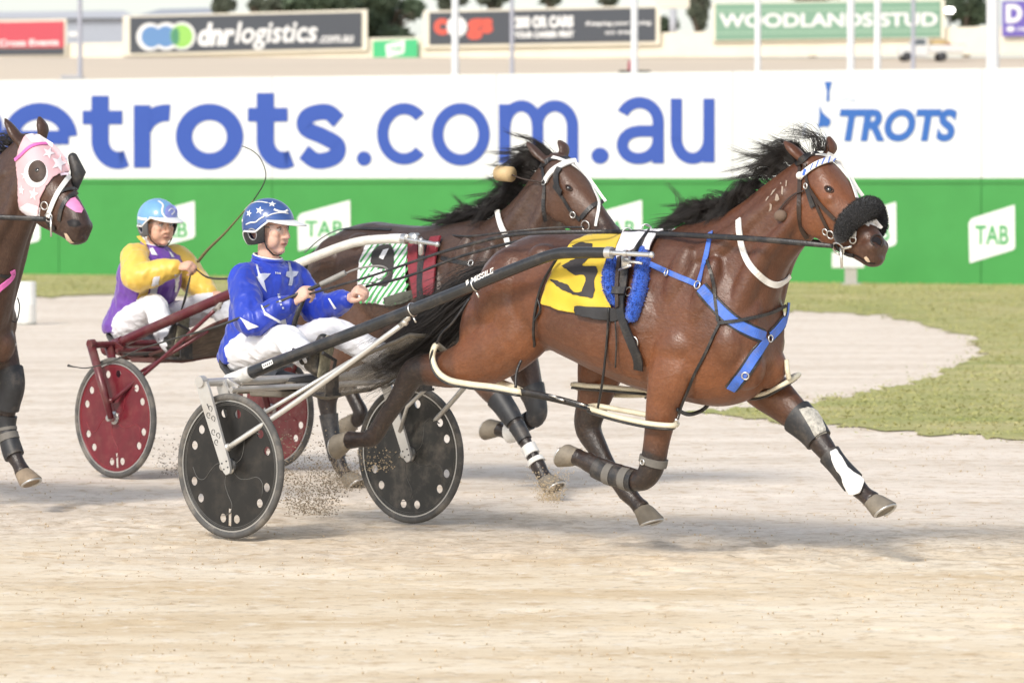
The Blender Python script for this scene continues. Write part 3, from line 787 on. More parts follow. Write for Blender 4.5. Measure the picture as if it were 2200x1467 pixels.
def tree(px, py, rx, ry, Y, label, m, n=1300, seed=1, trunk=True, leaf=.27):
    rr = random.Random(seed); k = Y / FPX; c = at(px, py, Y); z0 = 7.5
    r = tag(empty('tree', (c.x, Y, z0)), label, 'tree', 'trees behind the far signs')
    cz = c.z - z0; RX, RZ = rx * k, ry * k
    mb = MB(); mb.tube([(0, 0, -.2), (.05, 0, cz * .5), (0, 0, cz)], [.22 * RX ** .5, .16 * RX ** .5, .05], 8)
    for i in range(6):
        a = rr.uniform(0, 6.28); mb.tube([(0, 0, cz * rr.uniform(.35, .7)), (math.cos(a) * RX * .4, math.sin(a) * RX * .4, cz + rr.uniform(-.2, .5) * RZ), (math.cos(a) * RX * .7, math.sin(a) * RX * .7, cz + rr.uniform(0, .7) * RZ)], [.12, .07, .02], 6)
    mb.build('trunk', mat('bark', (.14, .115, .09), rough=.95, var=.2, bump=.4), r)
    mb = MB(); cl = []
    for i in range(16):
        d = V((rr.gauss(0, 1), rr.gauss(0, 1), rr.gauss(0, 1))).normalized() * rr.uniform(.35, .85); cl.append(V((d.x * RX, d.y * RX, cz + d.z * RZ)))
    for i in range(n):
        b = rr.choice(cl); d = V((rr.gauss(0, 1), rr.gauss(0, 1), rr.gauss(0, 1))).normalized() * rr.uniform(.5, 1); p = b + V((d.x * RX * .36, d.y * RX * .36, d.z * RZ * .36))
        u = V((rr.gauss(0, 1), rr.gauss(0, 1), rr.gauss(0, 1))).normalized(); q = u.orthogonal().normalized(); s_ = leaf * rr.uniform(.5, 1.2)
        mb.add([p - u * s_, p + q * s_ * .45, p + u * s_, p - q * s_ * .45], [(0, 1, 2, 3)])
    mb.build('crown', m, r, smooth=False)
M_LF = mat('leaf_dark', (.075, .105, .06), rough=.75, var=.5, scale=.7); M_LF2 = mat('leaf_grey', (.11, .125, .085), rough=.8, var=.4, scale=.7)
for a in ((690, -6, 112, 82, 236, 'broad dark tree above the sign with the circles', M_LF, 5200, 1), (838, 42, 80, 66, 240, 'dark tree between the circles sign and the middle charcoal sign', M_LF, 4600, 2), (600, 20, 40, 35, 246, 'bushy tree on the left of the broad dark tree', M_LF2, 900, 3),
          (478, 6, 30, 26, 250, 'pale grey green tree above the left half of the circles sign', M_LF2, 600, 4), (552, 14, 32, 16, 250, 'low shrubby tree above the right half of the circles sign', M_LF2, 500, 5),
          (965, 0, 36, 26, 252, 'tree behind the left end of the middle charcoal sign', M_LF2, 600, 6), (1062, -6, 36, 30, 254, 'tree above the red word on the charcoal sign', M_LF2, 600, 7),
          (1182, -6, 26, 20, 256, 'small tree top above the white lettering', M_LF2, 400, 8), (1306, -2, 24, 20, 256, 'small tree top near the right end of the charcoal sign', M_LF2, 400, 9),
          (1500, 18, 32, 50, 242, 'grey tree left of the sage sign', M_LF2, 900, 10), (1428, 62, 26, 26, 246, 'dark bush below the cream box sign', M_LF, 600, 11), (1745, -14, 60, 20, 256, 'tree top above the middle of the sage sign', M_LF2, 500, 12),
          (2075, 20, 50, 55, 244, 'dark tree between the sage sign and the thick white pole', M_LF, 1300, 13)):
    tree(*a[:5], a[5], a[6], int(a[7] * 1.4), a[8])
# marker drum at the left, small board before the hoarding
p = ground(54, 697); r = tag(empty('marker_drum', p), 'white round marker drum standing on the sand left of the dark horse', 'drum')
k = p.y / FPX; mb = MB(); mb.disc_ring((0, 0, 0), (0, 0, 1), [(0, 92 * k), (21 * k, 92 * k), (23.5 * k, 90 * k), (23.5 * k, 46 * k), (24 * k, 44 * k), (23.5 * k, 42 * k), (23.5 * k, 3 * k), (22 * k, 0)], 28); mb.build('drum_body', mat('drum_white', (.82, .82, .79), rough=.5, var=.04), r, auto=40)
mb = MB(); mb.disc_ring((0, 0, 0), (0, 0, 1), [(24.2 * k, 4 * k), (24.2 * k, 0)], 28); mb.build('foot_ring', mat('drum_foot', (.35, .36, .33), rough=.7), r)
p = ground(1822, 612); r = tag(empty('board', p), 'small white board on a dark foot in front of the hoarding', 'board'); k = p.y / FPX
mb = MB(); mb.box((0, 0, 53 * k), (70 * k, .06, 34 * k), bev=.01); mb.build('panel', M_SIGNW, r, smooth=False)
mb = MB(); mb.box((6 * k, .02, 18 * k), (26 * k, .05, 36 * k)); mb.box((6 * k, 0, 2 * k), (40 * k, .4, 4 * k)); mb.build('stand', mat('board_stand', (.40, .38, .34), rough=.8), r, smooth=False)
# ================================================================== HORSES
F1 = Frame(-.932, 22.49, 40.5)      # team with cloth 5
F2 = Frame(-1.866, 26.95, 43.8)     # team with cloth 9
F3 = Frame(-4.675, 25.47, 43.0)      # horse at the left edge
def coat(name, base, light, dark):
    m = bpy.data.materials.new(name); m.use_nodes = True
    n = m.node_tree; N = n.nodes; L = n.links; p = N['Principled BSDF']
    tc = N.new('ShaderNodeTexCoord')
    def nz(s, d=5, r=.6):
        t = N.new('ShaderNodeTexNoise'); t.inputs['Scale'].default_value = s; t.inputs['Detail'].default_value = d; t.inputs['Roughness'].default_value = r
        L.new(tc.outputs['Object'], t.inputs['Vector']); return t.outputs['Fac']
    def rmp(src, a, b, c, d):
        r = N.new('ShaderNodeMapRange'); r.inputs[1].default_value = a; r.inputs[2].default_value = b; r.inputs[3].default_value = c; r.inputs[4].default_value = d
        L.new(src, r.inputs[0]); return r.outputs[0]
    def mix(f, a, b):
        x = N.new('ShaderNodeMix'); x.data_type = 'RGBA'; L.new(f, x.inputs[0])
        for k, v in ((6, a), (7, b)):
            if isinstance(v, tuple): x.inputs[k].default_value = v
            else: L.new(v, x.inputs[k])
        return x.outputs[2]
    tan = N.new('ShaderNodeAttribute'); tan.attribute_name = 'tan'
    drk = N.new('ShaderNodeAttribute'); drk.attribute_name = 'dark'
    c = mix(tan.outputs['Fac'], base, light)
    c = mix(rmp(nz(4, 7, .65), .35, .68, 0, .55), c, tuple(x * .55 for x in base[:3]) + (1,))
    ad = N.new('ShaderNodeMath'); ad.operation = 'MULTIPLY_ADD'; ad.inputs[1].default_value = .5; ad.inputs[2].default_value = -.25; L.new(nz(14), ad.inputs[0])
    ad2 = N.new('ShaderNodeMath'); ad2.operation = 'ADD'; ad2.use_clamp = True; L.new(drk.outputs['Fac'], ad2.inputs[0])
    mu = N.new('ShaderNodeMath'); mu.operation = 'MULTIPLY'; L.new(ad.outputs[0], mu.inputs[0]); L.new(drk.outputs['Fac'], mu.inputs[1]); L.new(mu.outputs[0], ad2.inputs[1])
    c = mix(ad2.outputs[0], c, dark)
    # dried sweat and sand dust on the coat
    c = mix(rmp(nz(6, 9, .75), .54, .80, 0, .24), c, (.26, .175, .125, 1))
    c = mix(rmp(nz(120, 4, .7), .45, .75, 0, .28), c, (.014, .008, .006, 1)); c = mix(rmp(nz(60, 4, .7), .56, .78, 0, .14), c, (.30, .17, .10, 1))
    hm = N.new('ShaderNodeMapping'); hm.inputs['Scale'].default_value = (45, 150, 70); hm.inputs['Rotation'].default_value = (0, .5, 0); L.new(tc.outputs['Object'], hm.inputs[0])
    hn = N.new('ShaderNodeTexNoise'); hn.inputs['Scale'].default_value = 1; hn.inputs['Detail'].default_value = 4; L.new(hm.outputs[0], hn.inputs['Vector'])
    c = mix(rmp(hn.outputs['Fac'], .42, .70, 0, .16), c, (.020, .011, .008, 1)); c = mix(rmp(hn.outputs['Fac'], .50, .30, 0, .07), c, (.30, .19, .125, 1))
    L.new(c, p.inputs['Base Color'])
    L.new(rmp(nz(7), .3, .7, .31, .50), p.inputs['Roughness']); p.inputs['Specular IOR Level'].default_value = .55
    p.inputs['Sheen Weight'].default_value = .06; p.inputs['Sheen Roughness'].default_value = .4
    mp = N.new('ShaderNodeMapping'); mp.inputs['Scale'].default_value = (60, 200, 90); L.new(tc.outputs['Object'], mp.inputs[0])
    hb = N.new('ShaderNodeTexNoise'); hb.inputs['Scale'].default_value = 1; hb.inputs['Detail'].default_value = 3; L.new(mp.outputs[0], hb.inputs['Vector'])
    b1 = N.new('ShaderNodeBump'); b1.inputs['Strength'].default_value = .35; b1.inputs['Distance'].default_value = .006; L.new(hb.outputs['Fac'], b1.inputs['Height'])
    b2 = N.new('ShaderNodeBump'); b2.inputs['Strength'].default_value = .22; b2.inputs['Distance'].default_value = .035; L.new(nz(8, 2, .45), b2.inputs['Height']); L.new(b1.outputs[0], b2.inputs['Normal'])
    v1 = N.new('ShaderNodeMath'); v1.operation = 'SUBTRACT'; v1.inputs[1].default_value = .5; L.new(nz(5.5, 2, .5), v1.inputs[0])
    v2 = N.new('ShaderNodeMath'); v2.operation = 'ABSOLUTE'; L.new(v1.outputs[0], v2.inputs[0])
    b3 = N.new('ShaderNodeBump'); b3.inputs['Strength'].default_value = .09; b3.inputs['Distance'].default_value = .008; L.new(rmp(v2.outputs[0], 0, .022, 1, 0), b3.inputs['Height']); L.new(b2.outputs[0], b3.inputs['Normal'])
    L.new(b3.outputs[0], p.inputs['Normal'])
    return m
def sect(top, bot, hw, n=22, ex=2.15, y0=0.0, egg=0.0):
    "ring in a plane holding the lateral axis; egg > 0 puts the greatest width low"
    top, bot = V(top), V(bot); c = (top + bot) / 2; a = (top - bot) / 2; out = []
    for k in range(n):
        t = 2 * math.pi * k / n; cs, sn = math.cos(t), math.sin(t)
        u = math.copysign(abs(cs) ** (2 / ex), cs); v = math.copysign(abs(sn) ** (2 / ex), sn)
        out.append(c + a * u + V((0, 1, 0)) * (hw * v * (1 - egg * u) + y0))
    return out
def smooth_secs(secs, n=5):
    "secs: (top xyz, bottom xyz, hw, egg)"
    flat = [tuple(t) + tuple(b) + (h, e) for t, b, h, e in secs]
    return [(V(q[0:3]), V(q[3:6]), q[6], q[7]) for q in cr(flat, n)]
TRUNK = [(1.035, 1.10, .93, .085, 0), (1.09, 1.235, .90, .160, 0), (1.19, 1.365, .88, .225, .02), (1.33, 1.452, .90, .258, .02), (1.50, 1.490, .925, .268, .08), (1.66, 1.480, .880, .278, .15),
         (1.85, 1.470, .815, .292, .18), (2.02, 1.475, .765, .292, .18), (2.18, 1.492, .728, .272, .18), (2.32, 1.510, .705, .250, .16), (2.46, 1.49, .69, .236, .12), (2.60, 1.42, .715, .212, .06), (2.70, 1.32, .79, .172, 0), (2.765, 1.21, .90, .105, 0)]
def leg_path(fr, pts):
    out = []
    for q in pts:
        if len(q) == 6: out.append(q[1:])                 # already local: ('l', x, y, z, ra, rl)
        else:
            l = fr.L(q[0], q[1], q[2]); out.append((l.x, l.y, l.z, q[3], q[4]))
    return out
def limb(mb, pts, n=16, sub=5):
    C = cr(pts, sub); P = [V(c[:3]) for c in C]; rings = []
    for i in range(len(P)):
        t = (P[min(i + 1, len(P) - 1)] - P[max(i - 1, 0)]).normalized()
        lat = V((0, 1, 0)); lat = (lat - t * lat.dot(t)).normalized(); b = t.cross(lat)
        ra, rl = C[i][3], C[i][4]
        rings.append([P[i] + b * ra * math.cos(2 * math.pi * k / n) + lat * rl * math.sin(2 * math.pi * k / n) for k in range(n)])
    mb.loft(rings)
def horse_body(fr, S, m):
    mb = MB()
    mb.loft([sect(t, b, h, 26, 2.25, 0, e) for t, b, h, e in smooth_secs([(V((x, 0, zt)), V((x, 0, zb)), h, e) for x, zt, zb, h, e in TRUNK])])
    sec = lambda L_: [(fr.L(*t), fr.L(*b), h, e) for t, b, h, e in L_]
    neck = sec(S['neck']); head = sec(S['head'])
    mb.loft([sect(t, b, h, 20, 2.0, 0, e) for t, b, h, e in smooth_secs(neck)])
    mb.loft([sect(t, b, h, 20, 2.5, 0, e) for t, b, h, e in smooth_secs(head)])
    legs = {k: leg_path(fr, v) for k, v in S['legs'].items()}
    for k, v in legs.items(): limb(mb, v)
    # muscles: haunch, thigh, stifle, hip, shoulder blade, triceps, point of shoulder, breast
    RY = lambda q: Matrix.Rotation(q, 3, 'Y')
    nb, nt_ = [q[1] for q in neck], [q[0] for q in neck]
    for s in (-1, 1):
        for c, r, a in (((1.34, .165, 1.20), (.17, .125, .23), .45), ((1.16, .145, 1.02), (.11, .100, .20), .15), ((1.45, .168, 1.05), (.115, .09, .14), -.45), ((1.58, .185, 1.375), (.075, .07, .055), 0), ((1.40, .19, 1.10), (.10, .09, .2), .1),
                        ((2.36, .178, 1.20), (.075, .064, .24), .32), ((2.51, .165, 1.15), (.070, .072, .24), .32), ((2.36, .190, .965), (.14, .082, .115), -.35), ((2.63, .135, .99), (.095, .085, .125), 0), ((2.69, .078, .88), (.09, .082, .105), 0), ((2.18, .215, 1.05), (.14, .075, .22), 0)):
            mb.ell((c[0], s * c[1], c[2]), r, RY(a))
        lo = [V((2.62, s * .13, 1.03))] + [b * .74 + t * .26 + V((0, s * h, 0)) for b, t, h in ((nb[2], nt_[2], .098), (nb[3], nt_[3], .088), (nb[4], nt_[4], .075))] + [nb[5] * .55 + nt_[5] * .45 + V((0, s * .062, 0))]
        mb.capsule([V(q[:3]) for q in cr([tuple(p) for p in lo], 5)], [q[0] for q in cr([(.07,), (.058,), (.048,), (.040,), (.034,)], 5)], 12)
        hi = [V((2.42, s * .11, 1.36))] + [b * .32 + t * .68 + V((0, s * h, 0)) for b, t, h in ((nb[1], nt_[1], .105), (nb[2], nt_[2], .078), (nb[3], nt_[3], .062), (nb[4], nt_[4], .055))]
        mb.capsule([V(q[:3]) for q in cr([tuple(p) for p in hi], 5)], [q[0] for q in cr([(.07,), (.072,), (.062,), (.052,), (.042,)], 5)], 12)
    for k, v in legs.items():
        P_ = [V(q[:3]) for q in v]; hind = k[1] == 'H'
        j = 4 if hind else KN[k]; f = len(v) - 3
        out = ((P_[j] - P_[j - 1]).normalized() + (P_[j] - P_[j + 1]).normalized())
        d0 = (P_[j + 1] - P_[j - 1]).normalized(); n_ = V((0, 1, 0)).cross(d0).normalized() if out.length < .05 else out.normalized()
        if hind: mb.capsule([P_[j] + n_ * .050 - d0 * .045, P_[j] + n_ * .046 + d0 * .03], [.022, .026], 10)
        else:
            if out.length > .5: mb.ell(P_[j] + n_ * .026, (.036, .034, .036))
            mb.ell(P_[j] + V((0, .030, 0)), (.036, .022, .036)); mb.ell(P_[j] - V((0, .030, 0)), (.036, .022, .036))
        # tendon behind the cannon and the fetlock tuft
        dc = (P_[f] - P_[j + 1]).normalized(); rear = V((0, 1, 0)).cross(dc).normalized()
        if rear.dot(V((-1, 0, 0)) if abs(dc.z) > .5 else V((0, 0, 1 if not hind else (1 if dc.x < 0 else -1)))) < 0: rear = -rear
        mb.capsule([P_[j + 1] + rear * .026, (P_[j + 1] + P_[f]) / 2 + rear * .026, P_[f] + rear * .022], [.022, .017, .024], 10)
        mb.ell(P_[f] + rear * .030, (.022, .022, .024))
    fwd = (head[4][0] - head[1][0]).normalized(); up = (head[1][0] - head[1][1]).normalized()
    for s in (-1, 1):
        c = head[1][1] * .62 + head[1][0] * .38; mb.ell(c + V((-.005, s * .062, 0)), (.105, .038, .115))
        c = head[2][0] * .70 + head[2][1] * .30 - fwd * .015; mb.ell(c + V((0, s * .088, 0)), (.035, .022, .024))
        c = head[3][0] * .62 + head[3][1] * .38; mb.tube([c + V((0, s * .066, 0)) - fwd * .07, c + V((0, s * .062, 0)), c + V((0, s * .050, 0)) + fwd * .07], [.012, .013, .008], 8)
        c = head[5][0] * .60 + head[5][1] * .40; mb.ell(c + V((0, s * .048, 0)), (.042, .020, .035))
    c = head[6][1] * .8 + head[6][0] * .2 - fwd * .03; mb.ell(c - V((0, 0, .012)), (.04, .036, .028))
    # ears
    for (b, mid, tip, y, dy) in S['ears']:
        B, Mm, T = fr.L(*b, y), fr.L(*mid, y + dy * .5), fr.L(*tip, y + dy)
        mb.tube(cr([tuple(B - (Mm - B) * .4) + (.022,), tuple(B) + (.027,), tuple(Mm) + (.032,), tuple(Mm * .4 + T * .6) + (.021,), tuple(T) + (.005,)], 4) and [V(q[:3]) for q in cr([tuple(B - (Mm - B) * .4), tuple(B), tuple(Mm), tuple(Mm * .4 + T * .6), tuple(T)], 4)],
                [q[0] for q in cr([(.024,), (.031,), (.040,), (.028,), (.010,)], 4)], 10, flat=.55, up=(0, 1, 0))
    me = fuse(mb, .0100, 4)
    P = mesh_np(me).astype(float); dark = np.zeros(len(P)); tan = np.zeros(len(P))
    for k, v in legs.items():
        ki = S['knee'][k]
        for i in range(len(v) - 1):
            d, t = seg_dist(P, v[i][:3], v[i + 1][:3]); r = .055 + max(v[i][3], v[i + 1][3])
            g = i + t                                      # how far down the leg
            val = np.clip((g - (ki - 1.6)) / 1.5, 0, 1) * np.clip((r - d) / .03, 0, 1)
            dark = np.maximum(dark, val)
            if i < 3: tan = np.maximum(tan, np.clip((r + .02 - d) / .08, 0, 1) * (.75 if i > 0 else .4))
    mz = np.array((head[5][0] + head[5][1]) / 2); d = np.linalg.norm(P - mz, axis=1)
    dark = np.maximum(dark, np.clip((.155 - d) / .06, 0, 1) * .5)
    tl = np.clip((P[:, 2] - 1.33) / .16, 0, 1) * np.clip((2.5 - P[:, 0]) / .3, 0, 1); dark = np.maximum(dark, tl * .62)
    und = np.clip((1.06 - P[:, 2]) / .25, 0, 1) * np.clip((P[:, 2] - .62) / .1, 0, 1); tan = np.maximum(tan, und * .8)
    hc = np.array((head[2][0] + head[2][1]) / 2); d = np.linalg.norm(P - hc, axis=1); tan = np.maximum(tan, np.clip((.26 - d) / .12, 0, 1) * .65)
    set_attr(me, 'dark', dark * S.get('darkk', 1)); set_attr(me, 'tan', tan)
    return me, legs, head, neck
def hoof(fr, parent, cpx, spx, tpx, y, m, sc=.90):
    c = fr.L(*cpx, y); s_ = fr.L(*spx, y); t_ = fr.L(*tpx, y)
    return hoof_l(parent, c, (s_ - c), (t_ - s_), m, sc)
def hoof_l(parent, c, dn, toe, m, sc=.90):
    dn = V(dn).normalized(); toe = V(toe); toe = (toe - dn * toe.dot(dn)).normalized(); lat = dn.cross(toe)
    mb = MB(); rings = []
    for h, sh, rf, rb, rl in ((-.014, -.002, .040, .040, .038), (.002, 0, .054, .048, .050), (.012, .005, .056, .050, .053), (.045, .017, .064, .056, .060), (.076, .028, .072, .062, .067), (.082, .029, .070, .060, .065)):
        rg = []
        for k in range(22):
            a = 2 * math.pi * k / 22; r = rf if math.cos(a) > 0 else rb
            rg.append(c + dn * h * sc + toe * (sh + r * math.cos(a)) * sc + lat * rl * math.sin(a) * sc)
        rings.append(rg)
    mb.loft(rings)
    o = mb.build('hoof', m, parent, auto=35)
    sh = MB(); P = [c + dn * .085 * sc + toe * (.029 + (.062 if math.cos(a) > 0 else .05) * math.cos(a)) * sc + lat * .058 * math.sin(a) * sc for a in [math.radians(d) for d in range(-140, 141, 14)]]
    sh.tube(P, .007, 6, up=dn); sh.build('shoe', mat('shoe_metal', (.55, .54, .52), rough=.4, metal=.8), o)
    return o
def strands(name, gen, n, m, parent, r0=.0016, seg=6, seed=1):
    "hair: gen(rr) -> 3 or 4 control points; each strand a thin tapering tube"
    rr = random.Random(seed); mb = MB()
    for _ in range(n):
        c = gen(rr); P = [V(p) for p in cr([tuple(q) for q in c], max(2, seg // (len(c) - 1)))]
        mb.tube(P, [r0 * (1 - .85 * i / (len(P) - 1)) for i in range(len(P))], 3, caps=False)
    return mb.build(name, m, parent)
def locks(name, roots, nl, per, m, parent, ln, dr, r0=.0019, seed=1, spread=.008, seg=9, wave=.02):
    "hair falling in locks: guides with strands that gather towards each tip"
    rr = random.Random(seed); mb = MB()
    for _ in range(nl):
        u = rr.random() * (len(roots) - 1.001); i = int(u); p0 = roots[i] + (roots[i + 1] - roots[i]) * (u - i); L_ = rr.uniform(*ln)
        d = dr(rr, u / len(roots)).normalized(); w1 = V((rr.gauss(0, 1), rr.gauss(0, .7), rr.gauss(0, 1))) * wave; w2 = V((rr.gauss(0, 1), rr.gauss(0, .7), rr.gauss(0, 1))) * wave * 1.6
        G = [p0, p0 + V((-.02, 0, .035)) + d * L_ * .22, p0 + d * L_ * .5 + w1 + V((0, 0, .035)), p0 + d * L_ * .78 + w2 + V((0, 0, .015)), p0 + d * L_ + w2 * 1.8]
        for k in range(per):
            j = V((rr.gauss(0, 1), rr.gauss(0, 1.3), rr.gauss(0, 1))) * spread; q = rr.uniform(.82, 1.04)
            c = [G[0] + V((j.x * 1.6, j.y * 1.2, -.01))] + [G[0] + (g_ - G[0]) * q + j * f + gv(rr, .0015) for g_, f in zip(G[1:], (1.0, .85, .7, .9))]
            P = [V(x) for x in cr([tuple(x) for x in c], max(2, seg // 4))]
            mb.tube(P, [r0 * (1 - .85 * t / (len(P) - 1)) for t in range(len(P))], 3, caps=False)
    return mb.build(name, m, parent)
def gv(rr, s): return V((rr.gauss(0, s), rr.gauss(0, s), rr.gauss(0, s)))
def eye(fr, bv, px, py, root, r=.0185, lid=None):
    l, nn, t = cast(fr, bv, px, py)
    if l is None: return
    mb = MB(); mb.ell(l - nn * r * .60, (r, r, r)); mb.build('eye', mat('eye_dark', (.012, .008, .006), rough=.06, var=.02, coat=1), root)
    e = MB(); u = V((1, 0, -.35)).normalized(); u = (u - nn * u.dot(nn)).normalized(); q = nn.cross(u)
    e.tube([l + nn * .0015 + u * math.cos(a) * r * 1.15 + q * math.sin(a) * r * .66 for a in [i * 6.2832 / 20 for i in range(20)]], .0036, 6, closed=True)
    e.build('eyelid', lid or mat('lid_dark', (.040, .018, .011), rough=.85), root)
# -------------------------------------------------- tack materials
T_BLK = mat('leather_black', (.018, .018, .020), rough=.38, var=.25, scale=40, bump=.2, dirt=(.16, .13, .10, 1), dirt_amt=.5, dscale=14)
T_BRN = mat('leather_dark_brown', (.035, .020, .014), rough=.42, var=.25, scale=40, bump=.2)
T_WHT = mat('webbing_white', (.80, .79, .76), rough=.5, var=.06, scale=20, dirt=(.55, .48, .38, 1), dirt_amt=.3, dscale=18)
T_CRM = mat('hopple_cream', (.72, .66, .50), rough=.42, var=.06, scale=16, dirt=(.40, .30, .18, 1), dirt_amt=.45, dscale=16)
T_BLU = mat('webbing_blue', (.06, .16, .60), rough=.5, var=.12, scale=30, dirt=(.20, .17, .13, 1), dirt_amt=.55, dscale=22)
T_MET = mat('metal_bright', (.72, .71, .68), rough=.28, metal=.9, var=.05)
T_FLE = mat('fleece_black', (.012, .012, .014), rough=.95, var=.3, sheen=.3)
T_FLB = mat('fleece_blue', (.022, .10, .52), rough=.95, var=.35, scale=60, bump=1.0, bscale=160, sheen=.3)
T_HAIR = mat('hair_black', (.022, .018, .016), rough=.40, var=.5, scale=14)
T_HAIR2 = mat('hair_dark', (.022, .017, .015), rough=.42, var=.4, scale=12)
T_HOOF = mat('hoof_horn', (.19, .165, .13), rough=.7, var=.25, scale=14, bump=.3, bscale=60, dirt=(.36, .30, .22, 1), dirt_amt=.5, dscale=10)
T_BOOT = mat('boot_black', (.022, .023, .026), rough=.5, var=.2, dirt=(.22, .18, .14, 1), dirt_amt=.45, dscale=10)
T_PLAS = mat('boot_white', (.83, .82, .80), rough=.35, var=.03, dirt=(.5, .42, .32, 1), dirt_amt=.25, dscale=14)
def ringm(mb, c, nrm, r, th=.003, n=18):
    nrm = V(nrm).normalized(); u = nrm.orthogonal().normalized(); q = nrm.cross(u)
    mb.tube([V(c) + u * math.cos(2 * math.pi * k / n) * r + q * math.sin(2 * math.pi * k / n) * r for k in range(n)], th, 6, closed=True)
def buckle(fr, bv, px, py, root, r=.018, name='ring'):
    l, nn, t = cast(fr, bv, px, py)
    if l is None: l = fr.L(px, py, -.1); nn = -fr.rayl(px, py).normalized()
    mb = MB(); ringm(mb, l + nn * .012, nn, r, .0035); return mb.build(name, T_MET, root)
def fleece_tube(name, path, rad, mbase, root, n=2600, hair=.016, seed=3, hw=.0022):
    "a plush roll: a tube with a coat of short tufts"
    C = cr([tuple(p) + (r,) for p, r in zip(path, rad)], 6); mb = MB(); mb.capsule([V(c[:3]) for c in C], [c[3] for c in C], 14)
    rr = random.Random(seed)
    for _ in range(n):
        i = rr.randrange(1, len(C) - 1); a = V(C[i][:3]); b = V(C[i + 1][:3]) if i + 1 < len(C) else a
        c = a + (b - a) * rr.random(); t = (V(C[min(i + 1, len(C) - 1)][:3]) - V(C[i - 1][:3])).normalized()
        d = gv(rr, 1); d = (d - t * d.dot(t) * (.1 if 2 < i < len(C) - 3 else -.2)).normalized(); p = c + d * C[i][3] * .96; d2 = (d + gv(rr, .45)).normalized(); s_ = d2.orthogonal().normalized() * hw
        h = hair * rr.uniform(.6, 1.3); s2 = d2.cross(s_)
        mb.add([p - s_, p + s_, p + d2 * h + gv(rr, .003)], [(0, 1, 2)]); mb.add([p - s2, p + s2, p + d2 * h], [(0, 1, 2)])
    return mb.build(name, mbase, root)
def band(legs, fr, k, i0, i1, grow, m, name, root, flare=0):
    "boot or wrap round a leg between two positions along its path"
    pts = cr(legs[k], 8); a = int(i0 * 8); b = int(i1 * 8); seg = pts[a:b + 1]; mb = MB()
    out = []
    for j, c in enumerate(seg):
        e = grow + flare * (j / max(1, len(seg) - 1)); out.append((c[0], c[1], c[2], c[3] + e, c[4] + e))
    C = out; P = [V(c[:3]) for c in C]; rings = []
    for i in range(len(P)):
        t = (P[min(i + 1, len(P) - 1)] - P[max(i - 1, 0)]).normalized(); lat = V((0, 1, 0)); lat = (lat - t * lat.dot(t)).normalized(); bb = t.cross(lat)
        rings.append([P[i] + bb * C[i][3] * math.cos(2 * math.pi * q / 18) + lat * C[i][4] * math.sin(2 * math.pi * q / 18) for q in range(18)])
    mb.loft(rings)
    return mb.build(name, m, root, auto=50)
KN = dict(RH=4, LH=4, RF=4, LF=3)
LEG5 = dict(
    RH=[(1165, 640, -.12, .19, .12), (1110, 715, -.16, .165, .115), (1040, 768, -.185, .138, .098), (965, 792, -.19, .092, .072), (894, 798, -.19, .072, .057), (860, 850, -.19, .054, .044), (828, 897, -.19, .046, .038), (801, 938, -.19, .047, .040), (776, 944, -.19, .038, .036), (748, 945, -.19, .046, .044)],
    LH=[(1270, 650, .12, .18, .11), (1298, 735, .16, .15, .10), (1288, 802, .18, .120, .090), (1275, 860, .18, .088, .066), (1263, 915, .18, .072, .055), (1286, 965, .18, .052, .042), (1315, 1015, .18, .042, .035), (1346, 1055, .18, .047, .040), (1366, 1078, .18, .038, .036), (1381, 1094, .18, .046, .044)],
    RF=[(1462, 720, -.15, .15, .09), (1444, 800, -.19, .125, .088), (1425, 870, -.20, .088, .070), (1412, 940, -.20, .066, .056), (1400, 1003, -.20, .062, .052), (1378, 1032, -.20, .050, .044), (1338, 1026, -.20, .043, .037), (1300, 1014, -.20, .042, .036), (1266, 994, -.20, .046, .040), (1250, 986, -.20, .040, .038), (1236, 980, -.20, .046, .044)],
    LF=[(1585, 740, .14, .15, .09), (1632, 818, .17, .118, .085), (1684, 868, .18, .088, .068), (1738, 918, .18, .066, .055), (1766, 955, .18, .054, .046), (1800, 998, .18, .042, .036), (1836, 1040, .18, .047, .040), (1858, 1062, .18, .038, .036), (1876, 1076, .18, .046, .044)])
KNEE = KN
S5 = dict(
    neck=[((1462, 482), (1640, 775), .205, .1), ((1525, 470), (1655, 700), .160, .1), ((1588, 440), (1665, 640), .128, .1), ((1645, 396), (1682, 588), .108, .1), ((1698, 356), (1712, 545), .092, .05), ((1738, 330), (1745, 515), .080, 0)],
    head=[((1745, 326), (1748, 500), .080, 0), ((1778, 344), (1778, 528), .098, -.12), ((1810, 384), (1806, 542), .098, -.18), ((1838, 426), (1830, 552), .076, -.05), ((1864, 466), (1850, 563), .061, 0), ((1886, 500), (1870, 574), .060, .05), ((1899, 526), (1886, 573), .045, .05)],
    ears=[((1728, 345), (1708, 326), (1683, 303), -.055, -.03), ((1776, 334), (1786, 318), (1781, 292), .06, .025)],
    legs=LEG5, knee=KNEE)
M_BAY = coat('coat_bay', (.115, .040, .018, 1), (.250, .084, .028, 1), (.022, .015, .013, 1))
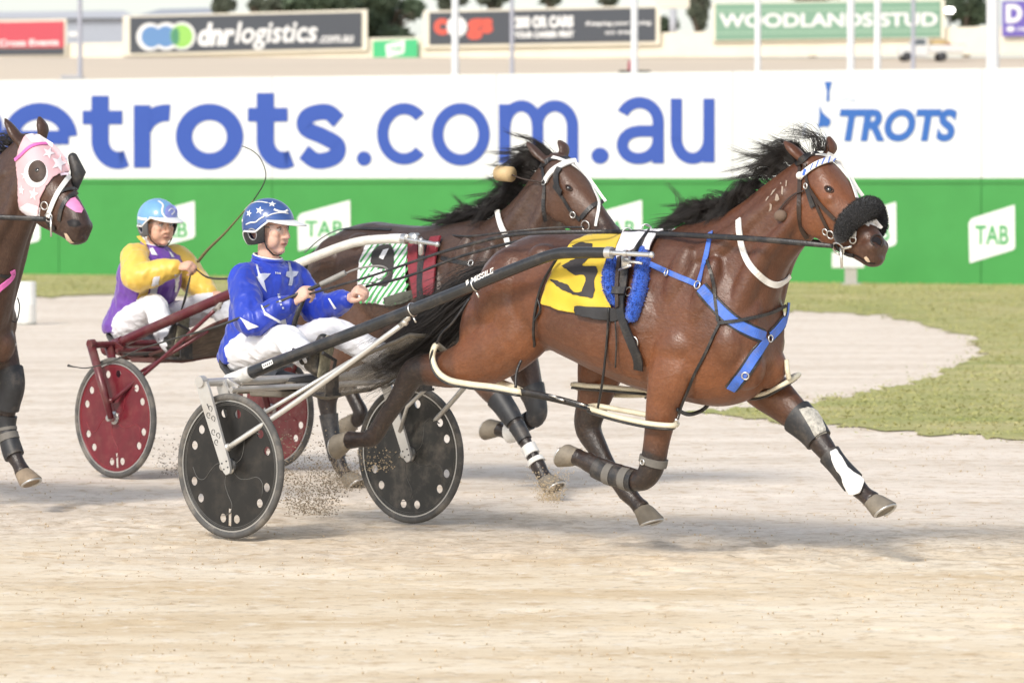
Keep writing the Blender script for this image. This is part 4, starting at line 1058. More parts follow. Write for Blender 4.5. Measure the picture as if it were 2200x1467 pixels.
def horse5():
    fr = F1; root = tag(fr.root('horse'), 'bay horse wearing a yellow cloth with a black number, out in front at full stretch', 'horse', 'harness racing horses')
    me, legs, head, neck = horse_body(fr, S5, M_BAY); body = link('body', me, M_BAY, root); bv = bvh_of(me)
    hoof(fr, root, (746, 945), (712, 947), (706, 975), -.19, T_HOOF); hoof(fr, root, (1381, 1093), (1391, 1128), (1430, 1128), .18, T_HOOF)
    hoof(fr, root, (1238, 982), (1215, 966), (1196, 990), -.20, T_HOOF); hoof(fr, root, (1875, 1075), (1890, 1101), (1935, 1086), .18, T_HOOF)
    eye(fr, bv, 1781, 407, root)
    # mane, forelock, tail
    crest = [fr.L(x, y, 0) for x, y in cr([(1490, 482), (1535, 466), (1590, 436), (1645, 394), (1698, 355), (1735, 328)], 6)]
    locks('mane', crest, 100, 34, T_HAIR, root, (.10, .25), lambda rr, u: V((-1, rr.gauss(-.28, .12), -.16 + .20 * math.sin(u * 9) + rr.gauss(0, .10))), .0011, 11)
    pol = fr.L(1760, 325, 0)
    def g(rr):
        p = pol + V((rr.uniform(-.03, .03), rr.uniform(-.04, .04), 0)); ln = rr.uniform(.10, .22)
        return [p, p + V((-.01, rr.gauss(0, .02), .06)), p + V((-ln * .7, rr.gauss(0, .03), .085 + rr.gauss(0, .02))), p + V((-ln, rr.gauss(0, .04), .06 + rr.gauss(0, .035)))]
    strands('forelock', g, 90, T_HAIR2, root, .0012, 9, 12)
    dock = fr.L(1070, 582, 0)
    way = [fr.L(1070, 582, -.01), fr.L(1000, 640, -.05), fr.L(930, 708, -.10), fr.L(860, 752, -.12), fr.L(800, 792, -.12)]
    def g(rr):
        a, b = rr.gauss(0, 1), rr.gauss(0, 1); ln = rr.uniform(.62, 1.08); out = []
        for i, q in enumerate(way):
            s = (.018, .048, .066, .075, .070)[i]; qq = dock + (q - dock) * ln if i else q
            out.append(qq + V((0, a * s * .8, b * s)) + gv(rr, .010 * i ** .5))
        return out
    strands('tail', g, 1500, T_HAIR, root, .0017, 12, 13)
    mb = MB(); limb(mb, [tuple(p) + (r, r) for p, r in ((dock + V((.10, 0, .03)), .05), (dock, .042), (fr.L(1035, 608, -.03), .035), (fr.L(1000, 640, -.05), .02))]); mb.build('tail_dock', T_HAIR, root)
    # ---- head gear
    br = tag(empty('bridle'), None); br.parent = root
    def st(name, pts, wd, m, par=br, th=.004, off=.003, n=6): return strap(fr, bv, pts, wd, th, off, n).build(name, m, par, smooth=False)
    st('cheek_strap', [(1719, 352), (1719, 400), (1717, 450), (1722, 490), (1734, 512)], .022, T_BRN)
    st('cheek_strap', [(1729, 352), (1736, 395), (1748, 425), (1768, 470), (1786, 505)], .018, T_BRN)
    st('cheek_strap', [(1741, 405), (1765, 440), (1795, 472)], .018, T_BRN, off=.008)
    st('crown_strap', [(1712, 356), (1724, 342), (1742, 334), (1758, 331)], .03, T_BLK, off=.006)
    st('buckle_tab', [(1737, 402), (1743, 425), (1750, 446)], .028, T_BLK, off=.009)
    st('face_strap', [(1742, 333), (1778, 338), (1806, 362), (1826, 392), (1840, 428)], .020, T_WHT, off=.006)
    st('face_strap', [(1776, 328), (1796, 340), (1818, 366), (1836, 398), (1853, 422)], .018, T_WHT, off=.006)
    bb = st('browband', [(1723, 380), (1742, 364), (1764, 352), (1786, 346), (1800, 348)], .032, T_WHT, off=.010)
    mb = MB()
    for a in ((1733, 371), (1747, 361), (1757, 356), (1767, 351), (1778, 348), (1789, 346)): strap(fr, bv, [(a[0] - 2, a[1] + 7), (a[0] + 2, a[1] - 6)], .005 if a[0] > 1735 else .016, .002, .0145, 3, mb)
    mb.build('blue_stripe', T_BLU, bb, smooth=False)
    mb = MB(); l, nn, _ = cast(fr, bv, 1723, 378); mb.ell(l + nn * .014, (.018, .018, .018)); mb.build('rosette', T_WHT, bb)
    buckle(fr, bv, 1735, 400, br, .012); buckle(fr, bv, 1776, 497, br, .014); buckle(fr, bv, 1787, 503, br, .018)
    nb = [fr.L(1806, 508, -.115), fr.L(1822, 478, -.10), fr.L(1848, 455, -.075), fr.L(1868, 447, 0), fr.L(1878, 455, .055), fr.L(1885, 480, .085), fr.L(1880, 500, .09)]
    fleece_tube('fleece_noseband', nb, [.032, .047, .050, .050, .048, .043, .030], T_FLE, br, 15000, .013, 4, .0016)
    st('bit_strap', [(1793, 520), (1805, 535), (1822, 545), (1836, 548)], .02, T_BLK, off=.006)
    mb = MB(); l, nn, _ = cast(fr, bv, 1806, 530); ringm(mb, l + nn * .018, nn, .030, .0045, 22); b0 = l + nn * .02
    mb.tube([b0 + V((.02, 0, .0)), b0 + V((.075, .0, .012))], [.008, .006], 8); mb.tube([b0 + V((.015, 0, .01)), b0 + V((.022, 0, -.085))], .006, 8); mb.build('bit', T_MET, br)
    st('nose_tab', [(1838, 490), (1836, 512)], .022, T_WHT, off=.010); buckle(fr, bv, 1835, 515, br, .016)
    # muzzle details: nostril, mouth, pale marks
    mb = MB(); decal(fr, bv, [(1873, 520), (1876, 512), (1883, 509), (1890, 513), (1893, 520), (1891, 527), (1886, 526), (1881, 521)], 4, .003, mb); mb.build('nostril', mat('nostril_dark', (.008, .005, .005), rough=.6), root)
    mb = MB(); P, Nn = lay(fr, bv, [(1878, 527), (1871, 520), (1874, 510), (1883, 505), (1892, 510), (1896, 520), (1893, 530)], 4, 1)
    mb.tube([p + q * .003 for p, q in zip(P, Nn)], .0045, 6); mb.build('nostril_rim', mat('muzzle_grey', (.030, .022, .019), rough=.6, bump=.3), root)
    st('mouth_line', [(1832, 545), (1848, 553), (1862, 563), (1880, 566)], .007, mat('mouth_dark', (.01, .006, .006), rough=.5), root, .002, .002)
    mb = MB(); decal(fr, bv, [(1857, 553), (1862, 550), (1867, 556), (1870, 562), (1865, 563), (1860, 559)], 4, .0035, mb); mb.build('lip_mark', mat('skin_pale', (.55, .42, .30), rough=.6), root)
    mb = MB(); decal(fr, bv, [(1849, 478), (1856, 470), (1870, 462), (1882, 470), (1897, 488), (1893, 492), (1880, 487), (1868, 483), (1866, 488), (1858, 483), (1852, 486)], 4, .004, mb); mb.build('white_snip', mat('hair_white', (.78, .75, .72), rough=.7, bump=.3), root)
    mb = MB(); c = lambda q: [(1550 + x / 4.315, 280 + y / 4.315) for x, y in q]
    for q in ([(600, 465), (612, 470), (606, 520), (596, 525)], [(560, 520), (575, 525), (570, 600), (556, 590)], [(510, 590), (525, 595), (540, 640), (520, 655), (495, 650)], [(450, 675), (470, 690), (465, 740), (440, 755), (450, 715)],
              [(480, 560), (515, 540), (470, 600), (455, 610)], [(430, 620), (450, 612), (420, 655), (410, 655)], [(545, 500), (555, 480), (560, 500)]): decal(fr, bv, c(q), 3, .003, mb)
    mb.build('freeze_brand', mat('brand_white', (.33, .26, .21), rough=.8), root)
    # neck strap, ear plug toggle
    ns = st('neck_strap', [(1588, 472), (1589, 500), (1596, 535), (1612, 570), (1640, 600), (1666, 612), (1686, 603), (1696, 592)], .030, T_WHT, root, .006, .003)
    mb = MB(); l, nn, _ = cast(fr, bv, 1680, 464); mb.ell(l + nn * .02, (.032, .025, .026)); mb.build('ear_plug_toggle', mat('toggle_tan', (.16, .11, .08), rough=.9), root)
    strap(fr, bv, [(1672, 458), (1700, 425), (1732, 410)], .008, .004, .012).build('ear_plug_cord', T_BRN, root, smooth=False)
    # overcheck: free strap from poll to saddle
    P = [fr.L(*q) for q in ((1712, 340, .0), (1680, 340, .02), (1640, 372, .04), (1602, 416, .05), (1535, 455, .05), (1475, 470, .02), (1422, 487, 0))]
    mb = MB(); ribbon(mb, [V(p) for p in cr([tuple(p) for p in P], 6)], [V((-.3, -1, .4))] * 37, .015, .004, 0); mb.build('overcheck', T_WHT, root, smooth=False)
    # ---- saddle area
    cl = [(1228, 520), (1262, 506), (1345, 503), (1332, 545), (1314, 548), (1306, 600), (1312, 640), (1328, 668), (1300, 690), (1240, 681), (1160, 658), (1164, 632), (1178, 600), (1192, 572), (1210, 545)]
    mb = decal(fr, bv, cl, 9, .020, None, 3)
    for i, v in enumerate(mb.v):
        f = .006 * math.sin(v[0] * 38 + v[2] * 9) + .004 * math.sin(v[2] * 55 + v[0] * 20); mb.v[i] = (v[0], v[1] - f, v[2])
    near = MB(); near.add(mb.v, mb.f); near.add([(x, -y, z) for x, y, z in mb.v], [f[::-1] for f in mb.f])
    M_YEL = mat('cloth_yellow', (.66, .46, .028), rough=.6, var=.06, scale=14, sheen=.2)
    cloth = near.build('saddle_cloth', M_YEL, root); solid(cloth, .005, 0); bc = bvh_of(cloth)
    c5 = lambda q: [(1000 + (865 + (x - 865) * 1.10) / 3.668, 460 + (470 + (y - 470) * 1.06) / 3.668) for x, y in q]
    M_NUM = mat('number_black', (.035, .03, .03), rough=.65)
    mb = MB(); decal(fr, bc, c5([(830, 262), (905, 235), (1000, 245), (985, 320), (1130, 330), (1095, 362), (975, 358), (912, 415), (1020, 408), (1036, 460), (1005, 520), (1016, 590), (995, 662), (935, 650), (850, 632), (760, 590), (678, 520), (692, 503), (825, 550), (832, 582), (880, 610), (912, 600), (942, 505), (930, 485), (870, 492), (758, 415), (890, 340)]), 5, .005, mb, 1); mb.build('number', M_NUM, cloth)
    mb = MB(); decal(fr, bc, [(1236, 655), (1300, 660), (1350, 663), (1350, 688), (1320, 692), (1290, 690), (1234, 679)], 6, .009, mb, 1); o = mb.build('hem_band', mat('band_black', (.03, .03, .033), rough=.7), cloth); solid(o, .004)
    mb = MB(); strap(fr, bc, [(1160, 658), (1200, 669), (1240, 680)], .010, .003, .004, 4, mb); mb.build('hem_piping', M_NUM, cloth, smooth=False)
    # white pad with its fringe, blue fleece girth pads, girth, saddle
    mb = decal(fr, bv, [(1338, 505), (1372, 497), (1432, 492), (1430, 503), (1412, 522), (1405, 548), (1372, 545), (1345, 556), (1330, 572), (1326, 545)], 8, .028, None, 2); near = MB(); near.add(mb.v, mb.f); near.add([(x, -y, z) for x, y, z in mb.v], [f[::-1] for f in mb.f])
    o = near.build('saddle_pad', mat('pad_white', (.78, .76, .80), rough=.9, bump=.6, bscale=90), root); solid(o, .010, 0)
    def pad(pts, rs, name='girth_fleece'):
        P, Nn = lay(fr, bv, pts, 4, 2); P = [p + q * r * .45 for p, q, r in zip(P, Nn, cr([(r,) for r in rs], 4) and [x[0] for x in cr([(r,) for r in rs], 4)])]
        return fleece_tube(name, [p for p in P[::2]], [x[0] for x in cr([(r,) for r in rs], 4)][::2], T_FLB, root, 2400, .010, 5, .0026)
    pad([(1384, 545), (1384, 575), (1380, 610), (1370, 650), (1362, 678)], [.030, .033, .034, .034, .032]); pad([(1322, 560), (1313, 590), (1314, 620), (1324, 648)], [.026, .032, .032, .022])
    st('girth', [(1352, 552), (1346, 590), (1341, 630), (1340, 660), (1346, 690), (1358, 725), (1374, 765), (1376, 790)], .048, T_BLK, root, .007, .022); st('girth_keeper', [(1325, 628), (1356, 630)], .035, T_BLK, root, .006, .040); buckle(fr, bv, 1362, 735, root, .028, 'girth_buckle'); buckle(fr, bv, 1354, 628, root, .020, 'girth_buckle')
    st('girth_strap', [(1338, 560), (1334, 600), (1333, 640), (1336, 662)], .020, T_BRN, root, .008, .030)
    mb = MB(); P = [fr.L(1395, 500, -.08), fr.L(1385, 512, -.14), fr.L(1372, 530, -.20), fr.L(1360, 552, -.24)]
    mb.tube([V(p) for p in cr([tuple(q) for q in P], 5)], .022, 8, flat=.5); mb.tube([V((q[0], -q[1], q[2])) for q in cr([tuple(q) for q in P], 5)], .022, 8, flat=.5); mb.build('saddle_tree', T_BLK, root)
    mb = MB()
    for x, y, yy in ((1348, 500, -.06), (1388, 492, -.04)): ringm(mb, fr.L(x, y, yy), fr.c, .022, .004)
    mb.tube([fr.L(1395, 497, 0), fr.L(1399, 488, 0), fr.L(1388, 484, 0)], .005, 6); mb.build('terret', T_MET, root)
    mb = MB(); mb.box(fr.L(1345, 562, -.285), (.05, .02, .06), bev=.006); mb.tube([fr.L(1340, 560, -.30), fr.L(1380, 566, -.30)], .007, 6); mb.tube([fr.L(1330, 580, -.29), fr.L(1356, 570, -.31)], .006, 6); mb.build('tug_buckle', T_MET, root)
    # ---- breast collar
    bc_ = tag(empty('breast_collar')); bc_.parent = root
    for nm, pts, wd in (('wide_strap', [(1506, 618), (1535, 652), (1575, 690), (1615, 712), (1642, 723)], .047), ('chest_strap', [(1692, 650), (1688, 680), (1672, 705), (1654, 724)], .042), ('girth_strap', [(1645, 730), (1622, 765), (1596, 805), (1570, 836)], .043)):
        st(nm + '_backing', pts, wd + .020, T_BLK, bc_, .003, .002, 8); st(nm, pts, wd, T_BLU, bc_, .004, .006, 8)
    st('trace_strap', [(1384, 562), (1420, 578), (1462, 596), (1500, 612)], .026, T_BLU, bc_, .004, .004); st('wither_strap', [(1528, 500), (1520, 540), (1510, 580), (1502, 610)], .026, T_BLU, bc_, .004, .004)
    buckle(fr, bv, 1502, 613, bc_, .018); buckle(fr, bv, 1386, 563, bc_, .020); buckle(fr, bv, 1436, 587, bc_, .016); buckle(fr, bv, 1651, 727, bc_, .016); buckle(fr, bv, 1602, 806, bc_, .016)
    st('hanger_strap', [(1522, 560), (1534, 620), (1544, 690)], .016, T_BLK, bc_, .004, .008); st('hanger_strap', [(1544, 694), (1590, 688), (1640, 676), (1686, 656)], .016, T_BLK, bc_, .004, .012); st('hanger_strap', [(1546, 697), (1516, 760), (1484, 820), (1462, 870), (1454, 900)], .014, T_BLK, bc_, .004, .006)
    # ---- hopples
    def loop(front, back, name='hopple', r=.013):
        P = [V(p) for p in cr([tuple(fr.L(*q)) for q in front + back], 6, closed=True)]
        mb = MB(); mb.tube(P, r, 8, flat=1.25, closed=True); o = mb.build(name, T_CRM, root)
        mb = MB(); n = len(P); k = int(n * len(front) / (len(front) + len(back))); mb.tube([p + V((0, -.012, -.016)) for p in P[:k]], .006, 6); mb.build('edge_strap', T_BLK, o); return o
    loop([(936, 742, -.262), (929, 768, -.275), (940, 798, -.285), (966, 817, -.285), (1010, 826, -.285), (1062, 832, -.28), (1118, 842, -.262)], [(1108, 834, -.16), (1040, 806, -.08), (980, 776, -.09), (948, 748, -.16)])
    loop([(1266, 876, -.21), (1300, 888, -.285), (1345, 900, -.290), (1395, 910, -.288), (1436, 914, -.27), (1452, 912, -.22)], [(1446, 905, -.12), (1400, 893, -.10), (1330, 880, -.10), (1282, 872, -.14)])
    loop([(1232, 826, .14), (1262, 829, .095), (1305, 832, .088), (1350, 836, .095), (1392, 840, .14)], [(1385, 848, .24), (1320, 848, .27), (1255, 838, .24)])
    loop([(1582, 842, .10), (1612, 850, .085), (1646, 845, .085), (1680, 828, .09), (1706, 812, .15)], [(1712, 806, .24), (1660, 826, .28), (1600, 838, .22)])
    def free(name, pts, r, m, flat=None): mb = MB(); mb.tube([V(p) for p in cr([tuple(fr.L(*q)) for q in pts], 6)], r, 7, flat=flat); return mb.build(name, m, root)
    free('hopple_link', [(1116, 840, -.262), (1160, 848, -.26), (1220, 862, -.25), (1270, 878, -.22)], .014, T_BLK, .5); free('hopple_link', [(1120, 846, -.25), (1180, 858, -.24), (1240, 872, -.24), (1280, 884, -.25)], .008, T_BLK)
    for x, y in ((1180, 848), (1196, 855), (1240, 865)): mb = MB(); mb.tube([fr.L(x, y, -.272), fr.L(x + 16, y + 5, -.272)], .006, 6); mb.build('link_hook', T_MET, root)
    free('hopple_link', [(1392, 842, .14), (1460, 850, .14), (1530, 850, .13), (1584, 844, .10)], .012, T_BLK, .5)
    free('hopple_hanger', [(1308, 660, -.315), (1304, 730, -.30), (1297, 800, -.285), (1290, 846, -.27), (1284, 878, -.24)], .006, T_BLK); free('hopple_hanger', [(1322, 690, -.31), (1324, 740, -.30), (1322, 790, -.29)], .004, T_BLK)
    free('hopple_hanger', [(1196, 555, -.285), (1165, 610, -.29), (1150, 665, -.285), (1146, 715, -.27), (1147, 745, -.20), (1125, 765, -.2), (1110, 800, -.24), (1108, 834, -.262)], .007, T_BLK); free('hopple_hanger', [(1148, 690, -.285), (1160, 665, -.29), (1154, 640, -.29)], .005, T_BLK)
    free('hopple_hanger', [(1010, 640, -.20), (975, 690, -.24), (950, 715, -.262), (938, 738, -.262)], .007, T_BLK); free('hopple_hanger', [(1454, 900, -.24), (1450, 914, -.22)], .009, T_MET)
    free('hopple_hanger', [(1690, 774, .10), (1692, 795, .085), (1696, 814, .10)], .012, T_CRM); free('girth_loop', [(1455, 880, -.22), (1480, 890, -.1), (1510, 880, 0), (1530, 858, 0)], .010, T_BLK, .6)
    # ---- boots and wraps
    kb = band(legs, fr, 'LF', 2.55, 3.75, .011, T_BOOT, 'knee_boot', root); bb = bvh_of(kb); mb = MB(); decal(fr, bb, [(1714, 880), (1735, 874), (1757, 880), (1766, 900), (1777, 928), (1768, 946), (1752, 942), (1738, 915)], 4, .006, mb, 1); o = mb.build('sheepskin_patch', mat('sheepskin', (.50, .48, .43), rough=.95, var=.4, scale=50, bump=1, bscale=120), kb)
    band(legs, fr, 'LF', 4.5, 5.9, .010, T_BOOT, 'shin_boot', root); sb = bvh_of(me)
    mb = MB(); decal(fr, sb, cr([(1782, 976), (1786, 968), (1796, 966), (1804, 976), (1818, 1000), (1836, 1018), (1853, 1030), (1858, 1046), (1852, 1062), (1838, 1065), (1826, 1058), (1808, 1024), (1792, 1000)], 3, True) and [tuple(q) for q in cr([(1782, 976), (1786, 968), (1796, 966), (1804, 976), (1818, 1000), (1836, 1018), (1853, 1030), (1858, 1046), (1852, 1062), (1838, 1065), (1826, 1058), (1808, 1024), (1792, 1000)], 3, True)], 5, .022, mb, 3); o = mb.build('white_shield', T_PLAS, root); solid(o, .012, -1)
    band(legs, fr, 'RF', 5.4, 7.5, .008, T_BOOT, 'shin_wrap', root); w1 = band(legs, fr, 'RF', 5.7, 6.1, .011, mat('tape_grey', (.15, .14, .125), rough=.7), 'wrap_tape', root); band(legs, fr, 'RF', 6.5, 6.9, .011, mat('tape_grey', None), 'wrap_tape', root)
    band(legs, fr, 'RF', 3.68, 3.95, .008, mat('tape_grey', None), 'knee_band', root); buckle(fr, bv, 1384, 992, root, .012)
    return root, me, legs
# ================================================================== SULKIES
def disc_mesh(R, th, holes, slot=True, n=64):
    cu = bpy.data.curves.new('d', 'CURVE'); cu.dimensions = '2D'; cu.fill_mode = 'BOTH'; cu.extrude = th / 2
    def loop(pts):
        s = cu.splines.new('POLY'); s.points.add(len(pts) - 1); s.use_cyclic_u = True
        for p, q in zip(s.points, pts): p.co = (q[0], q[1], 0, 1)
    loop([(R * math.cos(2 * math.pi * i / n), R * math.sin(2 * math.pi * i / n)) for i in range(n)])
    for (x, y, r) in holes: loop([(x + r * math.cos(2 * math.pi * i / 16), y + r * math.sin(2 * math.pi * i / 16)) for i in range(16)])
    if slot: loop([(-.011, -.288), (.011, -.288), (.011, -.205), (-.011, -.205)])
    o = bpy.data.objects.new('d', cu); COL.objects.link(o)
    me = bpy.data.meshes.new_from_object(o.evaluated_get(bpy.context.evaluated_depsgraph_get())); bpy.data.objects.remove(o); bpy.data.curves.remove(cu); me.materials.clear()
    return me
M_TYRE = mat('tyre_rubber', (.085, .083, .080), rough=.85, var=.15, dirt=(.34, .30, .25, 1), dirt_amt=.75, dscale=7)
M_RIM = mat('rim_alloy', (.55, .55, .54), rough=.3, metal=.9, var=.06)
def wheel(parent, c, m, slot, mline, turn=0.0, side=-1):
    holes = []
    for k in range(6):
        for s in (-1, 1):
            a = math.radians(90 + 60 * k + s * 10.2); holes.append((.257 * math.cos(a), .257 * math.sin(a), .0215))
    me = disc_mesh(.318, .006, holes, slot)
    a = mesh_np(me); q = a.copy(); q[:, 0] = a[:, 0]; q[:, 1] = a[:, 2]; q[:, 2] = a[:, 1]
    me.vertices.foreach_set('co', q.ravel()); me.update(); fixnormals(me)
    o = link('wheel', me, m, parent, auto=30); o.location = c; ct, st = math.cos(turn), math.sin(turn)
    o.rotation_euler = (0, turn, 0)
    mb = MB(); mb.tube([(.333 * math.cos(t), 0, .333 * math.sin(t)) for t in [2 * math.pi * i / 72 for i in range(72)]], .0175, 12, closed=True, up=(0, 1, 0)); mb.build('tyre', M_TYRE, o)
    mb = MB()
    mb.disc_ring((0, 0, 0), (0, 1, 0), [(.311, -.0085), (.320, -.0085), (.320, .0085), (.311, .0085), (.311, -.0085)], 72); mb.build('rim', M_RIM, o, auto=30)
    mb = MB()
    for r in (.296, .303):
        for y in (-.0035, .0035): mb.tube([(r * math.cos(t), y, r * math.sin(t)) for t in [2 * math.pi * i / 72 for i in range(72)]], .0016, 5, closed=True)
    for k in range(5):
        b = 2 * math.pi * k / 5 + .4
        for y in (-.0035, .0035):
            P = [(r * math.cos(b + d), y, r * math.sin(b + d)) for r, d in cr([(.035, 0), (.08, .12), (.13, .42), (.18, .62), (.225, .55), (.250, .30)], 5)]; mb.tube(P, .0018, 5)
    mb.build('relief_line', mline, o)
    mb = MB(); mb.disc_ring((0, 0, 0), (0, 1, 0), [(0, -.062), (.018, -.06), (.024, -.045), (.024, -.02), (.038, -.012), (.038, .012), (.024, .02), (.024, .045), (.018, .06), (0, .062)], 24); mb.build('hub', M_RIM, o, auto=40)
    return o
def sulky(fr, label, C):
    root = tag(fr.root('sulky'), label, 'sulky', 'sulkies drawn by the racing horses')
    mf, ms = C['frame'], C['shaft']; yw = C['yw']
    for s in (-1, 1):
        wh = wheel(root, V((0, s * yw, .35)), C['disc_far'] if s > 0 else C['disc'], C['slot'][0 if s < 0 else 1], C['line'], C.get('turn', 0) * (1 if s < 0 else .4))
    (tx, tz), (bx, bz) = C['strut']
    for s in (-1, 1):
        for yy, wd0, wd1 in ((yw + .065, .078, .058), (yw - .065, .066, .055)):
            y = s * yy; mb = MB()
            if C['plate']:
                a, b = V((tx, y, tz)), V((bx, y, bz)); d = (b - a).normalized(); n = d.cross(V((0, 1, 0)))
                rg = []
                for t, wd in ((0, wd0 * .9), (.12, wd0), (.5, (wd0 + wd1) / 2), (.95, wd1), (1.03, wd1 * .8), (1.07, wd1 * .45)):
                    c = a + (b - a) * t; rg.append([c + n * wd / 2 + V((0, -.007, 0)), c + n * wd / 2 + V((0, .007, 0)), c - n * wd / 2 + V((0, .007, 0)), c - n * wd / 2 + V((0, -.007, 0))])
                mb.loft(rg)
                st = mb.build('wheel_strut', mf, root, auto=30)
                if s < 0 and yy > yw:
                    # engraved scrolls
                    e = MB()
                    for t0, k in ((.30, 1), (.36, -1), (.42, 1), (.56, -1), (.62, 1), (.68, -1)):
                        c = a + (b - a) * t0 + V((0, -.0085, 0)); e.tube([c + n * k * .010 + (d * math.cos(q) + n * k * math.sin(q)) * (.016 - .0016 * q) for q in [i * .5 for i in range(13)]], .0014, 5)
                    e.tube([a + (b - a) * .24 + V((0, -.0085, 0)), a + (b - a) * .29 + V((0, -.0085, 0)) + n * .004], .0024, 5); e.build('engraving', mat('engraving_dark', (.06, .06, .06), rough=.6), st)
                e = MB()
                for t0, k in ((.93, .016), (.93, -.016), (1.0, .014), (1.0, -.014)):
                    c = a + (b - a) * t0 + n * k + V((0, s * (.0072 if yy > yw else -.0072), 0)); e.disc_ring(c, (0, 1, 0), [(0, -.003), (.004, -.003), (.004, .003), (0, .003)], 8)
                e.build('rivet', mat('engraving_dark', (.06, .06, .06), rough=.6), st)
            else:
                mb.tube([(tx - .01, y, tz), (tx * .4 + bx * .6, y, tz * .4 + bz * .6), (bx, y, bz)], [.027, .024, .018], 12); mb.build('wheel_strut', mf, root)
    # arch: two cross bars and end brackets
    mb = MB(); mb.tube([(tx, -yw - .07, tz + .005), (tx, yw + .07, tz + .005)], .020, 12); mb.tube([(tx + .07, -yw + .06, tz - .03), (tx + .07, yw - .06, tz - .03)], .014, 10)
    for s in (-1, 1):
        mb.bar((tx, s * (yw - .10), tz), (tx + .075, s * (yw - .10), tz - .035), .012, .05); mb.tube([(tx, s * (yw - .065), tz - .06), (tx, s * (yw - .22), tz)], .010, 8)
        mb.tube([(tx - .005, s * (yw + .085), tz + .01), (tx - .005, s * (yw + .05), tz + .012)], .028, 12)
    mb.build('arch_bar', mf, root, auto=40)
    # shafts
    for s in (-1, 1):
        P = [V((x, s * abs(y), z)) for x, y, z in C['shaft_path']]
        Q = [V(p) for p in cr([tuple(p) for p in P], 8)]; n = len(Q)
        k0 = int(n * .50) if C.get('sleeve') else n; mb = MB(); mb.tube(Q[:k0 + 1], [.031 - .006 * i / n for i in range(len(Q[:k0 + 1]))], 14); sh = mb.build('shaft', ms, root)
        if C.get('sleeve'):
            k0 = int(n * .50); mb = MB(); mb.tube(Q[k0:], [.0265 - .002 * i / n for i in range(n - k0)], 14); mb.build('shaft_sleeve', C['sleeve'], sh)
        mb = MB(); e0 = Q[-1]; e1 = V((C['tip'][0], s * abs(C['tip'][1]), C['tip'][2])); mb.tube([e0 - (e1 - e0) * .08, e0 + (e1 - e0) * .06], .028, 12); mb.tube([e0, e1], .0115, 10); mb.ell(e1, (.016, .016, .016)); mb.tube([e0 + (e1 - e0) * .35, e0 + (e1 - e0) * .42], .018, 10); mb.build('shaft_tip', T_MET, sh, auto=40)
        mb = MB(); d = (Q[3] - Q[0]).normalized(); mb.tube([Q[0] - d * .06, Q[0] + d * .10], .037, 12); mb.bar(Q[0] + V((0, 0, -.03)), V((tx + .02, Q[0].y, tz + .01)), .03, .03); mb.build('shaft_socket', C['socket'], root, auto=40)
        # stay rod from the strut to the shaft, and a short inner one
        k = C['stay_at']; a = V((tx + (bx - tx) * .76 + .03, s * (yw + .05), tz + (bz - tz) * .76)); b = Q[k] - V((0, 0, .045)); mid = a + (b - a) * .42 + V((0, 0, -.012))
        mb = MB(); mb.tube([V(p) for p in cr([tuple(a), tuple(mid), tuple(b)], 6)], C['stay_r'], 10); mb.tube([a + V((-.035, 0, 0)), a + V((.01, 0, .004))], C['stay_r'] * 1.4, 8); mb.build('stay_rod', C['stay'], root)
        mb = MB(); mb.tube([b - (b - a).normalized() * .03, b + V((.02, 0, .02)), Q[k] + V((.03, 0, 0))], .014, 8); mb.ell(b, (.018, .018, .018)); mb.build('stay_clamp', T_MET, root)
        mb = MB(); a2 = V((tx + .16, s * (yw - .12), tz - .20)); mb.tube([V((tx + (bx - tx) * .7, s * (yw - .07), tz + (bz - tz) * .7)), a2 + V((.05, 0, .05)), V((.55, s * .40, .86))], .010, 8); mb.build('inner_stay', C['stay'], root)
        # stirrup cup on the shaft
        f = V((C['foot'][0], s * C['foot'][1], C['foot'][2])); mb = MB()
        mb.bar(f + V((.055, 0, -.10)), f + V((.055, 0, .0)), .012, .09, up=(0, 1, 0)); mb.box(f + V((0, 0, -.105)), (.13, .11, .014)); mb.tube([f + V((.06, 0, -.02)), f + V((.10, s * .02, .06)), Q[6] * 0 + V((f.x + .10, s * abs(C['shaft_path'][0][1]), f.z + .10))], .009, 7)
        mb.build('stirrup', mat('stirrup_black', (.02, .02, .022), rough=.55, dirt=(.25, .2, .15, 1), dirt_amt=.6, dscale=12), root, auto=40)
    # seat
    sx = C['seat'][0]; sz = C['seat'][1]; mb = MB(); prof = [(-.02, .150, .14), (.02, .075, .19), (.10, .022, .215), (.22, .004, .215), (.34, .010, .19), (.44, .022, .13), (.48, .030, .07)]
    rings = []
    for x, zt, hw in prof:
        rg = []
        for k in range(18):
            t = 2 * math.pi * k / 18; u, v = math.cos(t), math.sin(t); rg.append(V((sx + x, hw * math.copysign(abs(u) ** .7, u), sz + zt - .028 + .030 * math.copysign(abs(v) ** .8, v) + .055 * (abs(u) ** 3) * (.6 if x < .3 else .25))))
        rings.append(rg)
    mb.loft(rings); mb.build('seat', mat('seat_black', (.045, .046, .05), rough=.6, var=.1, bump=.15, dirt=(.2, .17, .13, 1), dirt_amt=.35, dscale=8), root)
    mb = MB()
    for y in (-.14, .14): mb.tube([(sx + .02, y, sz - .02), (sx + .20, y, sz - .05), (tx + .07, y, tz - .02)], .012, 8); mb.tube([(sx + .40, y, sz - .03), (tx + .07, y, tz - .02), (sx + .05, y, sz + .01)], .010, 8)
    mb.box((sx + .30, 0, sz - .06), (.22, .30, .035), bev=.006); mb.tube([(sx + .15, -.2, sz - .055), (sx + .15, .2, sz - .055)], .012, 8)
    mb.build('seat_frame', C['under'], root, auto=40)
    # mud apron between the shafts under the driver's feet
    A = C['apron']; mb = MB(); nn = 9; rows_ = []
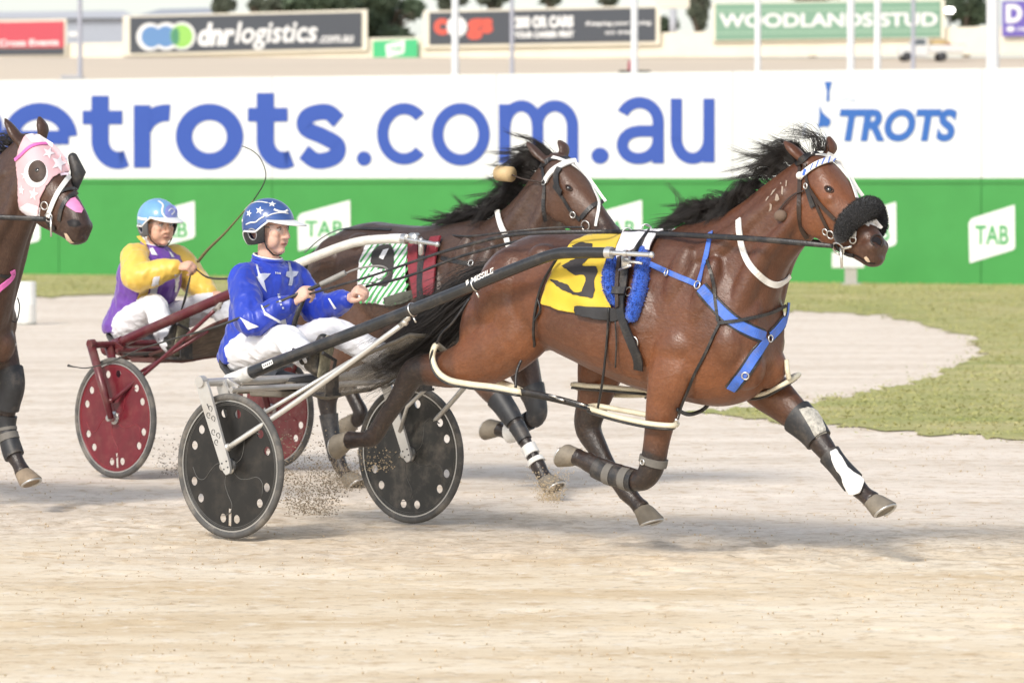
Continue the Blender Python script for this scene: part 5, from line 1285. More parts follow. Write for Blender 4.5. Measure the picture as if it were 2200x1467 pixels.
    for i in range(nn):
        u = i / (nn - 1); q = [V(A[0]) + (V(A[1]) - V(A[0])) * u]; r = []
        for j in range(9):
            v = j / 8 * 2 - 1; r.append(V((q[0].x, v * (q[0].y), q[0].z - .03 * (1 - v * v) + .01 * math.sin(9 * u + 4 * v))))
        rows_.append(r)
    for i in range(nn - 1):
        for j in range(8): mb.add([rows_[i][j], rows_[i][j + 1], rows_[i + 1][j + 1], rows_[i + 1][j]], [(0, 1, 2, 3)])
    mb.weld(); o = mb.build('mud_apron', C['apron_m'], root); solid(o, .003)
    mb = MB(); mb.tube([V((r[0].x, r[0].y, r[0].z)) for r in rows_], .010, 8); mb.tube([V((r[8].x, r[8].y, r[8].z)) for r in rows_], .010, 8); mb.tube([rows_[-1][j] for j in range(9)], .010, 8); mb.tube([rows_[0][j] for j in range(9)], .012, 8); mb.build('apron_rail', C['under'], root)
    return root
M_ALU = mat('frame_alloy', (.60, .59, .57), rough=.36, metal=.55, var=.06, scale=20, dirt=(.45, .38, .3, 1), dirt_amt=.5, dscale=6)
M_SHB = mat('shaft_black', (.020, .021, .023), rough=.32, var=.2, coat=.3, dirt=(.15, .125, .10, 1), dirt_amt=.5, dscale=9)
M_SOCK = mat('socket_white', (.66, .65, .62), rough=.5, dirt=(.25, .22, .18, 1), dirt_amt=.6, dscale=20)
M_DISC = mat('disc_black', (.011, .0105, .010), rough=.40, var=.25, scale=8, dirt=(.055, .046, .037, 1), dirt_amt=.6, dscale=9)
M_DISC2 = mat('disc_black_dusty', (.034, .034, .032), rough=.5, var=.25, scale=8, dirt=(.17, .145, .12, 1), dirt_amt=.8, dscale=8)
M_RED = mat('frame_maroon', (.115, .012, .020), rough=.38, metal=.1, var=.1, coat=.2, dirt=(.20, .13, .10, 1), dirt_amt=.55, dscale=9)
M_DRED = mat('disc_red', (.135, .006, .016), rough=.35, var=.25, scale=9, coat=.2, dirt=(.22, .07, .06, 1), dirt_amt=.5, dscale=12)
M_DRED2 = mat('disc_red_dusty', (.26, .055, .058), rough=.5, var=.25, scale=9, dirt=(.42, .30, .25, 1), dirt_amt=.6, dscale=14)
M_APR = mat('apron_mesh', (.42, .40, .37), rough=.7, var=.3, scale=50, alpha=.40, dirt=(.4, .35, .28, 1), dirt_amt=.5, dscale=8)
M_APR2 = mat('apron_muddy', (.075, .055, .040), rough=.8, var=.4, scale=18, dirt=(.22, .16, .10, 1), dirt_amt=.6, dscale=9)
M_UND = mat('under_frame', (.20, .18, .15), rough=.55, metal=.4, var=.2, dirt=(.32, .26, .18, 1), dirt_amt=.6, dscale=12)
C1 = dict(frame=M_ALU, shaft=M_SHB, disc=M_DISC, disc_far=M_DISC2, slot=(True, False), line=mat('relief_grey', (.10, .098, .092), rough=.5), yw=.65, plate=True, strut=((-.125, .745), (.038, .345)), turn=.02,
          shaft_path=[(-.147, .45, .763), (.30, .438, .905), (.921, .42, 1.100), (1.30, .41, 1.222), (1.62, .395, 1.328), (1.80, .37, 1.383), (1.95, .35, 1.392), (2.094, .33, 1.393)], tip=(2.323, .31, 1.385),
          socket=M_SOCK, stay=mat('stay_alloy', (.62, .61, .58), rough=.3, metal=.5, var=.05, dirt=(.4, .33, .25, 1), dirt_amt=.4, dscale=8), stay_at=16, stay_r=.0135, seat=(-.545, .735), under=M_UND, foot=(.32, .34, .80), apron=((.10, .24, .70), (.84, .30, 1.00)), apron_m=M_APR)
C2 = dict(frame=M_RED, shaft=M_RED, disc=M_DRED, disc_far=M_DRED2, slot=(True, False), line=mat('relief_red', (.26, .03, .04), rough=.4), yw=.625, plate=False, strut=((-.125, .765), (.035, .35)), turn=-.06,
          shaft_path=[(-.231, .45, .751), (.15, .437, .880), (.545, .42, 1.01), (1.0, .41, 1.155), (1.40, .40, 1.285), (1.70, .375, 1.372), (1.90, .35, 1.397), (2.083, .33, 1.40)], tip=(2.316, .31, 1.373), sleeve=mat('sleeve_cream', (.74, .71, .64), rough=.4, dirt=(.45, .38, .28, 1), dirt_amt=.4, dscale=10),
          socket=M_RED, stay=M_RED, stay_at=18, stay_r=.012, seat=(-.60, .725), under=mat('under_maroon', (.10, .035, .03), rough=.6, dirt=(.16, .10, .07, 1), dirt_amt=.6, dscale=9), foot=(.24, .34, .80), apron=((-.02, .34, .70), (.90, .37, 1.0)), apron_m=M_APR2)
def sulky_extras(root):
    # lettering and labels on the near black shaft
    fr = F1; P = cr(C1['shaft_path'], 10)
    def on(u): i = u * (len(P) - 1); k = min(int(i), len(P) - 2); a, b = V(P[k]), V(P[k + 1]); p = a + (b - a) * (i - k); return V((p.x, -p.y, p.z)), V((b.x - a.x, a.y - b.y, b.z - a.z)).normalized()
    bm_ = bvh_of(*[o for o in root.children if o.name.startswith('shaft') and o.data and not o.name.startswith('shaft_')])
    a, fs, lo, hi = text_mesh('MISSILE', bold=.03); mb = MB(); vs = []
    for p in a:
        u = (p[0] - lo[0]) / (hi[0] - lo[0]); v = (p[1] - lo[1]) / (hi[1] - lo[1]); x = 1012 + 48 * u; y = 609 - 23 * u - 13 * v + 1
        l, nn, t = cast(fr, bm_, x, y); vs.append((l + nn * .002) if l is not None else fr.L(x, y, -.43))
    mb.add(vs, fs); decal(fr, bm_, [(1000, 604), (1006, 600), (1008, 608), (1003, 614)], 3, .002, mb); mb.build('shaft_lettering', T_WHT, root, smooth=False)
    mb = MB(); decal(fr, bm_, [(563, 783), (585, 773), (588, 781), (566, 792)], 3, .003, mb); lb = mb.build('shaft_label', T_WHT, root, smooth=False)
    e = MB()
    for i in range(5): decal(fr, bm_, [(567 + i * 4, 785 - i * 1.8), (569 + i * 4, 784 - i * 1.8), (569.5 + i * 4, 787 - i * 1.8), (567.5 + i * 4, 788 - i * 1.8)], 2, .005, e)
    e.build('label_print', T_BLK, lb, smooth=False)
    for u in (.30, .45): mb = MB(); p, d = on(u); ringm(mb, p, d, .032, .004); mb.tube([p + V((0, 0, -.03)), p + V((.02, 0, -.06))], .005, 6); mb.build('shaft_ring', T_MET, root)
# ================================================================== PEOPLE
def skin_material(name, base, lip):
    m = bpy.data.materials.new(name); m.use_nodes = True; n = m.node_tree; N = n.nodes; L = n.links; p = N['Principled BSDF']
    tc = N.new('ShaderNodeTexCoord'); t = N.new('ShaderNodeTexNoise'); t.inputs['Scale'].default_value = 28; t.inputs['Detail'].default_value = 5; L.new(tc.outputs['Object'], t.inputs['Vector'])
    r = N.new('ShaderNodeMapRange'); r.inputs[1].default_value = .4; r.inputs[2].default_value = .75; r.inputs[3].default_value = 0; r.inputs[4].default_value = .28; L.new(t.outputs['Fac'], r.inputs[0])
    x = N.new('ShaderNodeMix'); x.data_type = 'RGBA'; L.new(r.outputs[0], x.inputs[0]); x.inputs[6].default_value = base; x.inputs[7].default_value = (base[0] * .92, base[1] * .72, base[2] * .66, 1)
    a = N.new('ShaderNodeAttribute'); a.attribute_name = 'lip'; y = N.new('ShaderNodeMix'); y.data_type = 'RGBA'; L.new(a.outputs['Fac'], y.inputs[0]); L.new(x.outputs[2], y.inputs[6]); y.inputs[7].default_value = lip
    L.new(y.outputs[2], p.inputs['Base Color']); p.inputs['Roughness'].default_value = .5; p.inputs['Specular IOR Level'].default_value = .35
    p.inputs['Subsurface Weight'].default_value = .12; p.inputs['Subsurface Radius'].default_value = (.02, .008, .004); p.inputs['Subsurface Scale'].default_value = .3
    b = N.new('ShaderNodeBump'); b.inputs['Strength'].default_value = .15; b.inputs['Distance'].default_value = .004; L.new(t.outputs['Fac'], b.inputs['Height']); L.new(b.outputs[0], p.inputs['Normal'])
    return m
def basis(x, z):
    x = V(x).normalized(); z = V(z); z = (z - x * z.dot(x)).normalized(); y = z.cross(x)
    return Matrix((x, y, z)).transposed()
def hand(mb, wrist, fwd, dorsal, side, curl=1.0):
    "fist closed on a rein: palm, four bent fingers of different lengths, thumb from the side of the palm"
    M = basis(fwd, dorsal); T = lambda p: V(wrist) + M @ V((p[0], p[1] * side, p[2]))
    mb.tube([T(p) for p in ((-.03, 0, 0), (.0, 0, 0), (.03, 0, .002), (.06, 0, .004), (.085, 0, .0), (.094, 0, -.004))], [.026, .025, .034, .041, .038, .026], 14, flat=.50, up=M @ V((0, 1, 0)))
    for y, l, dx in ((-.030, .92, -.002), (-.0105, 1.0, .004), (.0095, .95, .001), (.028, .78, -.008)):
        p = V((.083 + dx, y, .003)); a = -.35; pts = [p - V((.02, 0, 0)), p]
        for seg, da in ((.040, -.75), (.027, -1.15), (.020, -.75)):
            a += da * curl; p = p + V((math.cos(a), 0, math.sin(a))) * seg * l; pts.append(p)
        q = cr([tuple(x) for x in pts], 3); mb.capsule([T(x) for x in q], [.0098 - .0022 * i / len(q) for i in range(len(q))], 8)
    q = cr([(.018, -.030, -.008), (.045, -.047, -.016), (.070, -.043, -.030), (.088, -.022, -.040)], 4); mb.capsule([T(x) for x in q], [.0135 - .0035 * i / len(q) for i in range(len(q))], 8)
def head_shape(mb, c, M, jaw=1.0, old=False):
    T = lambda p: V(c) + M @ V(p)
    def E(p, r): mb.ell(T(p), r, M, 20, 14)
    E((-.012, 0, .030), (.100, .078, .100)); E((.018, 0, -.020), (.072, .066 * jaw, .085)); E((.040, 0, -.062), (.048, .050 * jaw, .052)); E((.066, 0, -.094), (.026, .026, .020))
    E((.052, 0, .045), (.046, .060, .045)); E((.076, .030, .034), (.016, .026, .010)); E((.076, -.030, .034), (.016, .026, .010))
    for s in (-1, 1):
        E((.058, s * .042, -.014), (.028, .024, .024)); E((.040, s * .040, -.042), (.044, .030, .046)); E((-.008, s * .078, -.004), (.020, .010, .032)); E((.094, s * .013, -.030), (.011, .009, .008))
    mb.tube([T(p) for p in ((.082, 0, .030), (.096, 0, .008), (.109, 0, -.016), (.112, 0, -.026), (.100, 0, -.036))], [.008, .0105, .013, .0135, .008], 10)
    E((.082, 0, -.058), (.014, .025, .0065)); E((.080, 0, -.069), (.014, .021, .0075)); E((.078, 0, -.048), (.014, .022, .010))
    if old:
        for s in (-1, 1): mb.tube([T((.090, s * .020, -.034)), T((.078, s * .034, -.058)), T((.066, s * .036, -.078))], .006, 8)
def wrinkle(me, amp, seed, sx=(14, 14, 5), centre=None):
    n = len(me.vertices); P = mesh_np(me); nr = np.empty(n * 3, np.float32); me.vertices.foreach_get('normal', nr); nr = nr.reshape(-1, 3)
    def f(p):
        x, y, z = float(p[0]), float(p[1]), float(p[2])
        w_ = noise.noise(V((x * 4 + seed, y * 4, z * 4))) * .5
        a = 1 - abs(noise.noise(V((x * sx[0] + w_, y * sx[1] + seed, z * sx[2] + x * 6 + w_)))) * 2.2
        b = 1 - abs(noise.noise(V((x * sx[0] * 2 - seed, y * sx[1] * 2, z * sx[2] * 2.2 - y * 9)))) * 2.2
        return a * .75 + b * .35 - .55
    d = np.array([f(p) for p in P])
    me.vertices.foreach_set('co', (P + nr * (d * amp)[:, None]).astype(np.float32).ravel()); me.update()
def person(fr, J, K, label):
    root = tag(fr.root('person'), label, 'person', 'harness drivers')
    g = {k: (V(v) if len(v) == 3 and abs(v[0]) < 10 else fr.L(*v)) for k, v in J.items()}
    hm = Matrix.Rotation(K['yaw'], 3, 'Z') @ Matrix.Rotation(K.get('tilt', 0), 3, 'X') @ Matrix.Rotation(K['nod'], 3, 'Y')
    # --- one continuous body
    mb = MB(); head_shape(mb, g['head'], hm, K.get('jaw', 1), K.get('old', False))
    mb.capsule([g['neck'] - V((0, 0, .05)), g['neck'] + V((.01, 0, .03)), g['head'] + hm @ V((-.005, 0, -.06))], [.062, .055, .053], 14)
    def torso(mb, e):
        a, b, c, d = g['pel'], g['pel'] * .6 + g['chest'] * .4, g['chest'], g['neck']
        R = [(a + V((0, 0, -.05)), .135 + e, .165 + e), (a, .14 + e, .178 + e), (b, .125 + e, .160 + e), (c - V((0, 0, .03)), .130 + e, .178 + e), (c + (d - c) * .45, .122 + e, .190 + e), (c + (d - c) * .75, .095 + e, .165 + e), (d + (c - d) * .05, .060 + e, .085 + e), (d + V((0, 0, .01)), .055 + e * .5, .062 + e * .5)]
        C = cr([tuple(p) + (x, y) for p, x, y in R], 4)
        mb.loft([[V((q[0] + q[3] * math.cos(t), q[1] + q[4] * math.sin(t), q[2])) for t in [2 * math.pi * k / 22 for k in range(22)]] for q in C])
    torso(mb, -.012)
    for s in 'RL':
        S, E_, W_ = g['s' + s], g['e' + s], g['w' + s]
        mb.capsule([V(q[:3]) for q in cr([tuple(S), tuple(E_), tuple(W_)], 6)], [q[0] for q in cr([(.055,), (.042,), (.026,)], 6)], 12)
        hand(mb, W_, K['hand' + s][0], K['hand' + s][1], -1 if s == 'R' else 1)
        H, Kn, A = g['h' + s], g['k' + s], g['a' + s]
        mb.capsule([V(q[:3]) for q in cr([tuple(H), tuple(Kn), tuple(A)], 6)], [q[0] for q in cr([(.070,), (.046,), (.036,)], 6)], 12)
    me = fuse(mb, .0052, 3)
    P = mesh_np(me).astype(float); L_ = (P - np.array(g['head'])) @ np.array(hm)
    lip = np.clip(1 - np.abs((L_[:, 2] + .0625) / .0125), 0, 1) * np.clip((L_[:, 0] - .076) / .008, 0, 1) * np.clip((.026 - np.abs(L_[:, 1])) / .006, 0, 1)
    set_attr(me, 'lip', lip); link('body', me, K['skin'], root); T = lambda p: g['head'] + hm @ V(p)
    for s in (-1, 1):
        mb = MB(); mb.ell(T((.074, s * .031, .012)), (.0125, .0125, .0125)); mb.build('eye', mat('eye_white', (.62, .58, .54), rough=.2), root)
        mb = MB(); mb.ell(T((.0835, s * .0305, .011)), (.004, .0062, .0062), hm); mb.build('iris', mat('iris_dark', (.03, .022, .018), rough=.15), root)
        mb = MB(); mb.tube([T((.0815, s * .014, .017)), T((.0865, s * .030, .0215)), T((.077, s * .046, .015))], .0042, 6); mb.build('upper_lid', mat('lid_skin', (.30, .16, .12), rough=.6), root)
        mb = MB(); mb.tube([T((.089, s * .012, .040)), T((.091, s * .030, .046)), T((.080, s * .050, .040))], [.004, .005, .003], 6); mb.build('eyebrow', mat('brow_hair', K['brow'], rough=.8), root)
    mb = MB(); mb.tube([T((.0925, -.022, -.0632)), T((.0965, -.009, -.0625)), T((.0965, .009, -.0625)), T((.0925, .022, -.0632))], .0016, 5); mb.build('mouth', mat('mouth_line', (.10, .03, .025), rough=.6), root)
    # --- clothes
    mb = MB(); torso(mb, K.get('puff', .028)); sh = MB()
    for s in 'RL':
        S, E_, W_ = g['s' + s], g['e' + s], g['w' + s]; Wc = W_ - (W_ - E_).normalized() * .035
        t = mb if not K.get('sleeve_m') else sh
        t.capsule([V(q[:3]) for q in cr([tuple(S * .72 + g['chest'] * .28 + V((0, 0, .045))), tuple(S), tuple(S * .45 + E_ * .55), tuple(E_), tuple(E_ * .4 + Wc * .6), tuple(Wc)], 4)], [q[0] for q in cr([(x * (K.get('fat', 1) if i > 1 else 1 + (K.get('fat', 1) - 1) * .4),) for i, x in enumerate((.070, .074, .076, .073, .062, .048))], 4)], 16)
        if K.get('sleeve_m'): mb.capsule([g['chest'] * .4 + S * .6 + V((0, 0, .02)), S], [.09, .072], 14)
    jm = fuse(mb, .0085, 4); wrinkle(jm, .0105, 3.1, (14, 14, 9)); jk = link('jacket', jm, K['jacket_m'], root); bj = [jm]
    if K.get('sleeve_m'):
        sm = fuse(sh, .0085, 3); wrinkle(sm, .0085, 7.7, (12, 12, 9)); sl = link('sleeves', sm, K['sleeve_m'], jk); bj.append(sm)
    mb = MB()
    for s in 'RL':
        H, Kn, A = g['h' + s], g['k' + s], g['a' + s]
        mb.capsule([V(q[:3]) for q in cr([tuple(g['pel'] * .5 + H * .5 - V((0, 0, .01))), tuple(H), tuple(H * .5 + Kn * .5), tuple(Kn), tuple(Kn * .5 + A * .5), tuple(A)], 5)], [q[0] for q in cr([(.108,), (.104,), (.090,), (.074,), (.068,), (.056,)], 5)], 16)
    mb.capsule([g['pel'] - V((.02, 0, .03)), g['pel'] + V((0, 0, .05))], [.145, .14], 18)
    tm = fuse(mb, .0085, 4); wrinkle(tm, .0095, 9.3, (10, 15, 13)); link('trousers', tm, K['trouser_m'], root)
    for s in 'RL':
        A, h, t = g['a' + s], g['heel' + s], g['toe' + s]; mb = MB()
        mb.capsule([V(q[:3]) for q in cr([tuple(A + (g['k' + s] - A).normalized() * .11), tuple(A)], 4)], .056, 14); mb.capsule([V(q[:3]) for q in cr([tuple(h), tuple(h * .6 + t * .4 + (A - h) * .25), tuple(t)], 5)], [q[0] for q in cr([(.036,), (.044,), (.032,)], 5)], 14); mb.capsule([A, h], [.052, .038], 12)
        bo = link('boot', fuse(mb, .008, 3), mat('boot_leather', (.018, .018, .018), rough=.45, dirt=(.22, .18, .13, 1), dirt_amt=.7, dscale=14), root)
        d = (t - h).normalized(); out = (h + t) / 2 - A; out = (out - d * out.dot(d)).normalized(); lat = d.cross(out); mb = MB()
        mb.loft([[c + lat * w_ * math.cos(q) + out * (.040 + .009 * (1 if math.sin(q) > 0 else -1) * abs(math.sin(q)) ** .5) for q in [2 * math.pi * k / 14 for k in range(14)]] for c, w_ in ((h - d * .036, .018), (h - d * .02, .034), (h + (t - h) * .4, .034), (h + (t - h) * .75, .044), (t + d * .01, .036), (t + d * .034, .012))])
        mb.build('sole', mat('sole_muddy', (.27, .25, .18), rough=.95, var=.4, scale=40, bump=.6), bo)
    # --- collar
    mb = MB(); n0 = g['neck'] + V((.004, 0, -.012)); tl = (g['head'] - g['neck']).normalized()
    for r, h, th in ((.074, .012, .010), (.070, .030, .010)): mb.tube([n0 + V((math.cos(q) * r * 1.02, math.sin(q) * r, h + .016 * math.cos(q + math.pi))) for q in [2 * math.pi * k / 26 for k in range(26)]], th, 8, closed=True, flat=1.0)
    mb.build('collar', K['collar_m'], jk)
    mb = MB(); mb.tube([n0 + V((math.cos(q) * .071, math.sin(q) * .069, .041 + .016 * math.cos(q + math.pi))) for q in [2 * math.pi * k / 26 for k in range(26)]], .0045, 6, closed=True); mb.build('collar_trim', K['trim_m'], jk)
    # --- helmet
    hc = V((-.010, 0, .040)); RX, RY, RZ = .138, .114, .122
    def lowz(a):                                    # lower edge of the shell round the head, a = 0 at the brow
        a = abs(a); return .050 if a < 1.05 else (.050 - .055 * min(1, (a - 1.05) / .5) if a < 2.3 else -.005 - .065 * min(1, (a - 2.3) / .5))
    def sp(a, z, k=1.0):
        zz = max(-.98, min(.999, (z - hc.z) / RZ)); r = math.sqrt(1 - zz * zz) if zz > 0 else math.sqrt(max(.05, 1 - zz * zz * .55))
        return V((hc.x + RX * k * r * math.cos(a), RY * k * r * math.sin(a), hc.z + (z - hc.z)))
    na, nz_ = 48, 14; G = [[sp(2 * math.pi * i / na - math.pi, hc.z + RZ * math.sin(math.pi / 2 * (1 - j / nz_)) * 1.0 if lowz(2 * math.pi * i / na - math.pi) >= hc.z else hc.z + RZ - (hc.z + RZ - lowz(2 * math.pi * i / na - math.pi)) * (1 - math.cos(math.pi / 2 * j / nz_)) ) for i in range(na)] for j in range(nz_ + 1)]
    G = [[sp(2 * math.pi * i / na - math.pi, hc.z + RZ - (hc.z + RZ - lowz(2 * math.pi * i / na - math.pi)) * (j / nz_) ** 1.7) for i in range(na)] for j in range(nz_ + 1)]
    mb = MB(); mb.loft([[T(p) for p in r] for r in G[::-1]], caps=False); fs = [tuple(range(na))]; hl = mb.build('helmet', K['helm_m'], root); solid(hl, .012, -1); bh = bvh_of(hl)
    mb = MB(); mb.tube([T(p * 1.0) for p in [sp(2 * math.pi * i / na - math.pi, lowz(2 * math.pi * i / na - math.pi), 1.005) for i in range(na)]], .0055, 6, closed=True); mb.build('helmet_trim', K['htrim_m'], hl)
    for s in (-1, 1):
        mb = MB(); nu, nv = 26, 18; idx = {}; vs = []; fs = []
        for i in range(nu + 1):
            for j in range(nv + 1):
                a = 1.18 + (2.42 - 1.18) * i / nu; zt = lowz(a) - .002; zb = -.075 + .022 * (1 - i / nu) ** 2 + .008 * (i / nu) ** 2; z = zt + (zb - zt) * j / nv
                idx[i, j] = len(vs); vs.append(T((lambda p: V((p.x, p.y * s, p.z)))(sp(a, z, .985))))
        for i in range(nu):
            for j in range(nv):
                a = 1.18 + 1.24 * (i + .5) / nu; z = lowz(a) - (lowz(a) + .07) * (j + .5) / nv
                if ((a - 1.72) / .20) ** 2 + ((z + .018) / .026) ** 2 < 1: continue
                fs.append((idx[i, j], idx[i, j + 1], idx[i + 1, j + 1], idx[i + 1, j]))
        mb.add(vs, fs); o = mb.build('ear_guard', K['guard_m'], hl); solid(o, .010, 0)
        mb = MB(); mb.tube([T((lambda p: V((p.x, p.y * s, p.z)))(sp(1.72 + .21 * math.cos(q), -.018 + .028 * math.sin(q), 1.01))) for q in [2 * math.pi * k / 20 for k in range(20)]], .0035, 5, closed=True); mb.build('ear_rim', mat('guard_trim', (.30, .30, .31), rough=.5), hl)
        mb = MB(); mb.tube([T(p) for p in ((.030, s * .088, -.045), (.036, s * .070, -.085), (.050, s * .034, -.116), (.052, 0, -.122))], .006, 6, flat=.5); mb.build('chin_strap', T_BLK, hl)
    mb = MB(); rows_ = []
    for j in range(6):
        u = j / 5; r = []
        for i in range(25):
            a = -1.12 + 2.24 * i / 24; e = (1 - (abs(a) / 1.14) ** 2.4); p = sp(a, .055, 1.0); r.append(T(p + V((math.cos(a * .75) * .082 * u * e, math.sin(a * .6) * .022 * u * e, -.020 * u * e - .004 * u + .004 * math.cos(a)))))
        rows_.append(r)
    for j in range(5):
        for i in range(24): mb.add([rows_[j][i], rows_[j][i + 1], rows_[j + 1][i + 1], rows_[j + 1][i]], [(0, 1, 2, 3)])
    mb.weld(); pk = mb.build('peak', K['htrim_m'], hl); solid(pk, .006)
    # --- protective glasses
    gm = bpy.data.materials.get('clear_lens')
    if not gm:
        gm = bpy.data.materials.new('clear_lens'); gm.use_nodes = True; pp = gm.node_tree.nodes['Principled BSDF']; pp.inputs['Base Color'].default_value = (.92, .93, .95, 1); pp.inputs['Roughness'].default_value = .05; pp.inputs['Alpha'].default_value = .18
        nn = gm.node_tree.nodes.new('ShaderNodeTexNoise'); nn.inputs['Scale'].default_value = 30
    mb = MB(); R_ = []
    for j in range(5):
        R_.append([T((.101 - .075 * (abs(u) / .068) ** 2.6 * .75 - .004 * abs(j - 2), u, .030 - .011 * j + (.006 if abs(u) < .012 and j > 2 else 0))) for u in [-.066 + .132 * i / 20 for i in range(21)]])
    for j in range(4):
        for i in range(20): mb.add([R_[j][i], R_[j][i + 1], R_[j + 1][i + 1], R_[j + 1][i]], [(0, 1, 2, 3)])
    mb.weld(); gl = mb.build('glasses', gm, root); mb = MB(); mb.tube([p for p in R_[0]], .0020, 5)
    for s in (-1, 1): mb.tube([R_[1][0 if s < 0 else 20], T((.0, s * .085, .020))], .0028, 5)
    mb.build('glasses_frame', mat('frame_grey', K.get('gframe', (.25, .24, .24)), rough=.4), gl)
    return root, g, bvh_of(*bj), jk, bh, hl
SK = skin_material('skin_fair', (.70, .45, .35, 1), (.42, .16, .13, 1)); SK2 = skin_material('skin_ruddy', (.70, .42, .31, 1), (.38, .17, .13, 1))
J_BLUE = mat('satin_blue', (.016, .046, .43), rough=.38, var=.12, scale=9, sheen=.2, bump=.25, bscale=26)
J_PURP = mat('satin_purple', (.155, .055, .36), rough=.42, var=.12, scale=9, sheen=.2, bump=.25, bscale=26)
J_YEL = mat('satin_yellow', (.80, .53, .09), rough=.42, var=.08, scale=9, sheen=.2, bump=.25, bscale=26)
J_WHT = mat('cloth_white', (.80, .80, .82), rough=.6, var=.05, scale=8, bump=.3, bscale=22)
J_TR = mat('trouser_white', (.80, .80, .83), rough=.55, var=.05, scale=8, bump=.3, bscale=20, dirt=(.55, .47, .36, 1), dirt_amt=.2, dscale=5)
J_SIL = mat('cloth_silver', (.50, .53, .64), rough=.45, var=.08)
H_BLUE = mat('helmet_blue', (.042, .095, .29), rough=.3, var=.25, scale=16, coat=.3); H_SKY = mat('helmet_sky', (.17, .37, .62), rough=.3, var=.12, scale=16, coat=.3)
H_WHT = mat('helmet_white', (.78, .78, .77), rough=.35, var=.04); H_BLK = mat('guard_black', (.022, .023, .025), rough=.5, var=.2, bump=.3)
def driver1():
    J = dict(pel=(-.467, 0, .865), chest=(-.385, 0, 1.13), neck=(574, 563, 0), head=(579, 496, 0), sR=(522, 602, -.175), eR=(540, 692, -.29), wR=(632, 648, -.17), sL=(630, 596, .175), eL=(684, 668, .27), wL=(752, 640, .21),
             hR=(-.44, -.10, .87), kR=(-.03, -.225, .945), aR=(664, 772, -.325), hL=(-.42, .10, .875), kL=(716, 714, .19), aL=(846, 776, .31), heelR=(684, 794, -.335), toeR=(694, 730, -.345), heelL=(884, 798, .32), toeL=(894, 734, .33))
    K = dict(fat=1.04, puff=.022, yaw=math.radians(9), nod=math.radians(2), skin=SK, brow=(.10, .06, .04), jacket_m=J_BLUE, trouser_m=J_TR, collar_m=J_BLUE, trim_m=J_WHT, helm_m=H_BLUE, htrim_m=H_WHT, guard_m=H_BLK,
             handR=((.75, .15, .55), (.1, -.9, .5)), handL=((.72, -.1, .45), (.1, -.55, .8)))
    root, g, bj, jk, bh, hl = person(F1, J, K, 'driver in royal blue silks and a starred blue helmet, behind the bay horse')
    fr = F1; c1 = lambda q: [(440 + x / 3.057, 400 + y / 3.057) for x, y in q]; ch = lambda q: [(490 + x / 7.72, 410 + y / 7.72) for x, y in q]
    for q in ([(332, 515), (345, 520), (362, 575), (434, 575), (388, 622), (404, 698), (366, 650), (345, 618), (334, 600), (352, 590)], [(545, 500), (560, 505), (570, 560), (612, 565), (600, 590), (578, 600), (570, 655), (545, 652), (556, 605), (528, 590), (535, 565), (552, 560)],
              ):
        mb = MB(); decal(fr, bj, c1(q), 3, .004, mb); mb.build('star', J_SIL, jk)
    for q in ([(368, 785), (378, 785), (398, 828), (470, 868), (498, 885), (520, 915), (500, 905), (470, 885), (392, 848)], [(233, 862), (300, 895), (355, 920), (285, 942)], [(497, 880), (528, 868), (545, 950), (520, 940)], [(812, 738), (824, 738), (866, 800), (850, 805)], [(298, 415), (318, 425), (345, 470), (335, 475)]):
        mb = MB(); decal(fr, bj, c1(q), 3, .004, mb); mb.build('stripe', J_WHT, jk)
    mb = MB()
    for x, y, k in ((462, 570, 1), (472, 571, 1), (482, 572, 1), (490, 574, 1)): decal(fr, bj, c1([(x, y - 5), (x + 6, y - 5), (x + 6, y + 7), (x, y + 7)]), 2, .004, mb)
    for x, y in ((480, 715), (488, 735), (492, 760), (498, 780), (510, 800)): decal(fr, bj, c1([(x - 6, y - 8), (x + 8, y - 8), (x + 10, y + 6), (x + 2, y + 2), (x - 2, y + 8)]), 2, .005, mb)
    mb.build('chest_print', J_SIL, jk)
    for q in (star_poly(525, 330, 70, .25), star_poly(350, 375, 62, .3, sx=.75), star_poly(730, 225, 66, .1, sx=1.1, sy=.75), star_poly(240, 490, 40, .2, sx=.5)):
        mb = MB(); decal(fr, bh, ch(q), 2.2, .002, mb); mb.build('star', H_WHT, hl)
    mb = MB(); strap(fr, bh, ch([(270, 330), (380, 220), (520, 185), (660, 205)]), .007, .001, .002, 6, mb); strap(fr, bh, ch([(760, 310), (850, 345), (940, 350), (990, 320)]), .012, .001, .002, 6, mb); strap(fr, bh, ch([(640, 430), (740, 385), (880, 365), (1000, 380)]), .006, .001, .002, 6, mb)
    strap(fr, bh, ch([(300, 560), (380, 525), (460, 520), (520, 470), (600, 425)]), .007, .001, .002, 6, mb); mb.build('scroll', H_WHT, hl)
    return root, g
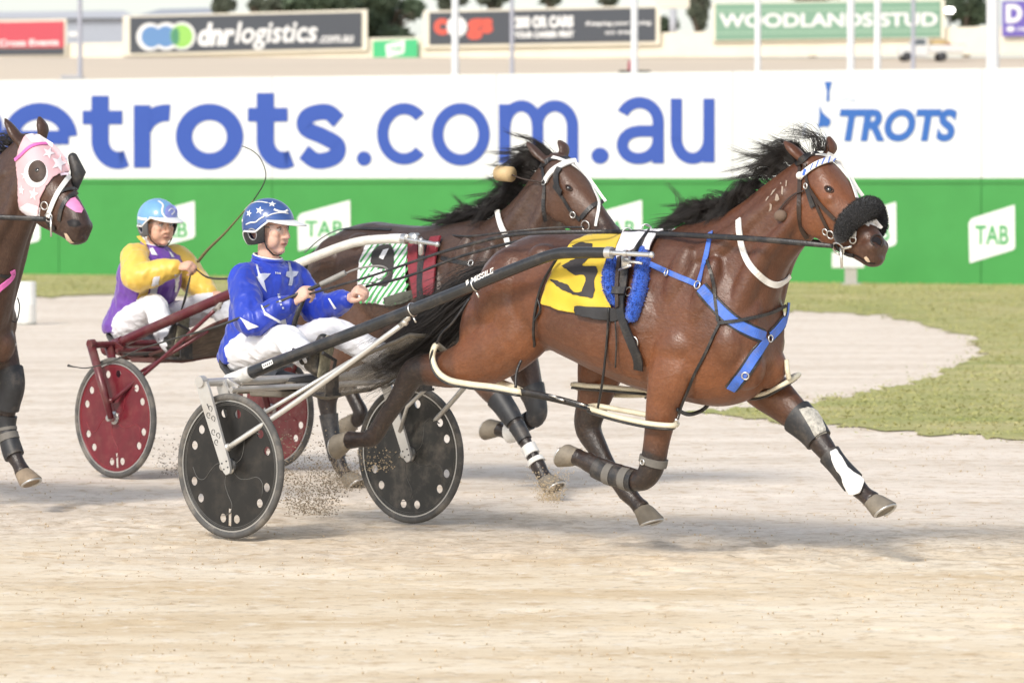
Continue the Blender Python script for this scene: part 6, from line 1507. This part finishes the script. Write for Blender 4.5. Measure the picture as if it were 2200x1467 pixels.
def driver2():
    J = dict(pel=(-.535, 0, .865), chest=(-.41, 0, 1.12), neck=(329, 533, 0), head=(340, 485, 0), sR=(288, 552, -.18), eR=(297, 596, -.28), wR=(383, 573, -.16), sL=(382, 555, .18), eL=(412, 598, .28), wL=(452, 632, .22),
             hR=(-.50, -.10, .86), kR=(-.115, -.22, .985), aR=(.13, -.325, .78), hL=(-.48, .10, .865), kL=(-.08, .2, .985), aL=(.19, .325, .80), heelR=(.18, -.33, .755), toeR=(.245, -.335, .93), heelL=(.24, .33, .77), toeL=(.30, .335, .94))
    K = dict(fat=1.22, puff=.036, yaw=math.radians(-8), nod=math.radians(4), skin=SK2, old=True, jaw=1.02, brow=(.20, .16, .12), jacket_m=J_PURP, sleeve_m=J_YEL, trouser_m=J_TR, collar_m=J_PURP, trim_m=J_WHT, helm_m=H_SKY, htrim_m=H_WHT, guard_m=mat('guard_grey', (.10, .105, .115), rough=.5), gframe=(.08, .07, .07),
             handR=((.85, .15, .05), (.1, -.6, .75)), handL=((.9, -.1, -.15), (.2, -.5, .8)))
    root, g, bj, jk, bh, hl = person(F2, J, K, 'driver in purple and yellow silks and a pale blue helmet')
    fr = F2; c2 = lambda q: [(130 + x / 3.668, 400 + y / 3.668) for x, y in q]
    for m, nm, qs in ((J_YEL, 'yellow_stripe', ([(648, 735), (728, 712), (690, 850), (655, 962), (572, 972), (610, 850)], [(590, 392), (632, 384), (672, 430), (700, 520), (660, 470)])),
                      (J_WHT, 'white_stripe', ([(730, 712), (788, 700), (765, 830), (735, 905), (660, 942), (695, 850)], [(640, 385), (668, 395), (720, 470), (772, 550), (712, 545), (690, 480)], [(888, 690), (945, 690), (920, 830), (892, 842), (898, 760)], [(845, 510), (870, 520), (905, 570), (865, 560)]))):
        for q in qs: mb = MB(); decal(fr, bj, c2(q), 3.5, .004, mb, 1); mb.build(nm, m, jk)
    mb = MB(); decal(fr, bh, c2(circ_poly(872, 205, 52, 58, 18)), 2.5, .002, mb); mb.build('swirl', mat('swirl_lilac', (.22, .25, .56), rough=.4), hl)
    mb = MB(); strap(fr, bh, c2([(770, 118), (808, 150), (800, 200), (830, 250), (900, 262)]), .012, .001, .003, 6, mb); strap(fr, bh, c2([(612, 250), (660, 262), (720, 258), (800, 262), (900, 275)]), .016, .001, .003, 6, mb); strap(fr, bh, c2([(850, 200), (872, 178), (896, 200), (872, 226)]), .006, .001, .004, 6, mb); mb.build('scroll', H_WHT, hl)
    return root, g
# ------------------------------------------------------------------ reins and whips
def rope(name, fr, pts, r, m, label=None, cat=None, group=None, flat=None, parent=None, n=8):
    P = [V(p) for p in cr([tuple(V(q) if len(q) == 3 and abs(q[0]) < 10 else fr.L(*q)) for q in pts], n)]
    R = [x[0] for x in cr([(a,) for a in r], n)] if hasattr(r, '__len__') else r
    mb = MB(); mb.tube(P, R, 8, flat=flat); o = mb.build(name, m, parent)
    if parent is None: o.location = fr.o; o.rotation_euler = (0, 0, fr.a); tag(o, label, cat, group)
    return o
# ================================================================== THE OTHER TWO HORSES
M_DKB = coat('coat_dark_bay', (.072, .036, .023, 1), (.125, .055, .028, 1), (.015, .011, .010, 1))
M_BLKB = coat('coat_brown', (.066, .030, .018, 1), (.10, .042, .021, 1), (.013, .010, .010, 1))
def loc(fr, pts): return [('l',) + tuple(fr.L(q[0], q[1], q[2])) + (q[3], q[4]) for q in pts]
S9 = dict(
    neck=[((1005, 486), (1150, 700), .205, .1), ((1052, 470), (1165, 650), .160, .1), ((1098, 438), (1176, 588), .128, .1), ((1134, 396), (1186, 530), .108, .1), ((1164, 356), (1194, 490), .092, .05), ((1186, 330), (1204, 468), .080, 0)],
    head=[((1190, 326), (1202, 468), .080, 0), ((1216, 340), (1224, 490), .098, -.12), ((1244, 374), (1246, 503), .098, -.18), ((1268, 410), (1265, 512), .076, -.05), ((1292, 446), (1284, 521), .061, 0), ((1314, 478), (1300, 527), .060, .05), ((1326, 500), (1314, 528), .045, .05)],
    ears=[((1174, 348), (1154, 330), (1130, 303), -.055, -.03), ((1212, 335), (1212, 318), (1200, 300), .06, .01)],
    legs=dict(
        RH=[(815, 630, -.12, .19, .12), (785, 700, -.16, .165, .115), (750, 760, -.185, .122, .092), (722, 810, -.19, .080, .066), (704, 850, -.19, .068, .055), (706, 890, -.19, .052, .042), (714, 940, -.19, .044, .036), (729, 995, -.19, .047, .040), (740, 1014, -.19, .038, .036), (750, 1026, -.19, .046, .044)],
        LH=[(880, 630, .12, .19, .12), (855, 700, .16, .165, .115), (815, 745, .185, .122, .092), (775, 775, .19, .080, .066), (742, 795, .19, .066, .055), (748, 825, .19, .052, .042), (760, 855, .19, .044, .036), (776, 888, .19, .047, .040), (768, 903, .19, .038, .036), (758, 905, .19, .046, .044)],
        RF=[(1005, 690, -.15, .15, .09), (1022, 770, -.19, .125, .088), (1050, 825, -.20, .088, .070), (1076, 862, -.20, .062, .052), (1095, 890, -.20, .054, .047), (1112, 918, -.20, .042, .037), (1130, 950, -.20, .036, .032), (1146, 980, -.20, .036, .032), (1156, 1000, -.20, .046, .040), (1166, 1018, -.20, .040, .038), (1174, 1032, -.20, .046, .044)],
        LF=[(1095, 690, .14, .15, .09), (1115, 760, .17, .118, .085), (1134, 815, .18, .088, .068), (1150, 862, .18, .058, .050), (1152, 892, .18, .050, .042), (1128, 908, .18, .042, .036), (1098, 928, .18, .047, .040), (1082, 926, .18, .038, .036), (1068, 920, .18, .046, .044)]),
    knee=KNEE)
def horse9():
    fr = F2; root = tag(fr.root('horse'), 'dark bay horse with a green striped cloth, drawing the maroon sulky', 'horse', 'harness racing horses')
    me, legs, head, neck = horse_body(fr, S9, M_DKB); link('body', me, M_DKB, root); bv = bvh_of(me)
    hoof(fr, root, (748, 1024), (757, 1040), (778, 1044), -.19, T_HOOF, .95); hoof(fr, root, (759, 905), (738, 910), (728, 925), .18, T_HOOF, .95)
    hoof(fr, root, (1172, 1030), (1180, 1044), (1205, 1048), -.20, T_HOOF, .95); hoof(fr, root, (1070, 921), (1045, 908), (1035, 925), .18, T_HOOF, .95)
    eye(fr, bv, 1222, 404, root, .018)
    crest = [fr.L(x, y, 0) for x, y in cr([(985, 488), (1040, 470), (1098, 436), (1134, 394), (1164, 355), (1186, 328)], 6)]
    locks('mane', crest, 110, 34, T_HAIR, root, (.14, .36), lambda rr, u: V((-1, rr.gauss(-.28, .12), -.20 + .24 * math.sin(u * 8 + 1) + rr.gauss(0, .14))), .0012, 21)
    dock = fr.L(690, 545, 0); way = [dock, fr.L(660, 600, -.02), fr.L(625, 660, -.04), fr.L(590, 700, -.05), fr.L(560, 740, -.05)]
    def g(rr):
        a, b = rr.gauss(0, 1), rr.gauss(0, 1); return [q + V((0, a * s, b * s)) for q, s in zip(way, (.015, .04, .06, .06, .05))]
    strands('tail', g, 500, T_HAIR, root, .0026, 8, 22)
    st = lambda name, pts, wd, m, par=root, th=.004, off=.004, n=6: strap(fr, bv, pts, wd, th, off, n).build(name, m, par, smooth=False)
    br = empty('bridle'); br.parent = root; cc = lambda q: [(900 + x / 4.583, 290 + y / 4.583) for x, y in q]
    st('browband', cc([(1255, 450), (1310, 370), (1380, 320), (1460, 280), (1550, 262)]), .036, T_WHT, br, .008, .006)
    st('face_strap', cc([(1315, 225), (1390, 245), (1470, 275)]), .022, T_WHT, br); st('face_strap', cc([(1500, 300), (1590, 370), (1670, 460), (1720, 560), (1760, 650), (1765, 760), (1750, 900)]), .017, T_WHT, br, .004, .008); st('face_strap', cc([(1550, 280), (1640, 380), (1730, 500), (1800, 600), (1845, 660)]), .015, T_WHT, br, .004, .008)
    st('cheek_strap', cc([(1220, 310), (1240, 500), (1225, 700), (1240, 850)]), .022, T_BLK, br); st('cheek_strap', cc([(1330, 500), (1420, 620), (1500, 750), (1590, 840)]), .020, T_BLK, br); st('noseband', cc([(1600, 820), (1690, 720), (1780, 670), (1850, 660)]), .026, T_BLK, br, .006, .006)
    st('blinker_strap', cc([(1390, 330), (1360, 400), (1380, 520), (1420, 570)]), .036, T_BLK, br, .004, .012); st('crown_strap', cc([(1200, 310), (1300, 240), (1420, 240), (1480, 230)]), .030, T_BLK, br)
    buckle(fr, bv, *cc([(1245, 470)])[0], br, .016); buckle(fr, bv, *cc([(1525, 785)])[0], br, .016); buckle(fr, bv, *cc([(1650, 890)])[0], br, .026)
    st('neck_strap', cc([(785, 740), (800, 820), (830, 920), (870, 1010)]) + [(1100, 545)], .034, T_WHT, root, .006, .012)
    p = fr.L(1086, 374, -.14); mb = MB(); mb.tube([p + V((-.055, 0, .004)), p + V((.045, 0, -.002))], .042, 16); mb.build('pull_cord_block', mat('block_wood', (.58, .42, .22), rough=.6, var=.1, stretch=(2, 2, 14)), root)
    rope('pull_cord', fr, [(1100, 376, -.14), (1125, 385, -.13), (1165, 392, -.10)], .005, T_BRN, parent=root)
    rope('overcheck', fr, [(1176, 344, .0), (1156, 348, .02), (1110, 396, .05), (1050, 430, .05), (1000, 460, .02), (930, 484, 0)], .008, T_WHT, parent=root)
    # saddle, cloth with striped number
    c9 = lambda q: [(600 + x / 3.411, 470 + y / 3.411) for x, y in q]
    mb = decal(fr, bv, c9([(640, 190), (700, 150), (800, 118), (985, 118), (975, 180), (968, 300), (955, 420), (965, 520), (975, 570), (900, 630), (780, 648), (590, 625), (580, 560), (575, 430), (585, 320), (610, 240)]), 8, .020, None, 3); near = MB(); near.add(mb.v, mb.f); near.add([(x, -y, z) for x, y, z in mb.v], [f[::-1] for f in mb.f])
    cloth = near.build('saddle_cloth', mat('cloth_white', None), root); solid(cloth, .005, 0); bc = bvh_of(cloth)
    M_ST = mat('stripe_green', (.07, .36, .10), rough=.6, var=.06); mb = MB(); out = c9([(632, 200), (700, 150), (800, 125), (980, 125), (966, 300), (950, 430), (960, 520), (900, 625), (780, 640), (595, 620), (582, 560), (580, 430), (590, 320)])
    for k in range(-9, 17):
        pts = []
        for t in range(-6, 40):
            x = 540 + k * 42 + t * 14; y = 700 - t * 20; pts.append(c9([(x, y)])[0])
        run = [p_ for p_ in pts if inpoly(p_[0], p_[1], out)]
        if len(run) > 2: strap(fr, bc, [run[0], run[len(run) // 2], run[-1]], .015, .001, .004, 6, mb)
    mb.build('stripe', M_ST, cloth, smooth=False)
    mb = MB(); decal(fr, bc, c9([(762, 190), (830, 190), (850, 250), (850, 330), (838, 430), (790, 500), (690, 490), (665, 460), (720, 470), (775, 440), (800, 375), (760, 372), (700, 360), (668, 320), (680, 250), (715, 210)]), 4, .008, mb, 1); num = mb.build('number', mat('number_black', None), cloth)
    mb = MB(); decal(fr, bc, c9([(740, 290), (770, 235), (812, 225), (800, 250), (770, 305)]), 3, .012, mb); decal(fr, bc, c9([(668, 400), (700, 385), (760, 372), (770, 420), (740, 440), (700, 425)]), 3, .012, mb); mb.build('number_counter', mat('cloth_white', None), num)
    mb = MB(); decal(fr, bc, c9([(775, 580), (900, 540), (980, 520), (995, 580), (900, 625), (785, 645)]), 5, .010, mb); solid(mb.build('hem_band', mat('band_olive', (.09, .095, .075), rough=.8), cloth), .004)
    M_MAR = mat('leather_maroon', (.20, .018, .028), rough=.4, var=.2, coat=.2)
    st('girth_flap', c9([(1005, 150), (1000, 240), (1000, 350), (1020, 460), (1040, 570)]), .072, M_MAR, root, .010, .022); st('girth_flap', c9([(1165, 150), (1140, 230), (1120, 340), (1110, 450), (1105, 560)]), .078, M_MAR, root, .010, .022); st('girth', c9([(1080, 180), (1065, 300), (1060, 450), (1060, 580)]) + [(915, 720)], .050, T_BLK, root, .008, .026)
    st('back_strap', [(655, 545), (690, 515), (725, 497), (765, 492), (840, 495)], .022, T_BLK, root); st('trace_strap', c9([(1190, 290), (1280, 310), (1400, 332)]), .024, T_BLK, root)
    mb = MB(); ringm(mb, fr.L(912, 502, -.02), fr.c, .026, .004); mb.tube([fr.L(878, 512, -.28), fr.L(905, 512, -.28)], .010, 8); mb.build('terret', T_MET, root)
    mb = MB(); mb.box(fr.L(890, 512, -.30), (.07, .05, .06), bev=.01); mb.box(fr.L(905, 530, -.30), (.03, .03, .10), bev=.008); mb.build('tug_buckle', T_MET, root)
    buckle(fr, bv, *c9([(1412, 330)])[0], root, .016)
    # boots
    band(legs, fr, 'RF', 2.8, 4.7, .008, T_BOOT, 'knee_boot', root); band(legs, fr, 'RF', 4.9, 5.9, .007, T_BOOT, 'shin_boot', root)
    M_WR = mat('wrap_white', (.70, .69, .66), rough=.7, dirt=(.4, .33, .25, 1), dirt_amt=.4, dscale=16)
    for a, b in ((6.3, 6.9), (7.3, 7.8)): band(legs, fr, 'RF', a, b, .010, M_WR, 'wrap_tape', root)
    band(legs, fr, 'LF', 2.4, 4.4, .010, T_BOOT, 'knee_boot', root); band(legs, fr, 'LF', 5.5, 6.3, .014, M_WR, 'fetlock_boot', root); band(legs, fr, 'LF', 4.7, 5.4, .010, T_BOOT, 'shin_boot', root); band(legs, fr, 'RH', 5.0, 6.8, .008, T_BOOT, 'shin_boot', root)
    return root, me
def l5(k, dx=0, dy=0): return [('l', p[0] + dx, p[1], p[2] + dy, p[3], p[4]) for p in leg_path(F1, LEG5[k])]
S3 = dict(
    neck=[((-165, 452), (-10, 735), .205, .1), ((-100, 428), (6, 680), .165, .1), ((-50, 394), (20, 615), .132, .1), ((-14, 350), (34, 560), .112, .1), ((24, 312), (54, 505), .094, .05), ((52, 288), (70, 470), .080, 0)],
    head=[((56, 284), (70, 464), .080, 0), ((86, 304), (94, 488), .098, -.12), ((116, 344), (122, 502), .098, -.18), ((138, 388), (138, 510), .076, -.05), ((163, 426), (152, 520), .061, 0), ((180, 458), (160, 527), .060, .05), ((188, 484), (174, 524), .045, .05)],
    ears=[((44, 308), (30, 286), (10, 254), -.055, -.03), ((92, 294), (92, 275), (84, 250), .06, .0)],
    legs=dict(RH=l5('RH'), LH=l5('LH'), RF=l5('LH', 1.0, .02)[:0] or l5('RF', -.02, .02),
        LF=[(-20, 690, .14, .15, .09), (-4, 745, .17, .118, .085), (12, 785, .18, .088, .068), (24, 826, .18, .066, .055), (18, 868, .18, .054, .046), (14, 918, .18, .042, .036), (28, 972, .18, .047, .040), (40, 996, .18, .038, .036), (50, 1016, .18, .046, .044)]),
    knee=KNEE, darkk=.9)
def horse3():
    fr = F3; root = tag(fr.root('horse'), 'dark brown horse in a pink hood coming into the frame at the left edge', 'horse', 'harness racing horses')
    me, legs, head, neck = horse_body(fr, S3, M_BLKB); link('body', me, M_BLKB, root); bv = bvh_of(me)
    p5 = lambda *a: [F1.L(a[0][0], a[0][1], a[3]), F1.L(a[1][0], a[1][1], a[3]), F1.L(a[2][0], a[2][1], a[3])]
    for a, dx in ((((746, 945), (712, 947), (706, 975), -.19), 0), (((1381, 1093), (1391, 1128), (1430, 1128), .18), 0), (((1238, 982), (1215, 966), (1196, 990), -.20), 1)):
        c, s_, t_ = p5(*a); d = V((-.02, 0, .02)) * dx; hoof_l(root, c + d, s_ - c, t_ - s_, T_HOOF)
    hoof(fr, root, (50, 1015), (60, 1042), (95, 1048), .18, mat('hoof_tan', (.26, .20, .14), rough=.7, var=.2, dirt=(.3, .26, .2, 1), dirt_amt=.6, dscale=8))
    c3 = lambda q: [(x / 3.668, 240 + y / 3.668) for x, y in q]
    # hood
    M_PINK = mat('hood_pink', (.72, .44, .47), rough=.75, var=.10, scale=9, sheen=.2, bump=.2); M_PW2 = mat('hood_white', (.80, .76, .78), rough=.7, var=.05); M_HP = mat('webbing_pink', (.72, .16, .46), rough=.55)
    hood = c3([(150, 290), (185, 200), (240, 172), (300, 175), (360, 215), (420, 250), (470, 300), (520, 365), (552, 440), (545, 485), (490, 490), (430, 515), (370, 590), (325, 690), (320, 760), (310, 825), (220, 820), (150, 770), (145, 600), (130, 400)])
    mb = decal(fr, bv, hood, 4, .007, None, 1); near = MB(); near.add(mb.v, mb.f); hd = near.build('hood', M_PINK, root); solid(hd, .004, 0); bh = bvh_of(hd)
    mb = MB(); decal(fr, bh, c3(circ_poly(285, 490, 92, 108, 26)), 3, .004, mb); decal(fr, bh, c3([(200, 190), (260, 172), (310, 180), (420, 250), (415, 285), (330, 250), (250, 245)]), 3, .004, mb)
    for q in (star_poly(460, 410, 72, .3, sx=.9), star_poly(270, 650, 58, .2, sx=.7), star_poly(175, 620, 40, .1, sx=.6), star_poly(380, 330, 50, .4), star_poly(205, 500, 36, .0)): decal(fr, bh, c3(q), 3, .005, mb)
    decal(fr, bh, c3([(150, 760), (220, 720), (300, 745), (318, 760), (312, 824), (222, 820)]), 3, .004, mb); mb.build('hood_pattern', M_PW2, hd)
    mb = MB(); decal(fr, bh, c3(circ_poly(297, 472, 67, 84, 24)), 3, .007, mb); mb.build('eye_opening', mat('eye_skin', (.055, .032, .022), rough=.6, var=.3), hd)
    l, nn, _ = cast(fr, bh, *c3([(297, 465)])[0]); mb = MB(); mb.ell(l - nn * .008, (.019, .019, .019)); mb.build('eye', mat('eye_dark', None), root)
    mb = MB(); strap(fr, bh, c3([(122, 385), (170, 345), (235, 285), (300, 262), (365, 258)]), .020, .003, .006, 6, mb); mb.build('browband', M_HP, hd, smooth=False)
    mb = MB(); strap(fr, bh, c3([(330, 690), (375, 590), (435, 520), (495, 492), (545, 490)]), .012, .003, .003, 6, mb); mb.build('hood_edge', mat('hood_lilac', (.62, .52, .66), rough=.7), hd, smooth=False)
    st = lambda name, pts, wd, m, par=root, th=.004, off=.004: strap(fr, bv, pts, wd, th, off, 6).build(name, m, par, smooth=False)
    br = empty('bridle'); br.parent = root
    st('face_strap', c3([(540, 510), (490, 590), (440, 680), (395, 790), (385, 830)]), .026, T_WHT, br, .004, .008); st('noseband', c3([(460, 640), (520, 620), (580, 612), (605, 630)]), .020, T_BLK, br, .004, .006); st('noseband', c3([(470, 860), (490, 760), (540, 680), (605, 640)]), .024, T_BLK, br, .004, .006); st('bit_strap', c3([(375, 850), (400, 900), (440, 920)]), .026, T_BLK, br)
    mb = MB(); q = c3([(596, 480)])[0]; c = fr.L(q[0], q[1], .12); mb.capsule([c + V((-.02, 0, .075)), c + V((.01, .01, .0)), c + V((-.01, 0, -.075))], [.026, .040, .024], 12); mb.build('blinker_cup', T_BOOT, br)
    buckle(fr, bv, *c3([(360, 740)])[0], br, .020); buckle(fr, bv, *c3([(395, 830)])[0], br, .022); mb = MB(); a = fr.L(*c3([(402, 830)])[0], -.10); mb.tube([a, a + V((.0, 0, -.10))], .006, 6); mb.build('bit', T_MET, br)
    mb = MB(); decal(fr, bv, c3([(515, 700), (590, 678), (622, 716), (655, 772), (640, 800), (600, 795), (560, 770), (520, 740)]), 3, .004, mb); mb.build('nose_patch', mat('paint_pink', (.72, .25, .48), rough=.7), root)
    mb = MB(); decal(fr, bv, c3([(530, 865), (570, 850), (620, 860), (640, 890), (590, 910), (545, 900)]), 3, .003, mb); mb.build('nostril', mat('nostril_dark', None), root)
    mb = MB(); decal(fr, bv, c3([(508, 955), (530, 960), (570, 1020), (590, 1030), (560, 1036), (525, 1010)]), 3, .003, mb); mb.build('lip_mark', mat('skin_pale', None), root)
    st('breast_strap', c3([(95, 1250), (100, 1290), (60, 1340), (0, 1390), (-60, 1450)]), .030, M_HP, root); st('breast_strap_backing', c3([(108, 1285), (60, 1300), (0, 1290)]), .018, T_BLK, root)
    crest = [fr.L(x, y, 0) for x, y in cr([(-160, 455), (-100, 428), (-50, 394), (-14, 348), (24, 310), (50, 288)], 6)]
    def g(rr):
        u = rr.random() * (len(crest) - 2); i = int(u); p = crest[i] + V((0, rr.uniform(-.03, .03), -.01)); d = V((-1, rr.gauss(-.2, .15), rr.gauss(-.05, .15))).normalized() * rr.uniform(.12, .25); return [p, p + d * .4 + V((0, 0, .03)), p + d + gv(rr, .02)]
    strands('mane', g, 500, T_HAIR, root, .0022, 6, 31)
    dock = V((1.07, 0, 1.32))
    def g(rr):
        a, b = rr.gauss(0, .05), rr.gauss(0, .06); return [dock, dock + V((-.15, a * .5, -.08 + b * .4)), dock + V((-.38, a, -.28 + b)), dock + V((-.5, a, -.45 + b))]
    strands('tail', g, 350, T_HAIR, root, .003, 8, 32)
    band(legs, fr, 'LF', 2.4, 4.3, .013, T_BOOT, 'knee_boot', root); band(legs, fr, 'LF', 4.6, 6.3, .012, T_BOOT, 'shin_boot', root); band(legs, fr, 'LF', 5.35, 5.55, .016, mat('tape_grey', None), 'wrap_tape', root); band(legs, fr, 'LF', 5.0, 5.15, .016, mat('tape_grey', None), 'wrap_tape', root)
    def loopt(pts, r=.013): mb = MB(); mb.tube([V(p) for p in cr([tuple(fr.L(*q)) for q in pts], 6, True)], r, 8, closed=True); return mb.build('hopple', T_WHT, root)
    loopt([(-30, 755, .10), (0, 748, .085), (25, 742, .13), (28, 740, .22), (0, 745, .28), (-28, 752, .22)]); rope('hopple_hanger', fr, [(12, 705, .1), (14, 730, .09), (14, 745, .09)], .009, T_WHT, parent=root)
    rope('girth_loop', fr, [(38, 640, .02), (42, 660, .0), (36, 690, -.02), (26, 690, 0)], .004, T_BLK, parent=root)
    return root, me
def drum_spray():
    # sand kicked up behind wheels and hooves
    spray('flying_sand', 600, 1105, 740, 930, 23.0, 24.2, 2200, M_CLODD, 1.5, 1, .0055); spray('flying_sand', 690, 1050, 790, 980, 24.5, 26.5, 1300, M_CLODD, 1.3, 2, .005)
    spray('flying_sand', 1150, 1075, 1215, 1010, 24.0, 25.0, 900, M_CLOD, 1.6, 3, .005); spray('flying_sand', 330, 1020, 400, 930, 26.4, 27.4, 200, M_CLODD, 1.4, 4, .006); spray('flying_sand', 770, 1010, 850, 960, 22.6, 23.2, 160, M_CLOD, 1.2, 5, .006)
drum_spray()
# ================================================================== THE FIELD
H5 = horse5()
SU1 = sulky(F1, 'sulky with silver frame, black shafts and black disc wheels behind the bay horse', C1); sulky_extras(SU1)
SU2 = sulky(F2, 'maroon sulky with red disc wheels behind the dark horse', C2)
D1, G1 = driver1()
D2, G2 = driver2()
H9 = horse9()
H3 = horse3()
R_G = 'driving reins'
# reins of the bay: from the driver's hands through the terrets to the bit
hr, hl_ = F1.L(657, 634, -.15), F1.L(786, 616, .20)
rope('reins', F1, [tuple(hr), (800, 592, -.24), (930, 548, -.30), (1000, 528, -.32), (1080, 508, -.30), (1160, 500, -.27), (1290, 498, -.17), (1345, 499, -.07), (1430, 503, -.14), (1600, 512, -.21), (1720, 522, -.17), (1790, 529, -.12)], [.006, .006, .007, .008, .009, .010, .010, .011, .012, .013, .013, .010], T_BLK, 'black reins from the blue driver along the bay horse to its bit', 'reins', R_G, .35)
rope('reins', F1, [tuple(hl_), (880, 592, .22), (1000, 548, .26), (1160, 510, .20), (1350, 497, .07), (1480, 500, .18), (1600, 505, .20), (1740, 516, .15), (1800, 528, .11)], .007, T_BLK, 'far rein of the bay horse, in the left hand of the blue driver', 'reins', R_G, .35)
rope('rein_end', F1, [(655, 640, -.16), (640, 672, -.19), (630, 705, -.20), (626, 735, -.20)], [.008, .013, .013, .009], T_BLK, 'loose black rein end hanging from the right hand of the blue driver', 'rein end', None, .3)
rope('rein_end', F1, [(728, 594, -.02), (770, 577, .02), (820, 572, .06), (836, 590, .10), (800, 606, .16), (770, 612, .19)], .005, mat('rein_grey', (.24, .23, .22), rough=.6), 'grey looped rein end between the two hands of the blue driver', 'rein end', None, .5)
rope('reins', F2, [(415, 574, -.10), (455, 598, -.22), (540, 592, -.32), (640, 562, -.34), (760, 524, -.32), (880, 508, -.15), (912, 500, -.03), (1000, 508, -.20), (1080, 500, -.26), (1180, 490, -.16), (1255, 488, -.11)],   .006, T_BLK, 'black reins of the dark horse in the green striped cloth', 'reins', R_G, .35)
rope('reins', F3, [(-700, 470, -.3), (-300, 465, -.28), (-60, 466, -.25), (30, 468, -.18), (98, 471, -.11)], .013, T_BLK, 'black rein on the horse with the pink hood', 'reins', R_G, .4)
rope('rein_end', F2, [(412, 580, -.12), (405, 610, -.16), (398, 640, -.20), (390, 665, -.2)], [.006, .012, .014, .008], T_BLK, 'black strap hanging from the hands of the driver in purple and yellow', 'rein end', None, .3)
M_WH = mat('whip_shaft', (.035, .034, .030), rough=.45, var=.2); M_WHG = mat('whip_grey', (.27, .26, .24), rough=.6)
wh = rope('whip', F1, [(738, 588, -.08), (700, 606, -.12), (655, 626, -.155), (560, 664, -.30), (470, 700, -.40), (380, 726, -.46), (300, 750, -.52)], [.011, .011, .009, .0075, .006, .0045, .0035], M_WH, 'long black whip pointing back from the right hand of the blue driver', 'whip')
wh['group'] = 'driving whips'
rope('whip_grip', F1, [(742, 586, -.08), (715, 599, -.105), (688, 611, -.13)], [.014, .014, .012], M_WHG, parent=wh); rope('whip_lash', F1, [(300, 750, -.52), (240, 776, -.56), (190, 790, -.60), (160, 788, -.62), (146, 785, -.63)], [.0032, .003, .003, .003, .007], M_WH, parent=wh)
wh2 = rope('whip', F2, [(425, 562, -.10), (448, 535, -.12), (482, 502, -.14), (515, 465, -.16), (545, 430, -.18)], [.010, .009, .007, .005, .004], mat('whip_olive', (.16, .14, .06), rough=.5), 'whip held upright by the driver in purple and yellow', 'whip'); wh2['group'] = 'driving whips'
rope('whip_lash', F2, [(545, 430, -.18), (565, 398, -.19), (571, 372, -.19), (560, 342, -.20), (545, 326, -.20), (530, 318, -.20), (520, 314, -.2)], [.0038, .0035, .003, .003, .0032, .003, .0025], M_WH, parent=wh2)
